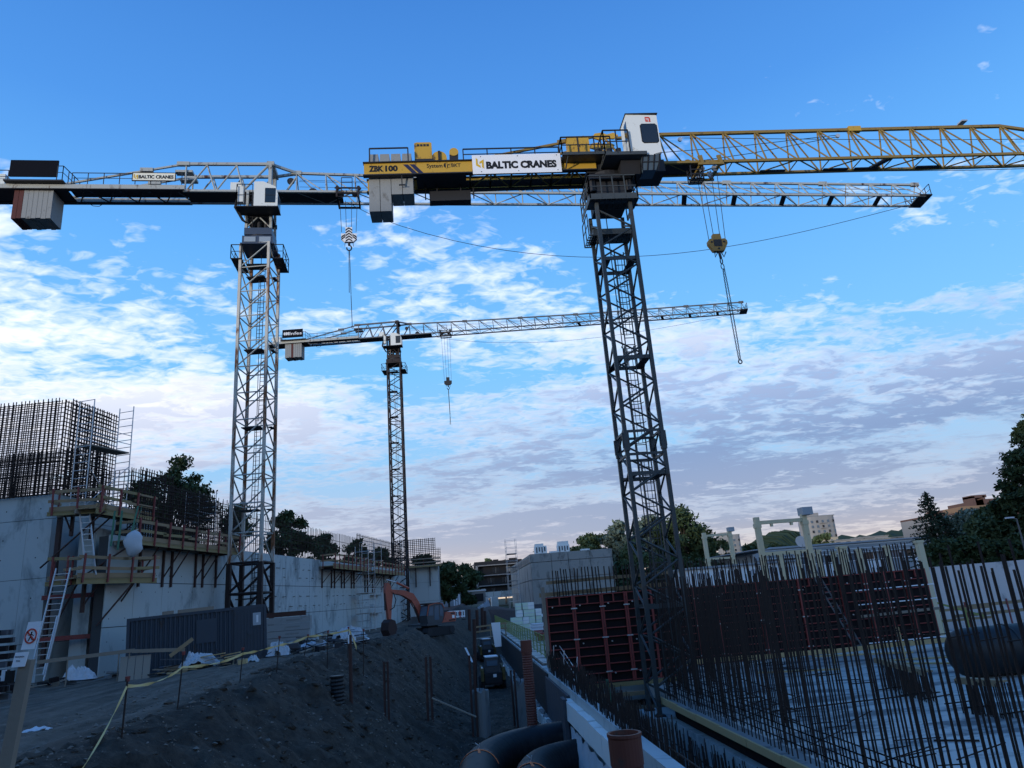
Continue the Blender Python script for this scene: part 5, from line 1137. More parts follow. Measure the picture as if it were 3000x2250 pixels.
# ------------------------------------------------------------------ excavator
def excavator():
    o = V((-2.9, 67.5, 0)); o.z = -.95
    t = thing('excavator', 'faded red tracked excavator with its arm folded down, in front of the distant mast', 'excavator', o, 46)
    for y in (-1.15, 1.15):
        pts = [(-1.75, .38), (-1.5, .08), (1.5, .08), (1.75, .38), (1.6, .72), (-1.6, .72)]
        MB().prism([(x, y - .28, z) for x, z in pts], (0, .56, 0)).build('track', 'black_rubber', t)
        for i in range(14): x = -1.55 + i * .24; MB().box(x, y - .3, .0, x + .15, y + .3, .08).build('track_shoe', 'black_rubber', t)
        for x in (-1.35, 1.35): MB().tube((x, y - .32, .4), (x, y + .32, .4), .28, 14).build('sprocket', 'dark_steel', t)
    MB().box(-1.0, -1.0, .35, 1.0, 1.0, .75).build('undercarriage', 'dark_steel', t); MB().tube((0, 0, .75), (0, 0, .95), .75, 20).build('slewing_ring', 'dark_steel', t)
    MB().box(-1.45, -1.25, .92, 2.0, 1.25, 1.10).build('upper_frame', 'cab_grey', t)
    MB().prism([(.35, -1.28, 1.08), (2.05, -1.28, 1.08), (2.12, -1.28, 1.3), (2.1, -1.28, 1.9), (.85, -1.28, 1.95), (.55, -1.28, 1.3)], (0, 2.56, 0)).build('engine_cover', 'orange_paint', t)
    MB().box(1.45, -1.295, 1.72, 1.95, -1.28, 1.83).build('vent', 'dark_steel', t); MB().box(1.62, -1.30, 1.36, 1.92, -1.28, 1.62).build('data_plate', 'sign_white', t); MB().box(1.2, -1.295, 1.16, 2.0, -1.28, 1.26).build('maker_mark', 'ink_black', t)
    MB().box(.9, -.6, 1.95, 1.9, .9, 2.08).build('hood', 'dark_steel', t)
    prof = [(-1.35, 1.08), (.35, 1.08), (.62, 1.55), (.66, 2.3), (.45, 2.68), (-.35, 2.78), (-1.2, 2.62), (-1.45, 1.75)]
    cb = MB().prism([(x, -1.25, z) for x, z in prof], (0, 1.0, 0)).build('cab', 'cab_grey', t)
    for nm, pts in (('door_glass', [(-.55, 1.35), (.0, 1.35), (.0, 2.55), (-.40, 2.55), (-.55, 2.2)]), ('side_glass', [(.12, 1.65), (.5, 1.65), (.52, 2.3), (.32, 2.55), (.12, 2.58)]), ('side_glass', [(-1.28, 1.75), (-.68, 1.75), (-.68, 2.52), (-1.08, 2.48)])):
        plate(nm, [(x, -1.252, z) for x, z in pts], 'glass_blue', cb, (0, -.012, 0))
    plate('front_glass', [(-1.46, -1.15, 1.78), (-1.25, -1.15, 2.55), (-1.25, -.35, 2.55), (-1.46, -.35, 1.78)], 'glass_blue', cb, (-.015, 0, 0))
    b = MB()
    for a, c in zip(prof[3:], prof[4:]): b.bar((a[0], -1.27, a[1]), (c[0], -1.27, c[1]), .05, .07)
    b.build('cab_frame', 'orange_paint', cb); MB().box(-1.3, -1.2, 2.7, .3, -.3, 2.82).build('cab_roof', 'bracket_dark', cb)
    yb = -.05
    boom = [(-.75, 1.35), (-1.15, 1.2), (-1.55, 2.2), (-2.25, 3.15), (-3.2, 3.62), (-4.35, 3.85), (-4.6, 4.02), (-4.5, 4.18), (-3.1, 4.05), (-2.0, 3.72), (-1.35, 2.95), (-.9, 2.1)]
    bm = MB().prism([(x, yb - .19, z) for x, z in boom], (0, .38, 0)).build('boom', 'orange_paint', t)
    stk_ = [(-4.55, 4.45), (-4.75, 4.75), (-5.0, 4.75), (-5.15, 4.2), (-5.1, 3.3), (-4.85, 1.7), (-4.6, 1.7), (-4.5, 2.9), (-4.35, 3.7)]
    MB().prism([(x, yb - .15, z) for x, z in stk_], (0, .30, 0)).build('dipper_arm', 'orange_paint', t)
    for nm, a, c, r0, m in (('arm_cylinder', (-2.4, 4.2), (-3.8, 4.75), .10, 'orange_paint'), ('arm_rod', (-3.8, 4.75), (-4.85, 5.0), .055, 'galvanised'), ('boom_cylinder', (-1.2, 1.3), (-1.85, 2.6), .09, 'bracket_dark'), ('boom_rod', (-1.85, 2.6), (-2.3, 3.35), .05, 'galvanised'), ('bucket_cylinder', (-5.1, 3.9), (-5.12, 2.5), .08, 'bracket_dark'), ('bucket_rod', (-5.12, 2.5), (-5.05, 1.75), .045, 'galvanised')):
        MB().tube((a[0], yb, a[1]), (c[0], yb, c[1]), r0, 10).build(nm, m, t)
    MB().prism([(-4.85, yb - .5, 1.75), (-4.45, yb - .5, 1.6), (-4.25, yb - .5, .95), (-4.5, yb - .5, .5), (-5.0, yb - .5, .42), (-5.25, yb - .5, .9), (-5.15, yb - .5, 1.5)], (0, 1.0, 0)).build('bucket', 'bracket_dark', t)
    for i in range(4): MB().prism([(-4.45, yb - .5 + .28 * i, .55), (-4.2, yb - .5 + .28 * i, .40), (-4.42, yb - .5 + .28 * i, .7)], (0, .12, 0)).build('bucket_tooth', 'dark_steel', t)
    MB().path([(-4.4, yb - .25, 3.9), (-4.15, yb - .3, 3.3), (-4.35, yb - .28, 2.7), (-4.75, yb - .22, 2.5)], .04, 6).build('hose', 'black_rubber', t)
excavator()
# two skid-steer loaders in the trench
def loader(label, o, yaw, s=1.):
    t = thing('skid_loader', label, 'loader', o, yaw); K = lambda *a: [x * s for x in a]
    for x in (-.72, .72):
        for y in (-.6, .55): MB().tube(K(x - .14, y, .4), K(x + .14, y, .4), .4 * s, 16).build('wheel', 'black_rubber', t)
        MB().prism([K(x - .07, -1.35, .9), K(x + .07, -1.35, .9), K(x + .07, -1.35, 1.25), K(x - .07, -1.35, 1.25)], K(0, 1.4, .25)).build('lift_arm', 'machine_yellow', t)
        MB().box(*K(x - .1, -1.25, .55, x + .1, -.95, 1.35)).build('rear_tower', 'machine_yellow', t)
    MB().box(*K(-.58, -1.3, .3, .58, 1.0, 1.05)).build('body', 'black_rubber', t)
    MB().box(*K(-.56, -1.36, .42, .56, -1.28, 1.0)).build('rear_door', 'black_rubber', t); MB().box(*K(-.02, -1.385, .78, .20, -1.36, .97)).build('rear_plate', 'sign_white', t)
    c = MB().hexa([K(x, y, z) for z, q in ((1.05, 0), (1.98, .1)) for x, y in ((-.5 + q, -.75), (.5 - q, -.75), (.5 - q, .55), (-.5 + q, .55))]).build('cab', 'cab_grey', t)
    MB().box(*K(-.36, -.80, 1.45, .36, -.76, 1.78)).build('rear_window', 'glass_blue', c); MB().box(*K(-.44, -.8, 1.985, .44, .6, 2.05)).build('roof', 'film', c)
    for x in (-.74, .74): MB().ell(K(x, -1.2, 1.42), .06 * s, .05 * s, .07 * s, 8, 6).build('lamp', 'sign_white', t)
    MB().box(*K(-.8, 1.3, .1, .8, 1.6, .65)).build('bucket', 'machine_yellow', t)
loader('black skid-steer loader seen from behind in the trench', (1.85, 52.5, -4.0), 3)
loader('small yellow machine farther down the trench, ahead of the black loader', (2.05, 70.0, -3.5), 10, .9)

# ------------------------------------------------------------------ posts and piles on the slope
def tube_post(label, px0, py0, px1, py1, s, w, mat='rust_steel', twin=False):
    a = aty(px0, py0, s); b = aty(px1, py1, s); g = gz(b.x, b.y); t = thing('steel_post', label, 'post', (b.x, b.y, min(b.z, g) - .4), group='steel soldier posts in the trench'); top = a - V((b.x, b.y, min(b.z, g) - .4))
    if twin:
        for dx in (-w * .36, w * .36):
            m = MB(); m.bar((dx, -w * .4, 0), top + V((dx, -w * .4, 0)), w * .36, .03, up=(0, 1, 0)); m.bar((dx, 0, 0), top + V((dx, 0, 0)), .03, w * .7, up=(0, 1, 0)); m.bar((dx, w * .4, 0), top + V((dx, w * .4, 0)), w * .36, .03, up=(0, 1, 0)); m.build('profile', mat, t)
    else:
        m = MB(); m.tube((0, 0, 0), top, w / 2, 12); m.build('pipe', mat, t); MB().tube(top, top + V((0, 0, .02)), w * .55, 12).build('rim', mat, t)
    return t
tube_post('tall rusty pipe post standing on the embankment, with a pale label', 1025, 1862, 1030, 2068, 25.5, .12)
tag(MB().box(-.04, -.075, 0, .0, -.06, .28).build('label_sheet', 'sign_white', None), 'small pale label sheet stuck on the tall rusty post', 'label').location = aty(1024, 1885, 25.5)
tube_post('twin-channel steel post halfway down the embankment', 1254, 1924, 1258, 2035, 33, .26, twin=True)
tube_post('twin-channel steel post rising from the left concrete pile', 1381, 1920, 1388, 2062, 34.5, .28, twin=True)
tube_post('rusty pipe post at the head of the trench', 1389, 1815, 1386, 1906, 52, .26)
tube_post('short twin-channel stub poking out of the slope', 1130, 1938, 1131, 1972, 27.5, .18, twin=True)
tube_post('thin steel post at the foot of the foam wall, left', 1496, 1965, 1502, 2040, 36, .09, twin=False)
tube_post('thin steel post at the foot of the foam wall, right', 1506, 1965, 1512, 2050, 35.5, .09, twin=False)
for i, (px, y0, y1) in enumerate(((1374, 1786, 1812), (1397, 1788, 1818), (1412, 1782, 1820), (1420, 1790, 1815))):
    tube_post(('rusty post at the far end of the trench, leftmost of four', 'rusty post at the far end of the trench, second of four', 'thickest rusty post at the far end of the trench', 'rusty post at the far end of the trench, by the ramp')[i], px, y0, px, y1, 84 + i, .35, twin=False)
def pile(label, x, y, top, r, seed):
    t = thing('concrete_pile', label, 'pile', (x, y, -4.4)); H = top + 4.4; q = random.Random(seed); b = MB(); n = 18
    for k, z in enumerate((0, H * .5, H * .85, H)):
        for i in range(n):
            a = 2 * math.pi * i / n; rr = r * (1 + (.05 if k < 3 else .10) * q.uniform(-1, 1)); b.v.append((rr * math.cos(a), rr * math.sin(a), z + (q.uniform(-.14, .14) if k == 3 else 0)))
    for k in range(3):
        for i in range(n): j = (i + 1) % n; b.f.append((k * n + i, k * n + j, k * n + n + j, k * n + n + i))
    b.v.append((0, 0, H + .12)); c = len(b.v) - 1
    for i in range(n): b.f.append((3 * n + i, 3 * n + (i + 1) % n, c))
    b.build('shaft', 'concrete_dark', t)
    for i in range(8): a = i * .785; rod('starter_bar', (r * .7 * math.cos(a), r * .7 * math.sin(a), H - .2), (r * .7 * math.cos(a) + q.uniform(-.06, .06), r * .7 * math.sin(a), H + q.uniform(.1, .35)), .03, 'rebar', t)
pile('round concrete pile head with steel channels, left one in the trench', .62, 35.0, -2.15, .42, 1)
pile('broken concrete pile head beside the corrugated orange pipe', 2.62, 36.2, -2.05, .46, 2)
tag(stick('plank', aty(1265, 2045, 28), aty(1395, 2100, 28), .12, .04, 'timber_grey'), 'thin grey plank lying across the slope', 'plank')

# ------------------------------------------------------------------ foundation wall of the excavation
def struct(name, b, mat, par=None): return tag(b.build(name, mat, par), kind='structure')
def trench_wall():
    t = thing('foundation_wall', 'long foundation wall on the right of the trench, dark membrane and white foam on its face', 'wall')
    MB().box(3.72, 9, -4.6, 4.05, 104, -1.52).build('wall_core', 'concrete', t)
    MB().box(3.66, 34, -4.2, 3.715, 104, -1.6).build('membrane', 'membrane', t)
    for i in range(9): y = 27.4 + i * .78; MB().box(3.60, y, -4.3, 3.70, y + .74, -1.72).build('drainage_board', 'board_grey', t)
    r = random.Random(3)
    for i in range(9): y = 18.2 + i * 1.02; MB().hexa([(x, y_, z) for z, q in ((-2.42, 0), (-1.80 + r.uniform(-.015, .02), .0)) for x, y_ in ((3.46 + r.uniform(-.012, .012), y + .03), (3.71, y + .03), (3.71, y + 1.0), (3.46, y + 1.0))]).build('foam_board', 'foam_white', t)
    for i in range(44): y = 29.6 + i * 1.02; MB().box(3.40 + r.uniform(-.02, .02), y, -4.3, 3.655, y + 1.0, -3.42 + r.uniform(-.03, .03)).build('foam_board', 'foam_white', t)
    b = MB(); n = 40   # torn pale film below the foam
    for i in range(n + 1):
        y = 17.5 + 9.6 * i / n; top = -2.42 - .10 - .14 * r.random() - .1 * math.sin(i * .5) ** 2
        for k in range(5): z = top + (-4.4 - top) * k / 4; b.v.append((3.56 - .03 * k + .03 * math.sin(i * 1.3 + k), y, z))
    b.f = [(i * 5 + k, (i + 1) * 5 + k, (i + 1) * 5 + k + 1, i * 5 + k + 1) for i in range(n) for k in range(4)]
    fo = b.build('film', 'film', t); fo.modifiers.new('thickness', 'SOLIDIFY').thickness = .004
    b = MB()
    for i in range(44): y = 30 + i * 1.02; b.ell((3.52, y + r.random(), -3.40), .14, .5, .05 + .04 * r.random(), 8, 5)
    tag(b.build('mortar_crumbs', 'concrete_dark', t), kind='stuff')
    MB().box(3.36, 26.7, -4.2, 3.5, 27.5, -1.75).build('drainage_board', 'board_grey', t)
    for k, z in enumerate((-1.2, -.95, -.7, -.45)): rod('guard_wire', (4.0, 27.8, z - .35), (4.5, 35.2, z - .1), .03, 'galvanised', t)
    for y in (28, 31.5, 35): rod('guard_post', (4.05, y, -1.6), (4.2, y, -.5), .045, 'galvanised', t)
trench_wall()
struct('pit_floor', MB().box(4.05, 7, -5.6, 8.0, 37.2, -5.3), 'concrete_dark')
struct('slab', MB().box(8.52, 7, -3.05, 60, 50, -2.6), 'concrete_slab')
struct('ledge', MB().box(3.9, 37.4, -1.7, 10.4, 104, -1.42), 'concrete_slab')
def inner_wall():
    t = thing('concrete_wall', 'pale concrete wall with dark openings below the slab edge, lower right', 'wall')
    z1 = -3.3; xs = (8.0, 8.4); op = [(24.0, 25.2, -5.0, -4.0), (18.3, 19.2, -5.0, -4.1), (28.3, 28.8, -3.9, -3.5)]
    ys = [8, 11.5, 15, 18.3, 19.2, 22, 24.0, 25.2, 28, 30.4]
    for a, c in zip(ys, ys[1:]):
        o = [q for q in op if q[0] <= a + .01 and q[1] >= c - .01]
        for z0, zz in ([(-5.3, o[0][2]), (o[0][3], z1)] if o else [(-5.3, z1)]):
            if zz > z0: MB().box(8.0, a + .006, z0, 8.4, c - .006, zz).build('wall_panel', 'concrete', t)
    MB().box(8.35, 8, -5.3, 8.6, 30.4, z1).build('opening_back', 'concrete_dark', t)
    MB().box(8.3, 8, z1, 8.51, 30.5, -2.66).build('gap_shade_strip', 'black_ply', t); MB().box(7.95, 8, -2.64, 8.52, 30.5, -2.60).build('edge_deck', 'concrete_dark', t)  # black strip painted in as the shade of the void under the slab
    r = random.Random(5)
    for i in range(10): y = 8 + i * 2.3; MB().box(7.86 + r.uniform(-.01, .01), y, -2.78, 7.94, y + 2.27, -2.555 + r.uniform(-.02, .02)).build('plywood_strip', 'plywood', t)
inner_wall()
def footing():
    t = thing('crane_footing', 'grey concrete footing block under the yellow crane mast', 'footing', (8.6, 31.65, -5.3))
    MB().box(-1.25, -1.3, 0, 1.3, 1.4, 2.05).build('block', 'concrete', t); MB().box(-.6, -1.34, .5, -.1, -1.3, .95).build('recess', 'black_ply', t)  # flat black plate stands in for the shade inside a hollow
    for x in (-.85, .85):
        for y in (-.85, .85): MB().box(x - .2, y - .2, 2.05, x + .2, y + .2, 2.12).build('base_plate', 'dark_steel', t)
footing()
def under_slab():
    t = thing('slab_edge', 'dark recess with timber bearers and props under the left formwork', 'formwork')
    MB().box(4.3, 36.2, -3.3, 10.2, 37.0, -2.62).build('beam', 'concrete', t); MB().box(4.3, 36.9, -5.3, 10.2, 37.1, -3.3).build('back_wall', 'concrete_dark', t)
    for z, m in ((-2.5, 'timber_yellow'), (-2.95, 'timber'), (-3.6, 'timber_grey'), (-3.95, 'timber')): stick('bearer', (4.5 if z > -3.3 else 5.5, 35.6, z), (10.0, 35.7, z), .1, .18, m, t)
    for x in (5.2, 6.4, 6.6, 7.4): rod('prop', (x, 35.9, -5.3), (x, 35.9, -3.3), .09, 'galvanised', t)
    for x in (6.35, 7.0, 7.15): MB().tube((x, 35.55, -3.6), (x, 35.55, -3.3), .06, 8).build('prop_head', 'foam_white', t)
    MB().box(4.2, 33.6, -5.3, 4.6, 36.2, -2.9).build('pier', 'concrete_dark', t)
    stick('strap', (6.6, 35.45, -2.2), (6.66, 35.4, -3.2), .16, .02, 'strap_green', t)
under_slab()

# ------------------------------------------------------------------ wall formwork
def formwork(label, x0, x1, y, z0, z1, cols, seed, ribs=11, yaw=0):
    t = thing('wall_formwork', label, 'formwork', (x0, y, z0), yaw); L = x1 - x0; H = z1 - z0; r = random.Random(seed)
    edges = [0] + list(cols) + [L]
    for a, c in zip(edges, edges[1:]):
        MB().box(a + .01, .02, 0, c - .01, .05, H).build('form_face', 'black_ply', t)
        for i in range(ribs): z = .04 + (H - .08) * i / (ribs - 1); MB().box(a + .06, -.10, z - .022, c - .06, .02, z + .022).build('rib', 'form_red', t)
        for x in (a + .05, c - .05): MB().box(x - .036, -.125, 0, x + .036, .02, H).build('stile', 'form_red', t)
        n = max(1, round((c - a) / .6))
        for i in range(1, n): x = a + (c - a) * i / n; MB().box(x - .03, -.09, H - .42, x + .03, .02, H - .05).build('stiffener', 'form_red', t)
        if c - a > 1.6:
            x = (a + c) / 2; MB().box(x - .06, -.13, 0, x + .06, -.101, H).build('soldier', 'form_red', t)
    for x in edges[1:-1]:
        for z in (.12, .5, .85): MB().box(x - .15, -.17, H * z - .028, x + .15, -.126, H * z + .028).build('clamp', 'clamp_grey', t)
    for x in [e + .3 for e in edges[:-1]]:
        for z in (.1, .45, .88): MB().tube((x, -.17, H * z), (x, -.1, H * z), .035, 8).build('tie_nut', 'clamp_grey', t)
    return t
formwork('red-ribbed wall formwork left of the yellow crane mast', 4.1, 10.6, 36.0, -2.40, 1.66, (1.35, 2.75, 3.95), 1, 11)
formwork('long red-ribbed wall formwork behind the rebar curtain', 11.6, 21.2, 40.0, -2.45, 1.58, (1.2, 2.4, 4.8, 7.2), 2, 11)
formwork('red-ribbed formwork with white guard rails at the right end', 21.25, 26.3, 40.0, -2.30, 1.60, (1.4, 2.6, 3.8), 3, 9)
def right_rails():
    t = thing('guard_rail', 'white guard rails and grey planks fixed to the right end formwork', 'guard rail', (21.2, 39.4, -2.4))
    for z in (3.1, 2.35, .35): rod('rail', (.3 if z > 1 else .6, 0, z), (5.2, 0, z + .03), .06, 'sign_white', t)
    for x in (.35, 2.7): rod('rail_post', (x, 0, 2.3), (x, 0, 3.1), .06, 'sign_white', t)
    for z in (1.75,): stick('plank', (.4, -.1, z), (5.2, -.1, z + .1), .3, .12, 'timber_grey', t)
    rod('rail_post', (3.2, 0, -.2), (3.2, 0, .35), .06, 'sign_white', t)
    lad('grey ladder leaning on the right formwork', (20.9, 38.6, -2.3), (19.5, 39.5, 2.1), (1, .2, 0), .4, mat='grey_steel')
right_rails()
def slab_rails():
    t = thing('timber_guard', 'yellow timber guard rail with posts in front of the long formwork', 'guard rail', (9.6, 36.9, -2.6)); r = random.Random(6)
    x = 0
    for e in (4.2, 8.6, 13.0, 15.9): stick('guard_board', (x, 0, .62 + r.uniform(-.05, .05)), (e + .2, .1, .62 + r.uniform(-.05, .05)), .05, .22, 'plywood', t); x = e
    for x in (.5, 4.4, 8.9, 12.6): stick('post', (x, .05, -.05), (x - .05, .05, 1.45), .12, .1, 'plywood', t)
    q = thing('timber_boards', 'loose boards lying on the slab in front of the long formwork', 'timber', (17, 33, -2.6))
    for a, c in (((.2, 3.2, .5), (4.6, 2.2, .4)), ((1.5, -.5, .35), (4.6, -2.2, .25)), ((-3.5, 1.5, .2), (-.2, .2, .2)), ((2.5, .8, .3), (5.2, .0, .3))): stick('board', a, c, .3, .06, 'plywood', q)
slab_rails()
def bar_fence(label, x0, x1, y, z0, z1, sp, dia, seed, rag=.12, boards=()):
    t = thing('rebar_row', label, 'rebar', (x0, y, 0)); r = random.Random(seed); s = []; x = 0
    while x < x1 - x0:
        s.append(((x, r.uniform(-.1, .1), z0), (x + r.uniform(-.06, .06), r.uniform(-.1, .1), z1 + r.uniform(-rag, rag)))); x += sp * r.uniform(.6, 1.4)
    bars(t, 'bar', s, dia, 'rebar', (x0, y, 0))
    for z in boards: stick('guard_board', (-.3, .25, z), (x1 - x0 + .3, .25, z + .05), .04, .16, 'timber', t)
bar_fence('upright starter bars above the left formwork', 4.6, 10.4, 36.5, 1.5, 2.95, .19, .05, 1, .06, boards=(2.35,))
bar_fence('dense upright starter bars above the long formwork', 11.4, 26.2, 41.0, 1.2, 3.0, .16, .05, 2, .16)
bar_fence('tall bars in front of the long formwork', 9.8, 17.5, 38.4, -2.6, 2.4, .42, .035, 3, .3)
tag(stick('guard_board', (3.9, 36.7, 1.78), (10.8, 36.7, 1.85), .05, .2, 'timber'), 'timber board along the top edge of the left formwork', 'board')
tag(MB().box(3.95, 35.75, -2.6, 4.08, 36.3, 2.15).build('end_board', 'timber_grey'), 'upright grey timber closing the left end of the formwork', 'board')

# ------------------------------------------------------------------ rebar curtain along the slab edge
def curtain():
    t = thing('rebar_curtain', 'tall double curtain of upright bars along the slab edge, lower right', 'rebar'); r = random.Random(8); s = []
    for x0, sp in ((8.22, .25), (8.62, .27)):
        y = 8.2
        while y < 31.5:
            x = x0 + r.uniform(-.03, .03); s.append(((x, y, -2.75), (x + r.uniform(-.04, .08), y + r.uniform(-.05, .05), 1.85 + r.uniform(-.28, .30)))); y += sp * r.uniform(.75, 1.25)
    bars(t, 'bar', s, .027, 'rebar')
    m = MB()
    for x0 in (8.22, 8.62):
        for z in (-2.3, -1.95): m.bar((x0 + .03, 8.2, z), (x0 + .03, 31.5, z), .024)
    for z in (-1.6, -.5, .6):
        y = 10.8
        while y < 31.3: m.bar((8.14, y, z + r.uniform(-.03, .03)), (8.70, y + .02, z + r.uniform(-.03, .03)), .018); y += r.uniform(.5, .9)
        m.build('tie_bars', 'rebar', t)
    q = thing('rebar_curtain', 'second curtain of bars set back on the slab behind the first', 'rebar'); s = []
    y = 22.
    while y < 36:
        x = 9.6 + r.uniform(-.5, .5); s.append(((x, y, -2.6), (x + r.uniform(-.1, .1), y + r.uniform(-.06, .06), 1.9 + r.uniform(-.4, .4)))); y += .24
    y = 24.
    while y < 38:
        x = 11.2 + r.uniform(-.5, .6); s.append(((x, y, -2.6), (x + r.uniform(-.1, .1), y, 1.8 + r.uniform(-.4, .4)))); y += .34
    bars(q, 'bar', s, .028, 'rebar')
    m = MB()
    for z in (-2.3, -2.0, -1.6): m.bar((9.6, 22, z), (10.2, 36, z), .03)
    for i in range(22): y = r.uniform(14, 36); x = r.uniform(8.9, 11.5); a = r.uniform(-.5, .5); m.bar((x, y, -2.55), (x + 1.2 * math.cos(a), y + 1.2 * math.sin(a), -2.55 + r.uniform(0, .3)), .025)
    tag(m.build('loose_bars', 'rebar', q), kind='stuff')
curtain()
def starter_rows():
    t = thing('starter_bars', 'thick rows of starter bars inside the foundation wall, left of the crane footing', 'rebar'); r = random.Random(9); s = []
    for x0, z0, z1, y0, y1, sp in ((3.82, -1.6, -.70, 17.5, 34, .085), (4.25, -5.3, -1.0, 16, 33, .10), (4.9, -5.3, -2.0, 15, 30, .13), (6.3, -5.3, -2.6, 14, 29, .13), (7.3, -5.3, -3.0, 13, 29.5, .13)):
        y = y0
        while y < y1: x = x0 + r.uniform(-.06, .06); s.append(((x, y, z0), (x + r.uniform(-.08, .08), y, z1 + r.uniform(-.2, .2)))); y += sp * r.uniform(.7, 1.3)
    bars(t, 'bar', s, .022, 'rebar')
    m = MB()
    for x0, z in ((4.25, -2.0), (4.25, -1.5), (4.9, -3.0), (6.3, -3.4), (7.3, -3.6)): m.bar((x0, 14, z), (x0, 33, z), .025)
    m.build('tie_bars', 'rebar', t)
    for k, (a, c) in enumerate((((16.3, 28.9), (15.4, 24.6)), ((15.15, 22.5), (15.5, 21.2)))):
        q = thing('starter_bars', ('cluster of short starter bars under a timber plank, left of the big black pipe', 'smaller cluster of starter bars under a plank, in front of the big black pipe')[k], 'rebar', (a[0], a[1], -2.6)); d = V((c[0] - a[0], c[1] - a[1], 0)); n = 30 if k == 0 else 18
        for i in range(n):
            for o in (-.14, .14): p = d * (i / (n - 1)) + V((o + r.uniform(-.03, .03), 0, 0)); stick('bar', p, p + V((r.uniform(-.04, .04), 0, .95 + r.uniform(-.05, .05))), .026, .026, 'rebar', q)
        stick('plank', V((0, 0, .98)) - d * .06, V((0, 0, 1.0)) + d * 1.06, .26, .05, 'timber', q)
        stick('plank', V((-.15, 0, .9)) - d * .05, V((-.15, 0, .92)) + d * 1.05, .03, .14, 'timber', q)
starter_rows()
for i, (a, c, l) in enumerate((((15.0, 19.6, -2.56), (17.6, 18.4, -2.56), 'pair of long bars lying on the slab at the right edge'), ((12.0, 19.5, -2.57), (12.9, 19.0, -2.57), 'short dark bar lying on the slab'), ((10.2, 25.5, -2.55), (16.5, 25.8, -2.5), 'long bent bar lying across the slab'))):
    tag(stick('loose_bar', a, c, .05, .04, 'rebar'), l, 'rebar')

# ------------------------------------------------------------------ pipes
def ribbed(pts, r, pitch=.09, amp=.018, n=20):
    pts = [vv(p) for p in pts]; out = []; L = [0]
    for a, b in zip(pts, pts[1:]): L.append(L[-1] + (b - a).length)
    m = int(L[-1] / pitch * 2); k = 0; rs = []
    for i in range(m + 1):
        s = L[-1] * i / m
        while k < len(L) - 2 and L[k + 1] < s: k += 1
        out.append(pts[k].lerp(pts[k + 1], (s - L[k]) / (L[k + 1] - L[k]))); rs.append(r + (amp if i % 2 else 0))
    b = MB(); b.path(out, r, n, rs); return b
def bez(p0, p1, p2, p3, n=14):
    p0, p1, p2, p3 = map(vv, (p0, p1, p2, p3)); return [p0 * (1 - t) ** 3 + p1 * 3 * t * (1 - t) ** 2 + p2 * 3 * t * t * (1 - t) + p3 * t ** 3 for t in [i / n for i in range(n + 1)]]
def black_pipe(label, p, r, cut):
    t = thing('drain_pipe', label, 'pipe', p[0]); o = vv(p[0]); q = [x - o for x in p]
    ribbed(q, r, .11, .016, 28).build('barrel', 'black_pipe', t, smooth=True)
    c = q[cut]; d = (q[cut + 1] - q[cut - 1]).normalized()
    MB().tube(c - d * .10, c + d * .10, r + .035, 28).build('collar', 'black_pipe', t)
    s = d.cross(ZA).normalized(); u = s.cross(d); b = MB(); e = c - d * .16
    ring = [e + s * ((r + .03) * math.cos(a)) + u * ((r + .03) * math.sin(a)) for a in [R(x) for x in range(20, 165, 12)]]
    for x, y in zip(ring, ring[1:]): b.bar(x, y, .07, .012, up=(x - e))
    b.build('lifting_strap', 'strap_orange', t)
    tp = e + u * (r + .05); b = MB(); b.bar(tp, tp + u * .16 + s * .05, .05, .02); b.bar(tp + u * .1, tp + u * .18 - s * .1, .04, .02); b.build('buckle', 'galvanised', t); stick('strap_tail', tp, tp - d * .35 - u * .05 + s * .08, .08, .012, 'strap_orange', t)
black_pipe('left of two big black ribbed pipes bending into the wall, with an orange strap', [vv((-.1, 18.5, -3.34)), vv((.05, 21.2, -3.34))] + bez((.2, 23.6, -3.34), (.4, 26.8, -3.34), (1.4, 27.9, -3.3), (3.7, 28.2, -3.28)), .62, 4)
black_pipe('right of two big black ribbed pipes bending into the wall, with an orange strap', [vv((1.5, 18.0, -3.42)), vv((1.62, 20.5, -3.42))] + bez((1.75, 22.6, -3.42), (1.9, 24.6, -3.42), (2.4, 25.5, -3.42), (3.7, 25.7, -3.4)), .56, 3)
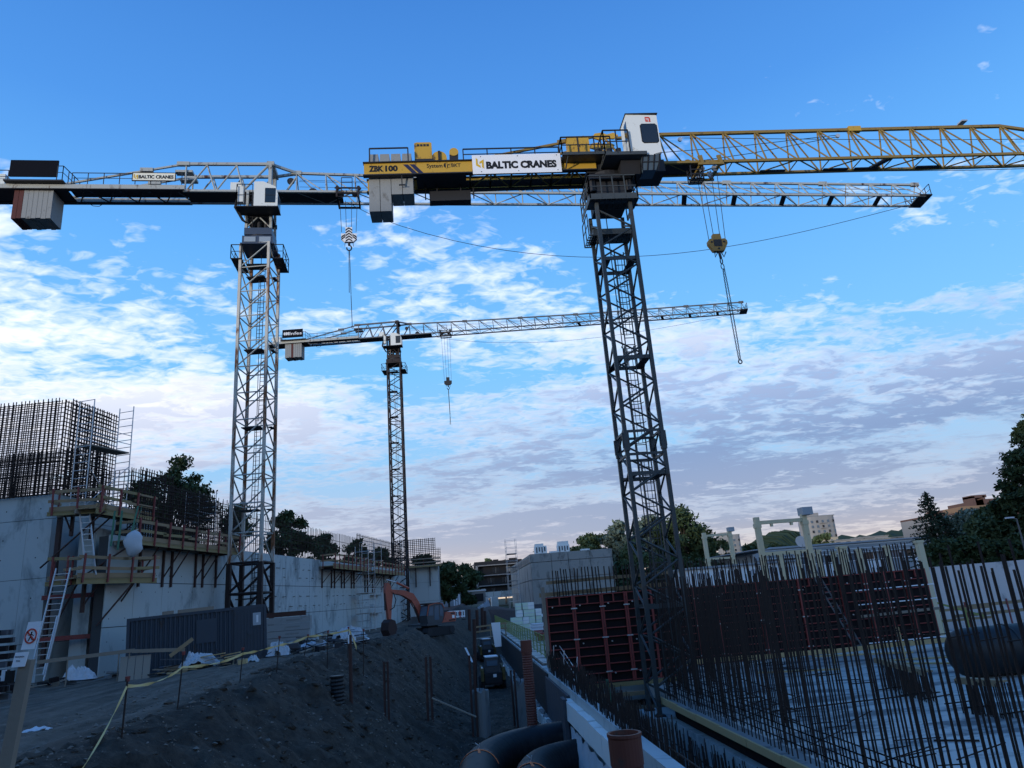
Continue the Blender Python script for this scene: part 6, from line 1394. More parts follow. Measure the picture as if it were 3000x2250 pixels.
def riser():
    t = thing('riser_pipe', 'tall brown-orange corrugated riser pipe standing in the trench', 'pipe', (2.4, 28.6, -4.0))
    ribbed([(0, 0, 0), (-.02, 0, 3.75)], .185, .085, .02, 20).build('barrel', 'orange_pipe', t, smooth=False); MB().tube((-.02, 0, 3.75), (-.02, 0, 4.2), .215, 20).build('socket', 'orange_pipe', t)
    q = thing('clay_pipe', 'wide rust-red pipe end sticking up at the bottom of the picture', 'pipe', (2.82, 14.0, -4.0))
    b = MB(); n = 28
    for rr, z in ((.285, 0), (.285, 2.75), (.30, 2.78), (.30, 3.22), (.315, 3.25), (.315, 3.30), (.265, 3.30), (.255, 2.6)):
        for i in range(n): a = 2 * math.pi * i / n; b.v.append((rr * math.cos(a), rr * math.sin(a), z))
    b.f = [(k * n + i, k * n + (i + 1) % n, (k + 1) * n + (i + 1) % n, (k + 1) * n + i) for k in range(7) for i in range(n)]
    b.build('barrel', 'orange_pipe', q, smooth=False); MB().tube((0, 0, 2.4), (0, 0, 2.6), .25, 20).build('inner_floor', 'black_ply', q)
    for z in (2.3, 2.36): MB().tube((0, 0, z), (0, 0, z + .03), .295, 28).build('groove_ring', 'orange_pipe', q)
    s = thing('ribbed_stub', 'short black ribbed pipe stub sunk in the embankment', 'pipe', aty(992, 2040, 25.2)); H = .95
    ribbed([(0, 0, -.6), (-.05, 0, H * .62)], .2, .11, .02, 18).build('barrel', 'black_pipe', s, smooth=False); MB().tube((-.05, 0, H * .62), (-.05, 0, H * .62 + .04), .235, 18).build('rim', 'black_pipe', s)
    k = thing('storage_pipe', 'huge black pipe lying on the slab at the right edge', 'pipe', (19.3, 28.6, -1.66))
    b = MB(); b.path([(0, 0, 0), (.05, 0, 0), (.2, 0, 0), (.55, .02, 0), (4, .15, 0), (9, .4, 0)], .9, 28, [.55, .72, .84, .92, .93, .93]); b.build('barrel', 'black_pipe', k, smooth=True)
    for x in (2.2, 5): MB().tube((x, .1, 0), (x + .12, .1, 0), .955, 28).build('band', 'black_pipe', k)
riser()

# ------------------------------------------------------------------ ledge: fence, stacks, ramp
def ledge_fence():
    t = thing('mesh_fence', 'yellow-green mesh guard fence along the edge of the ledge', 'fence', (4.35, 40.5, -1.42)); m = MB(); L = 58
    for i in range(30): rod('post', (0, i * 2, 0), (0, i * 2, 1.15), .06, 'net_yellow', t)
    for z in (.1, .6, 1.1): m.bar((0, 0, z), (0, L, z), .035)
    y = 0
    while y < L: m.bar((.0, y, .1), (.0, y, 1.1), .012); y += .3
    for z in (.3, .45, .75, .9): m.bar((0, 0, z), (0, L, z), .010)
    tag(m.build('mesh', 'net_yellow', t), kind='stuff')
    q = thing('mesh_fence', 'short yellow-green mesh fence turning away at the left formwork', 'fence', (4.35, 40.4, -1.42)); m = MB()
    for i in range(3): rod('post', (i * .9, -.8 * i, 0), (i * .9, -.8 * i, 1.2), .06, 'net_yellow', q)
    for z in (.1, .6, 1.15): m.bar((0, 0, z), (1.8, -1.6, z), .035)
    for i in range(16): m.bar((.12 * i, -.107 * i, .1), (.12 * i, -.107 * i, 1.15), .018)
    m.build('mesh', 'net_yellow', q); MB().box(1.2, -1.6, .1, 1.8, -1.5, .5).build('info_board', 'net_yellow', q)
ledge_fence()
r = random.Random(11); k = 0
for i in range(5):
    for j in range(4 - (i in (0, 4)) - (i == 0)):
        for d in range(1):
            t = thing('insulation_pack', 'pale green wrapped insulation pack in the stack behind the mesh fence', 'insulation', (5.0 + i * .62 + r.uniform(-.05, .05), 73 + d * 1.3, -1.42 + j * .66), r.uniform(-4, 4), 'wrapped insulation packs stacked on the ledge')
            MB().box(-.29, -.6, .01, .29, .6, .63).build('pack', 'foam_green' if (i + j) % 3 else 'foam_white', t); stick('wrap_band', (-.3, -.61, .32), (.3, -.61, .32), .02, .06, 'film', t)
def ledge_stuff():
    t = thing('site_skip', 'dark steel skip behind the insulation stack, by the raw concrete building', 'skip', (8.6, 80, -1.42))
    MB().hexa([(x, y, z) for z, q in ((.1, .2), (2.2, 0)) for x, y in ((-1.6 + q, -1), (1.6 - q, -1), (1.6 - q, 1), (-1.6 + q, 1))]).build('tub', 'board_grey', t); MB().box(-1.7, -1.05, 2.2, 1.7, 1.05, 2.32).build('rim', 'board_grey', t); MB().box(-.2, -1.04, 1.0, .0, -1.0, 1.3).build('plate', 'sign_white', t)
    q = thing('skip', 'black tipping skip beside the left end of the formwork', 'skip', (7.0, 50, -1.42), 10); MB().prism([(-1.5, -.9, .9), (-.8, -.9, .25), (1.6, -.9, .1), (2.0, -.9, 1.8), (.2, -.9, 1.75)], (0, 1.8, 0)).build('tub', 'black_ply', q); MB().box(-.6, -.6, 0, 1.4, .6, .2).build('skid', 'dark_steel', q)
    for j, (x, y, z) in enumerate(((5.4, 55, 0), (5.9, 58, .0), (6.5, 54, .45))):
        s = thing('formwork_stack', ('red formwork girders stacked on the ledge, nearest pile', 'red formwork girders stacked on the ledge, rear pile', 'red formwork girders on top with white ends')[j], 'formwork', (x, y, -1.42 + z), 8 * j)
        for i in range(7):
            for h in (0, .3): stick('girder', (0, i * .28, .14 + h), (3.2, i * .28, .14 + h), .1, .24, 'form_red', s)
            stick('girder_end', (-.02, i * .28, .14), (.06, i * .28, .14), .14, .26, 'film', s)
    g = thing('sheet_stack', 'stack of pale boards behind the red girders', 'boards', (5.8, 62, -1.42))
    for i in range(6): MB().box(0, 0, .2 + i * .13, 3.4 - .1 * i, 1.4, .31 + i * .13).build('board', 'film' if i % 2 else 'metal_pale', g)
    w_ = thing('gangway', 'grey timber gangway with handrails across the far trench', 'gangway', (1.0, 64, -2.2), 0)
    for i in range(4): stick('plank', (0, .22 * i, .85), (2.8, .22 * i, 1.0), .2, .05, 'timber_grey', w_)
    for y in (-.05, .75):
        for x in (.1, 1.4, 2.7): stick('rail_post', (x, y, .8), (x, y, 1.85), .05, .05, 'timber', w_)
        for z in (1.4, 1.8): stick('handrail', (0, y, z - .02), (2.8, y, z + .12), .03, .1, 'timber', w_)
    tag(MB().hexa([(x, y, z) for z in (-2.0, -.1) for x, y in ((2.4 + .2 * (z < -1), 62), (3.1, 62), (3.15, 62.1), (2.45 + .2 * (z < -1), 62.1))]).build('white_board', 'sign_white'), 'white board leaning beside the gangway', 'board')
    tag(MB().hexa([(.6, 60.5, -2.9), (.75, 60.5, -2.9), (.75, 60.6, -2.9), (.6, 60.6, -2.9), (.1, 61, -1.8), (.25, 61, -1.8), (.25, 61.1, -1.8), (.1, 61.1, -1.8)]).build('white_strip', 'sign_white'), 'slim white strip leaning left of the gangway', 'board')
ledge_stuff()
def barrier():
    o = aty(1335, 1800, 88); t = thing('road_barrier', 'red and white plastic road barrier on the dirt right of the excavator', 'barrier', (o.x, o.y, gz(o.x, o.y)), 6)
    for z in (.35, .95): MB().box(-1.1, -.03, z, 1.1, .03, z + .16).build('rail', 'sign_white', t)
    for i in range(9): x = -1.05 + i * .26; MB().box(x - .06, -.04, .3, x + .06, .04, 1.08).build('slat', 'sign_white' if i % 3 else 'ink_red', t)
    for x in (-.9, .9): MB().box(x - .2, -.25, 0, x + .2, .25, .1).build('foot', 'black_rubber', t)
barrier()

# ------------------------------------------------------------------ buildings behind the site
def box_building():
    t = thing('concrete_building', 'raw concrete box building with slots along its left side, centre background', 'building', (11.6, 118, 0))
    zs = (-1, 4.2, 6.9, 8.3)
    for a, b in zip((0, 3.4, 6.2, 9.8, 13.5), (3.38, 6.18, 9.78, 13.5)):
        for c, d in zip(zs, zs[1:]): MB().box(a + .03, 0, c + .05, b - .03, .3, d - .05).build('wall_panel', 'concrete_mid', t)
    for a in range(0, 48, 6):
        for c, d in zip(zs, zs[1:]): MB().box(-.02, a + .31 if a == 0 else a + .05, c + .05, .3, a + 5.95, d - .05).build('wall_panel', 'concrete_mid', t)
    for i in range(22): MB().box(-.05, 2.0 + i * 2.05, 6.95, -.02, 2.45 + i * 2.05, 7.9).build('slot', 'ink_black', t)
    MB().box(.2, .2, -1, 13.4, 47.5, 8.15).build('core', 'concrete_dark', t)
    for k, (x, y) in enumerate(((2.2, 4), (6.2, 5))):
        q = thing('wrapped_bale', ('white wrapped bale on the concrete building roof, left', 'white wrapped bale with printed marks on the concrete building roof, right')[k], 'bale', (11.6 + x, 118 + y, 8.15))
        b = MB(); b.box(-1.0, -.8, .0, 1.0, .8, 1.5); b.box(-.9, -.7, 1.5, .5 + .4 * k, .7, 1.9 + .2 * k); b.build('wrap', 'foam_white', q)
        for i in range(4): MB().box(-.8 + .45 * i, -.83, .4 + .2 * (i % 2), -.6 + .45 * i, -.8, 1.3).build('printed_mark', 'board_grey', q)
    for x in (4.2, 9.5): tag(MB().box(11.6 + x - .7, 120, 8.16, 11.6 + x + .7, 121, 8.6).build('roof_crate', 'foam_white'), 'low white crate on the roof, ' + ('between the two bales' if x < 5 else 'near the right end of the roof edge'), 'crate')
box_building()
scaffold('scaffold stair tower against the left side of the raw concrete building', (9.0, 112), 90, 2.6, 1.6, .2, 10.4, decks=(2, 4, 6, 8), step=1.0)
def black_block():
    t = thing('apartment_block', 'black three-storey apartment block with pale balcony slabs, far centre', 'building', (4.5, 200, 2.2))
    MB().box(0, 1.2, 0, 12.5, 14, 9.4).build('wall', 'black_facade', t); MB().box(-.3, 0, 8.2, 12.8, 14.2, 9.5).build('roof', 'black_facade', t)
    for z in (0.2, 2.95, 5.65, 8.3): MB().box(.4, -.2, z, 12.6, 1.2, z + .25).build('balcony_slab', 'plaster', t)
    for x in (0, ): MB().box(x, -.2, 0, x + .6, 1.2, 8.5).build('pillar', 'plaster', t)
    MB().box(-2.4, 2.5, 0, .0, 12, 7.6).build('side_wing', 'black_facade', t); MB().box(-2.5, 2.3, 0, -2.1, 2.6, 7.6).build('pillar', 'plaster', t); MB().box(-2.6, 2.3, 7.6, .0, 12, 7.9).build('wing_roof', 'plaster', t)
    for x, z, w_, m in ((1.2, .9, 1.1, 'window_lit'), (8.8, .9, 1.1, 'plaster'), (8.4, 6.4, 1.1, 'plaster'), (4, .9, 1.4, 'glass_dark'), (3, 3.6, 2, 'glass_dark'), (7, 3.6, 2, 'glass_dark'), (4.5, 6.3, 2, 'glass_dark'), (-1.4, 1.2, .7, 'window_lit'), (-1.4, 5.2, .7, 'window_lit')):
        y = 1.17 if x > 0 else 2.47; wn = MB().box(x, y - .05, z, x + w_, y, z + 1.5).build('window', m, t); MB().box(x + w_ / 2 - .04, y - .09, z, x + w_ / 2 + .04, y - .05, z + 1.5).build('mullion', 'plaster', wn)
    for z in (3.2, 5.9):
        for i in range(12): stick('balustrade', (.8 + i, -.1, z), (.8 + i, -.1, z + .9), .05, .05, 'black_facade', t)
    for x, w_, h in ((5, 1.5, .5), (9.5, 2.2, .6)): MB().box(x, 3, 9.5, x + w_, 5, 9.5 + h).build('roof_unit', 'black_facade', t)
    f = thing('garden_wall', 'grey low wall in front of the black apartment block', 'wall', (6.2, 185, 2.0))
    for i in range(5): MB().box(i * 2.05, 0, 0, i * 2.05 + 2, .25, 1.5).build('wall_panel', 'concrete', f); MB().box(i * 2.05 - .06, -.05, 0, i * 2.05 + .06, .3, 1.7).build('pillar', 'concrete_dark', f)
black_block()
def small_sheds():
    t = thing('teal_shed', 'grey-green gabled shed half hidden by trees, left of the black block', 'building', (-4.6, 137, .8))
    MB().prism([(0, 0, 0), (4.6, 0, 0), (4.6, 0, 3.2), (3.4, 0, 4.6), (0, 0, 3.0)], (0, 7, 0)).build('wall', 'metal_blue', t)
    for x in (3.3, 3.75, 4.2): MB().box(x, -.05, .2, x + .25, 0, 3.1).build('pale_door_strip', 'metal_pale', t)
    MB().box(-.2, -.2, 4.2, 4.9, 7.2, 4.35).build('roof_edge', 'metal_blue', t)
    s = thing('site_cabin', 'low pale site cabin with a dark window in front of the black block', 'cabin', (-.2, 150, 1.0))
    MB().box(0, 0, 0, 5.2, 2.4, 2.5).build('body', 'plaster', s); MB().box(-.2, -.2, 2.5, 5.4, 2.6, 2.75).build('roof', 'metal_pale', s); MB().box(.4, -.04, .7, 2.6, 0, 1.9).build('window', 'glass_dark', s); MB().box(3.1, -.04, .5, 4.8, 0, 2.0).build('opening', 'black_facade', s)
    for i in range(4): MB().box(.4 + .55 * i, -.07, .7, .46 + .55 * i, -.04, 1.9).build('window_bar', 'metal_pale', s)
    for k, (x, y) in enumerate(((-1.2, 145), (5.2, 158), (7.2, 159))):
        q = thing('wrapped_pallet', ('white wrapped pallet left of the site cabin', 'white wrapped pallet on the red ground, left of the pair', 'white wrapped pallet on the red ground, right of the pair')[k], 'pallet', (x, y, gz(x, y)), 5 * k)
        MB().box(-.7, -.6, .15, .7, .6, 2.4).build('wrap', 'foam_white', q); MB().box(-.75, -.62, 0, .75, .62, .15).build('pallet', 'timber_grey', q)
    crumple('rubble_bag', 'white rubble bag in front of the wrapped pallets', (4.2, 140, 0), 1.3, .8, 1.6, 'plastic_white', 9, 'bag')
small_sheds()
def warehouse():
    t = thing('warehouse', 'long blue-grey metal warehouse with a window band, right background', 'building', (47.5, 110, .9))
    MB().box(0, .3, 0, 40, 22, 4.9).build('wall', 'metal_blue', t)
    MB().prism([(-1.8, 0, 3.4), (40, 0, 3.4), (40, 0, 5.1), (1.0, 0, 5.25), (-1.8, 0, 4.4)], (0, 1.0, 0)).build('fascia', 'metal_blue', t)
    for i in range(8): MB().box(-1.2 + .3 * (i > 5), -.06, 3.5 + i * .2, 40, -.002, 3.58 + i * .2).build('fascia_rib', 'metal_pale' if i % 3 == 0 else 'metal_blue', t)
    MB().box(-2.2, -.3, 4.95, 40, 22, 5.1).build('roof', 'metal_blue', t)
    for i in range(16):
        x = .6 + i * 2.2; wn = MB().box(x, .24, 2.35, x + 1.9, .3, 3.3).build('window', 'glass_dark' if i % 3 == 1 else 'glass_blue', t); MB().box(x + 1.3, .2, 2.35, x + 1.4, .24, 3.3).build('window_post', 'sign_white', wn); MB().box(x, .2, 2.25, x + 1.95, .24, 2.35).build('window_sill', 'sign_white', wn)
    for i in range(14): MB().box(.2 + i * 2.6, .22, .3, 2.7 + i * 2.6, .3, 2.1).build('cladding_panel', ('metal_pale', 'metal_blue', 'metal_blue')[i % 3], t)
    q = thing('annex', 'low white annex in front of the warehouse, behind the rebar tops', 'building', (30.5, 95, .9))
    MB().box(0, 0, 0, 15, 9, 2.6).build('wall', 'metal_pale', q); MB().box(-.3, -.3, 2.6, 15.3, 9.3, 2.85).build('roof', 'metal_blue', q)
    for i in range(6): MB().box(.8 + i * 2.4, -.05, 1.3, 1.7 + i * 2.4, 0, 2.0).build('window', 'window_lit', q)
    s = thing('dish_antenna', 'white satellite dish on a mast by the cream portal frame', 'antenna', (43.8, 90, .9)); rod('mast', (0, 0, 0), (0, 0, 7.2), .08, 'galvanised', s); MB().tube((-.1, -.1, 4.9), (.12, .1, 5.0), .75, 16, .15).build('dish', 'sign_white', s)
warehouse()
def tower_block(label, o, w_, d, h, floors, cols, mats, ant=0):
    t = thing('tower_block', label, 'building', o); n = 18
    MB().prism([(w_ / 2 + w_ / 2 * math.copysign(abs(math.cos(a)) ** .5, math.cos(a)), d / 2 + d / 2 * math.copysign(abs(math.sin(a)) ** .5, math.sin(a)), 0) for a in [2 * math.pi * i / n for i in range(n)]], (0, 0, h)).build('wall', mats[0], t)
    MB().box(w_ * .1, d * .2, h, w_ * .5, d * .8, h + 2.4).build('roof_house', mats[0], t); MB().box(w_ * .04, d * .06, h, w_ * .96, d * .9, h + .5).build('roof', 'concrete_dark', t)
    MB().box(w_ * .12, -.25, 0, w_ * .9, .2, h * .55).build('lower_facade', mats[1], t)
    for f in range(floors):
        z = 1.2 + (h - 2) * f / floors
        for c in range(cols):
            x = w_ * (.14 + .72 * c / (cols - 1)) - .55; MB().box(x, -.45, z, x + 1.1, -.25, z + 1.4).build('window', 'glass_blue' if (f + c) % 3 else 'glass_dark', t)
        if f % 1 == 0: MB().box(w_ * .40, -1.1, z - .5, w_ * .62, -.25, z - .3).build('balcony', 'plaster', t)
    for i in range(ant): x = w_ * (.12 + .38 * i / ant); rod('antenna', (x, d * .5, h + 2), (x, d * .5, h + 4 + (i * 7 % 3) * .9), .25, 'dark_steel', t)
tower_block('rounded high-rise with rooftop antennas on the skyline, right', (210, 420, 6), 19, 15, 28.5, 9, 5, ('plaster', 'plaster_tan'), 7)
tower_block('small pale high-rise seen behind the smaller cream frame', (185, 500, 6), 15, 12, 26, 7, 4, ('plaster', 'plaster'), 0)
def brick_block():
    t = thing('brick_block', 'tan brick apartment block with a roof frame, above the trees at right', 'building', (99, 150, 1))
    MB().box(4.5, 0, 0, 11, 12, 10.6).build('wall', 'plaster', t); MB().box(11, -.5, 0, 17, 12, 12.3).build('stair_tower', 'brick_tan', t); MB().box(17, -.2, 0, 30, 12, 13.6).build('wall', 'brick_red', t)
    b = MB(); b.box(14.5, 0, 12.3, 15.2, 3, 14.4); b.box(17, 0, 12.3, 17.6, 3, 14.4); b.box(14.5, 0, 14.0, 18, 3, 14.6); b.build('roof_frame', 'brick_red', t); MB().box(4.5, -.3, 10.6, 11, 12, 11.0).build('cornice', 'brick_red', t)
    for f in range(4):
        for c in range(2): MB().box(5.6 + c * 2.5, -.08, 1.5 + f * 2.6, 7.0 + c * 2.5, 0, 2.9 + f * 2.6).build('window', 'window_lit', t)
    for x in (6, 8): MB().box(x, 3, 11, x + 1.2, 4, 12).build('chimney', 'brick_red', t)
    for k, (px, y, s, w_, h) in enumerate(((2500, 1578, 300, 18, 4), (2560, 1570, 330, 14, 5), (2610, 1574, 260, 13, 6), (2655, 1572, 260, 12, 6))):
        p = aty(px, y, s); q = thing('flat_roof_house', ('pale flat-roofed house on the far hillside, leftmost', 'pale house on the far hillside, second from left', 'pinkish flat-roofed house above the warehouse roof', 'grey flat-roofed house next to the spruce')[k], 'house', (p.x, p.y, p.z - h))
        MB().box(-w_ / 2, 0, -3, w_ / 2, 8, h - .4).build('wall', ('plaster', 'plaster', 'plaster_tan', 'plaster')[k], q); MB().box(-w_ / 2 - .3, -.3, h - .4, w_ / 2 + .3, 8.3, h).build('roof', 'concrete_dark', q)
        for i in range(4): MB().box(-w_ / 2 + 1 + i * w_ / 4, -.1, h * .45, -w_ / 2 + 1 + i * w_ / 4 + w_ / 9, 0, h * .75).build('window', 'glass_dark', q)
brick_block()
def frames():
    for k, (x0, x1, y, z0, z1, zb, w_) in enumerate(((25.55, 29.75, 60, .7, 6.75, 3.85, .42), (38.1, 42.2, 110, .8, 9.1, 5.3, .55))):
        t = thing('portal_frame', ('large cream steel portal frame standing behind the rebar tops', 'smaller cream steel portal frame farther back, by the tall tree')[k], 'steel frame', (x0, y, z0)); W = x1 - x0; H = z1 - z0
        for x in (0, W):
            MB().box(x - w_ / 2, -w_ / 2, 0, x + w_ / 2, w_ / 2, H).build('column', 'frame_cream', t); MB().box(x - w_ * .65, -w_ * .6, H - .9, x + w_ * .65, w_ * .6, H - .55).build('corbel', 'frame_cream', t); MB().box(x - w_ * .6, -w_ * .6, (zb - z0) - .7, x + w_ * .6, w_ * .6, zb - z0 - .4).build('corbel', 'frame_cream', t)
        MB().box(w_ / 2, -.15, H - .62, W - w_ / 2, .15, H - .32).build('beam', 'frame_cream', t); MB().box(w_ / 2, -.15, zb - z0 - .35, W - w_ / 2, .15, zb - z0 - .05).build('beam', 'frame_cream', t)
        for x in (W * .3, W * .72): MB().box(x - .1, -.12, H - .85, x + .1, .12, H - .62).build('hanger', 'frame_cream', t)
        MB().box(W - .2, -.5, H - .1, W + .7, .5, H + .55).build('cap_box', 'metal_blue', t)
    for i, (px, py, s, w_) in enumerate(((2285, 1625, 55, .3), (2335, 1620, 55, .3), (2395, 1612, 55, .32), (2440, 1617, 55, .3), (2465, 1602, 54, .5), (2515, 1610, 55, .3), (2595, 1600, 55, .3), (2690, 1585, 45.5, .36))):
        p = aty(px, py, s); t = thing('steel_column', ('cream column stub left of the big portal frame leg', 'cream column stub between the big frame legs', 'cream column stub right of the big portal frame', 'slim cream column left of the broad one', 'broad cream column, thickest of the row', 'slim cream column right of the broad one', 'cream column behind the right formwork', 'nearest cream column at the right formwork end')[i], 'column', (p.x, p.y, .5 if i < 7 else -2.6), group='cream steel columns')
        MB().box(-w_ / 2, -w_ / 2, 0, w_ / 2, w_ / 2, p.z - (.5 if i < 7 else -2.6)).build('shaft', 'frame_cream', t); MB().box(-w_ * .7, -w_ * .6, p.z - (.5 if i < 7 else -2.6) - .12, w_ * .7, w_ * .6, p.z - (.5 if i < 7 else -2.6) + .04).build('head_plate', 'frame_cream', t)
frames()
def right_wall():
    t = thing('rendered_wall', 'pale smooth retaining wall at the right edge behind the upright bars', 'wall', (30.5, 50.0, -2.6))
    for i in range(5): MB().box(i * 5.4 + .01, 0, 0, i * 5.4 + 5.39, .5, 4.18).build('wall_panel', 'wall_render', t)
    MB().box(27, .1, 0, 60, .5, 4.1).build('wall_panel', 'wall_render', t)
    q = thing('edge_protection', 'yellow-green edge protection frames in front of the pale wall', 'guard rail', (29.3, 46.5, -2.6))
    for x in (0, 1.6, 3.4, 5.2): stick('post', (x, 0, 0), (x, 0, 2.4 if x < 1 else 1.5), .1, .1, 'net_yellow', q)
    for z in (1.45, .8): stick('rail', (0, 0, z), (5.2, 0, z), .05, .16, 'timber', q)
    stick('brace', (.3, 0, 2.4), (4.6, 0, .9), .08, .12, 'net_yellow', q); stick('brace', (0, 0, 1.4), (1.5, 0, .2), .08, .12, 'net_yellow', q)
    s = thing('timber_guard', 'timber guard boards across the pale wall at the right edge', 'guard rail', (32.5, 47.5, -2.6))
    for z, d in ((1.5, .3), (.95, .1)): stick('guard_board', (0, 0, z), (10, d, z + .1), .05, .2, 'timber', s)
    for x in (1, 4, 7): stick('post', (x, 0, 0), (x, 0, 1.8), .08, .08, 'bracket_red', s)
    p = aty(2978, 1520, 60); l = thing('street_lamp', 'grey street lamp in front of the dark trees at the right edge', 'street lamp', (p.x, p.y, .9)); h = p.z - .9
    MB().tube((0, 0, 0), (0, 0, h), .09, 10, .06).build('pole', 'grey_steel', l); MB().bar((0, 0, h), (-.55, 0, h + .1), .07).build('arm', 'grey_steel', l); MB().hexa([(x, y, z) for z in (h + .08, h + .2) for x, y in ((-.95, -.15), (-.25, -.12), (-.25, .12), (-.95, .15))]).build('lamp_head', 'film', l)
right_wall()

# ------------------------------------------------------------------ trees
def leaf_mesh(name, cents, size, mat, r):
    n = len(cents); a = r.rand(n, 3) * 2 - 1; a /= np.linalg.norm(a, axis=1)[:, None] + 1e-9; b = np.cross(a, r.rand(n, 3) * 2 - 1); b /= np.linalg.norm(b, axis=1)[:, None] + 1e-9
    s = size * (.55 + .9 * r.rand(n))[:, None]; a = a * s; b = b * s * .55
    v = np.stack([cents - a, cents - b * .9, cents + a, cents + b], 1).reshape(-1, 3)
    me = bpy.data.meshes.new(name); mesh_np(me, v, np.arange(4 * n).reshape(n, 4), mat, False); return me
def tree(label, x, y, z0, h, rad, seed, leaf='leaf_dark', n=6500, size=.2, crown=.72, clumps=26, airy=.0, lean=0., cs=1., name='broadleaf_tree', grp=None):
    t = thing(name, label, 'tree', (x, y, z0), group=grp); r = np.random.RandomState(seed); q = random.Random(seed)
    cz = h * (1 - crown / 2); rz_ = h * crown / 2; clumps = int(clumps * 1.6); n = int(n * 1.5)
    C = []; 
    for i in range(clumps):
        while True:
            p = r.rand(3) * 2 - 1
            if np.linalg.norm(p) < 1: break
        p = p / (np.linalg.norm(p) + 1e-9) * (np.linalg.norm(p) ** .5)
        wz = 1 - .25 * max(p[2], 0); c = np.array([p[0] * rad * .80 * wz + lean * p[2], p[1] * rad * .80 * wz, cz + p[2] * rz_ * .86]); C.append((c, max(rad, rz_ * .55) * q.uniform(.20, .42) * cs * (1 - .2 * abs(p[2]))))
    wgt = np.array([c[1] ** 2 for c in C]); wgt /= wgt.sum(); pts = []
    for (c, cr), k in zip(C, (wgt * n).astype(int)):
        d = r.randn(k, 3); d /= np.linalg.norm(d, axis=1)[:, None] + 1e-9; rr = cr * (r.rand(k) ** (.45 - .1 * airy))[:, None] * (1 + .45 * r.randn(k, 1) * .6)
        pts.append(c + d * rr * np.array([1, 1, .72]))
    pts = np.concatenate(pts); link('crown', leaf_mesh('crown', pts, size, leaf, r), t)
    b = MB(); tr = max(.12, h * .018); top = (lean * .3, 0, cz + rz_ * .3)
    b.path([(0, 0, -.5), (q.uniform(-.1, .1), 0, cz * .4), (lean * .15, 0, cz), top], tr, 8, [tr * 1.3, tr, tr * .7, tr * .2])
    for c, cr in C[:: 2]:
        s = q.uniform(.35, .8); p0 = V((lean * .15 * s, 0, cz * s + .1)); m_ = p0.lerp(V(c), .5) + V((0, 0, .1 * h * .3)); b.path([p0, m_, V(c)], tr * .3, 5, [tr * .42, tr * .26, tr * .08])
    b.build('trunk', 'bark', t); return t
def T(label, px, ytop, s, wpx, seed, z0=None, **kw):
    p = aty(px, ytop, s); z0 = gz(p.x, p.y) if z0 is None else z0; rad = wpx / 2 * s / 2172 * 1.12; tree(label, p.x, p.y, z0, p.z - z0, rad, seed, **kw)
T('big dark tree behind the long wall, left of the white mast', 500, 1322, 78, 260, 1, n=11000, size=.22, clumps=34, crown=.66, cs=.75)
T('tree behind the rebar right of the white mast', 850, 1478, 96, 120, 2, n=7500, size=.26, clumps=24, crown=.66)
T('dark tree seen through the lower white mast', 690, 1440, 92, 90, 3, n=3500, size=.24, clumps=14)
T('low dark tree behind the middle of the long wall', 945, 1552, 104, 120, 4, n=5500, size=.28, clumps=20)
T('low tree behind the long wall, left of the distant mast', 1040, 1572, 112, 100, 5, n=4500, size=.3, clumps=18)
T('small dark tree just left of the distant mast', 1110, 1585, 120, 80, 6, n=3500, size=.3, clumps=14)
T('tree in front of the far end wall mat', 1235, 1618, 121, 95, 7, n=4500, size=.3, clumps=16)
T('round dark tree at the corner of the far end wall', 1310, 1640, 126, 100, 8, n=7000, size=.3, clumps=22, crown=.95)
T('dark tree left of the black apartment block', 1360, 1648, 150, 100, 9, n=6500, size=.36, clumps=20, crown=.95)
T('pale tree behind the black apartment block, left', 1428, 1628, 245, 55, 10, n=3000, size=.6, clumps=14, leaf='leaf_mid')
T('tree behind the black apartment block, right', 1475, 1640, 250, 60, 11, n=2600, size=.6, clumps=12)
T('treetop behind the left roof bale', 1575, 1600, 190, 60, 12, n=2600, size=.5, clumps=12)
T('tree at the left of the grove behind the concrete building', 1725, 1562, 150, 110, 13, n=6500, size=.42, clumps=22, leaf='leaf_mid', crown=.9)
T('tall grey-green tree in the grove, left of the yellow mast', 1805, 1522, 152, 120, 14, n=7500, size=.42, clumps=24, leaf='leaf_grey', crown=.9)
T('light green tree in the grove behind the yellow mast', 1850, 1580, 140, 90, 15, n=4500, size=.4, clumps=16, leaf='leaf_mid', crown=.92)
T('tall tree in the grove directly behind the yellow mast', 1890, 1492, 156, 130, 16, n=8000, size=.42, clumps=26, leaf='leaf_grey', crown=.88)
T('tallest dark tree of the grove, right of the yellow mast', 1990, 1478, 150, 165, 17, n=10000, size=.4, clumps=32, crown=.9)
T('dark tree inside the smaller cream frame', 2105, 1572, 140, 85, 18, n=4500, size=.4, clumps=16, crown=.9)
T('dark tree between the two cream frames', 2200, 1582, 145, 85, 19, n=5000, size=.42, clumps=18, crown=.95)
T('bushy tree inside the big cream frame', 2270, 1565, 150, 70, 20, n=3600, size=.42, clumps=14, crown=.95)
T('tree in front of the rounded high-rise', 2400, 1548, 185, 70, 21, n=4000, size=.5, clumps=16, leaf='leaf_mid', crown=.95)
T('grey-green willow behind the spruce', 2825, 1492, 92, 150, 22, n=9000, size=.3, clumps=30, leaf='leaf_grey', crown=.95)
T('mid green tree left of the street lamp', 2890, 1470, 84, 150, 23, n=8000, size=.3, clumps=28, leaf='leaf_mid', crown=.95)
T('large airy dark tree cut by the right edge', 3000, 1175, 66, 230, 24, n=8500, size=.2, clumps=46, crown=.82, airy=1, cs=.62)
T('lower dark tree at the right edge behind the lamp', 2960, 1400, 72, 190, 25, n=9000, size=.25, clumps=30, crown=.95)
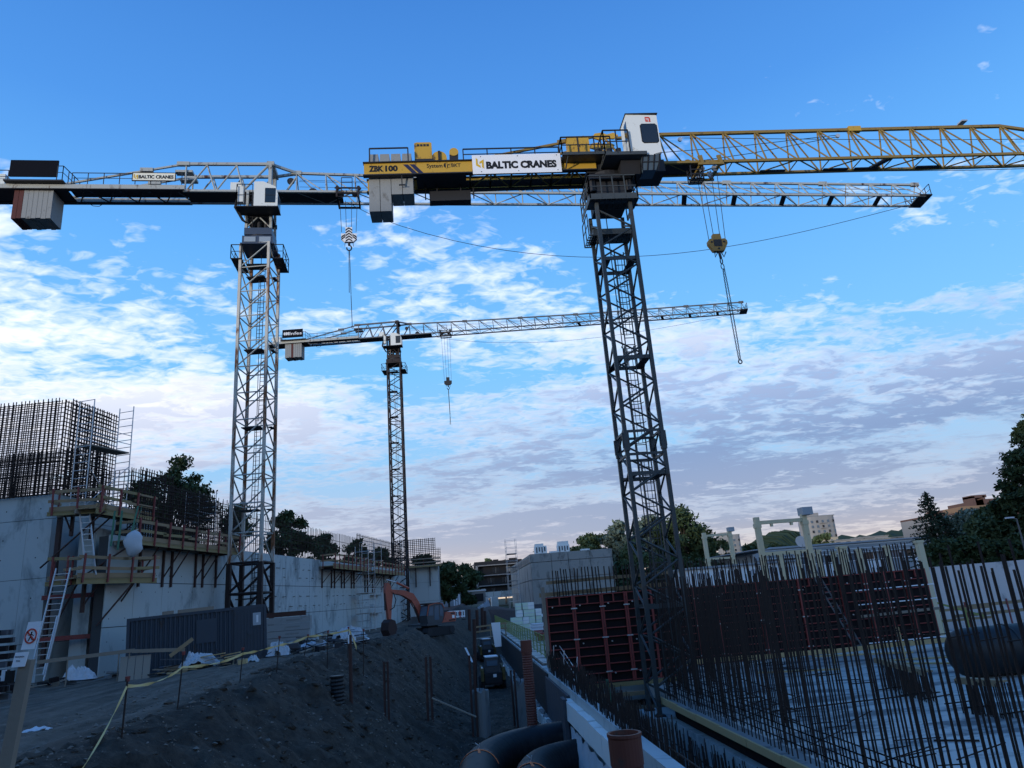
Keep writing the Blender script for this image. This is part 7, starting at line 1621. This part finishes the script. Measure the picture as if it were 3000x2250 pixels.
for i in range(6): T(('dark hedge tree above the pale wall, nearest the spruce', 'dark hedge tree above the pale wall, second from the spruce', 'dark hedge tree above the pale wall, third from the spruce', 'dark hedge tree above the pale wall, fourth from the spruce', 'dark hedge tree above the pale wall, by the lamp', 'dark hedge tree above the pale wall, at the frame edge')[i], 2745 + i * 55, 1575 - 8 * (i % 3), 64, 90, 40 + i, n=3800, size=.22, clumps=16, crown=1.0)
T('round tree peeping over the concrete building roof', 1690, 1600, 158, 90, 63, n=5000, size=.42, clumps=18, crown=.95)
T('dark tree between the roof corner and the grove', 1765, 1548, 160, 110, 64, n=6500, size=.42, clumps=22, crown=.95)
T('dark filler tree behind the yellow mast', 1935, 1520, 162, 130, 65, n=7000, size=.42, clumps=24, crown=.95)
T('bushy dark undergrowth behind the left formwork', 1830, 1640, 132, 150, 60, n=5000, size=.4, clumps=20, crown=1.0)
T('dark undergrowth right of the yellow mast', 1965, 1630, 130, 150, 61, n=5000, size=.4, clumps=20, crown=1.0)
T('dark shrubs at the right end of the grove', 2075, 1640, 128, 120, 62, n=4000, size=.4, clumps=18, crown=1.0)
def spruce(label, px, ytop, ybase, s, seed):
    a = aty(px, ytop, s); z0 = .9; h = a.z - z0; t = thing('spruce_tree', label, 'tree', (a.x, a.y, z0)); r = np.random.RandomState(seed); pts = []; b = MB()
    b.path([(0, 0, -.5), (0, 0, h * .5), (0, 0, h)], .2, 8, [.24, .15, .02]); z = .5
    while z < h * .98:
        f = 1 - z / h; L = 3.9 * f ** .85 + .15; n = int(6 + 8 * f)
        for i in range(n):
            an = r.rand() * 6.28; l = L * (.65 + .5 * r.rand()); d = np.array([math.cos(an), math.sin(an), 0]); droop = -.28 * l
            for k in range(int(10 + 26 * f)): u = r.rand() ** .7; c = np.array([0, 0, z]) + d * l * u + np.array([0, 0, droop * u + .12 * l * u * u]) + r.randn(3) * np.array([.10, .10, .07]); pts.append(c)
            b.path([(0, 0, z), tuple(np.array([0, 0, z]) + d * l + np.array([0, 0, droop + .12 * l]))], .03, 4, [.04, .012])
        z += .22 + .22 * f
    link('crown', leaf_mesh('crown', np.array(pts), .13, 'needle', r), t); b.build('trunk', 'bark', t)
spruce('tall dark spruce at the end of the warehouse', 2708, 1438, 1680, 70, 3)
spruce('smaller dark spruce beside the tall spruce', 2755, 1500, 1680, 69, 4)

# made-up block, unseen behind the camera, added to keep low sun off the site
def added_shade_block():
    t = thing('apartment_block', 'long plain block added out of view behind the camera to shade the site', 'building', (-34, -34, -.5), -45)
    MB().box(-150, -14, 0, 130, 0, 24.6).build('wall', 'plaster_tan', t); MB().box(-150.5, -14.5, 24.6, 130.5, .5, 25.2).build('roof', 'concrete_dark', t)
    for i in range(40): MB().box(-145 + i * 6.8, 0, 1.2, -143 + i * 6.8, .06, 23.5).build('window_column', 'glass_dark', t)
added_shade_block()
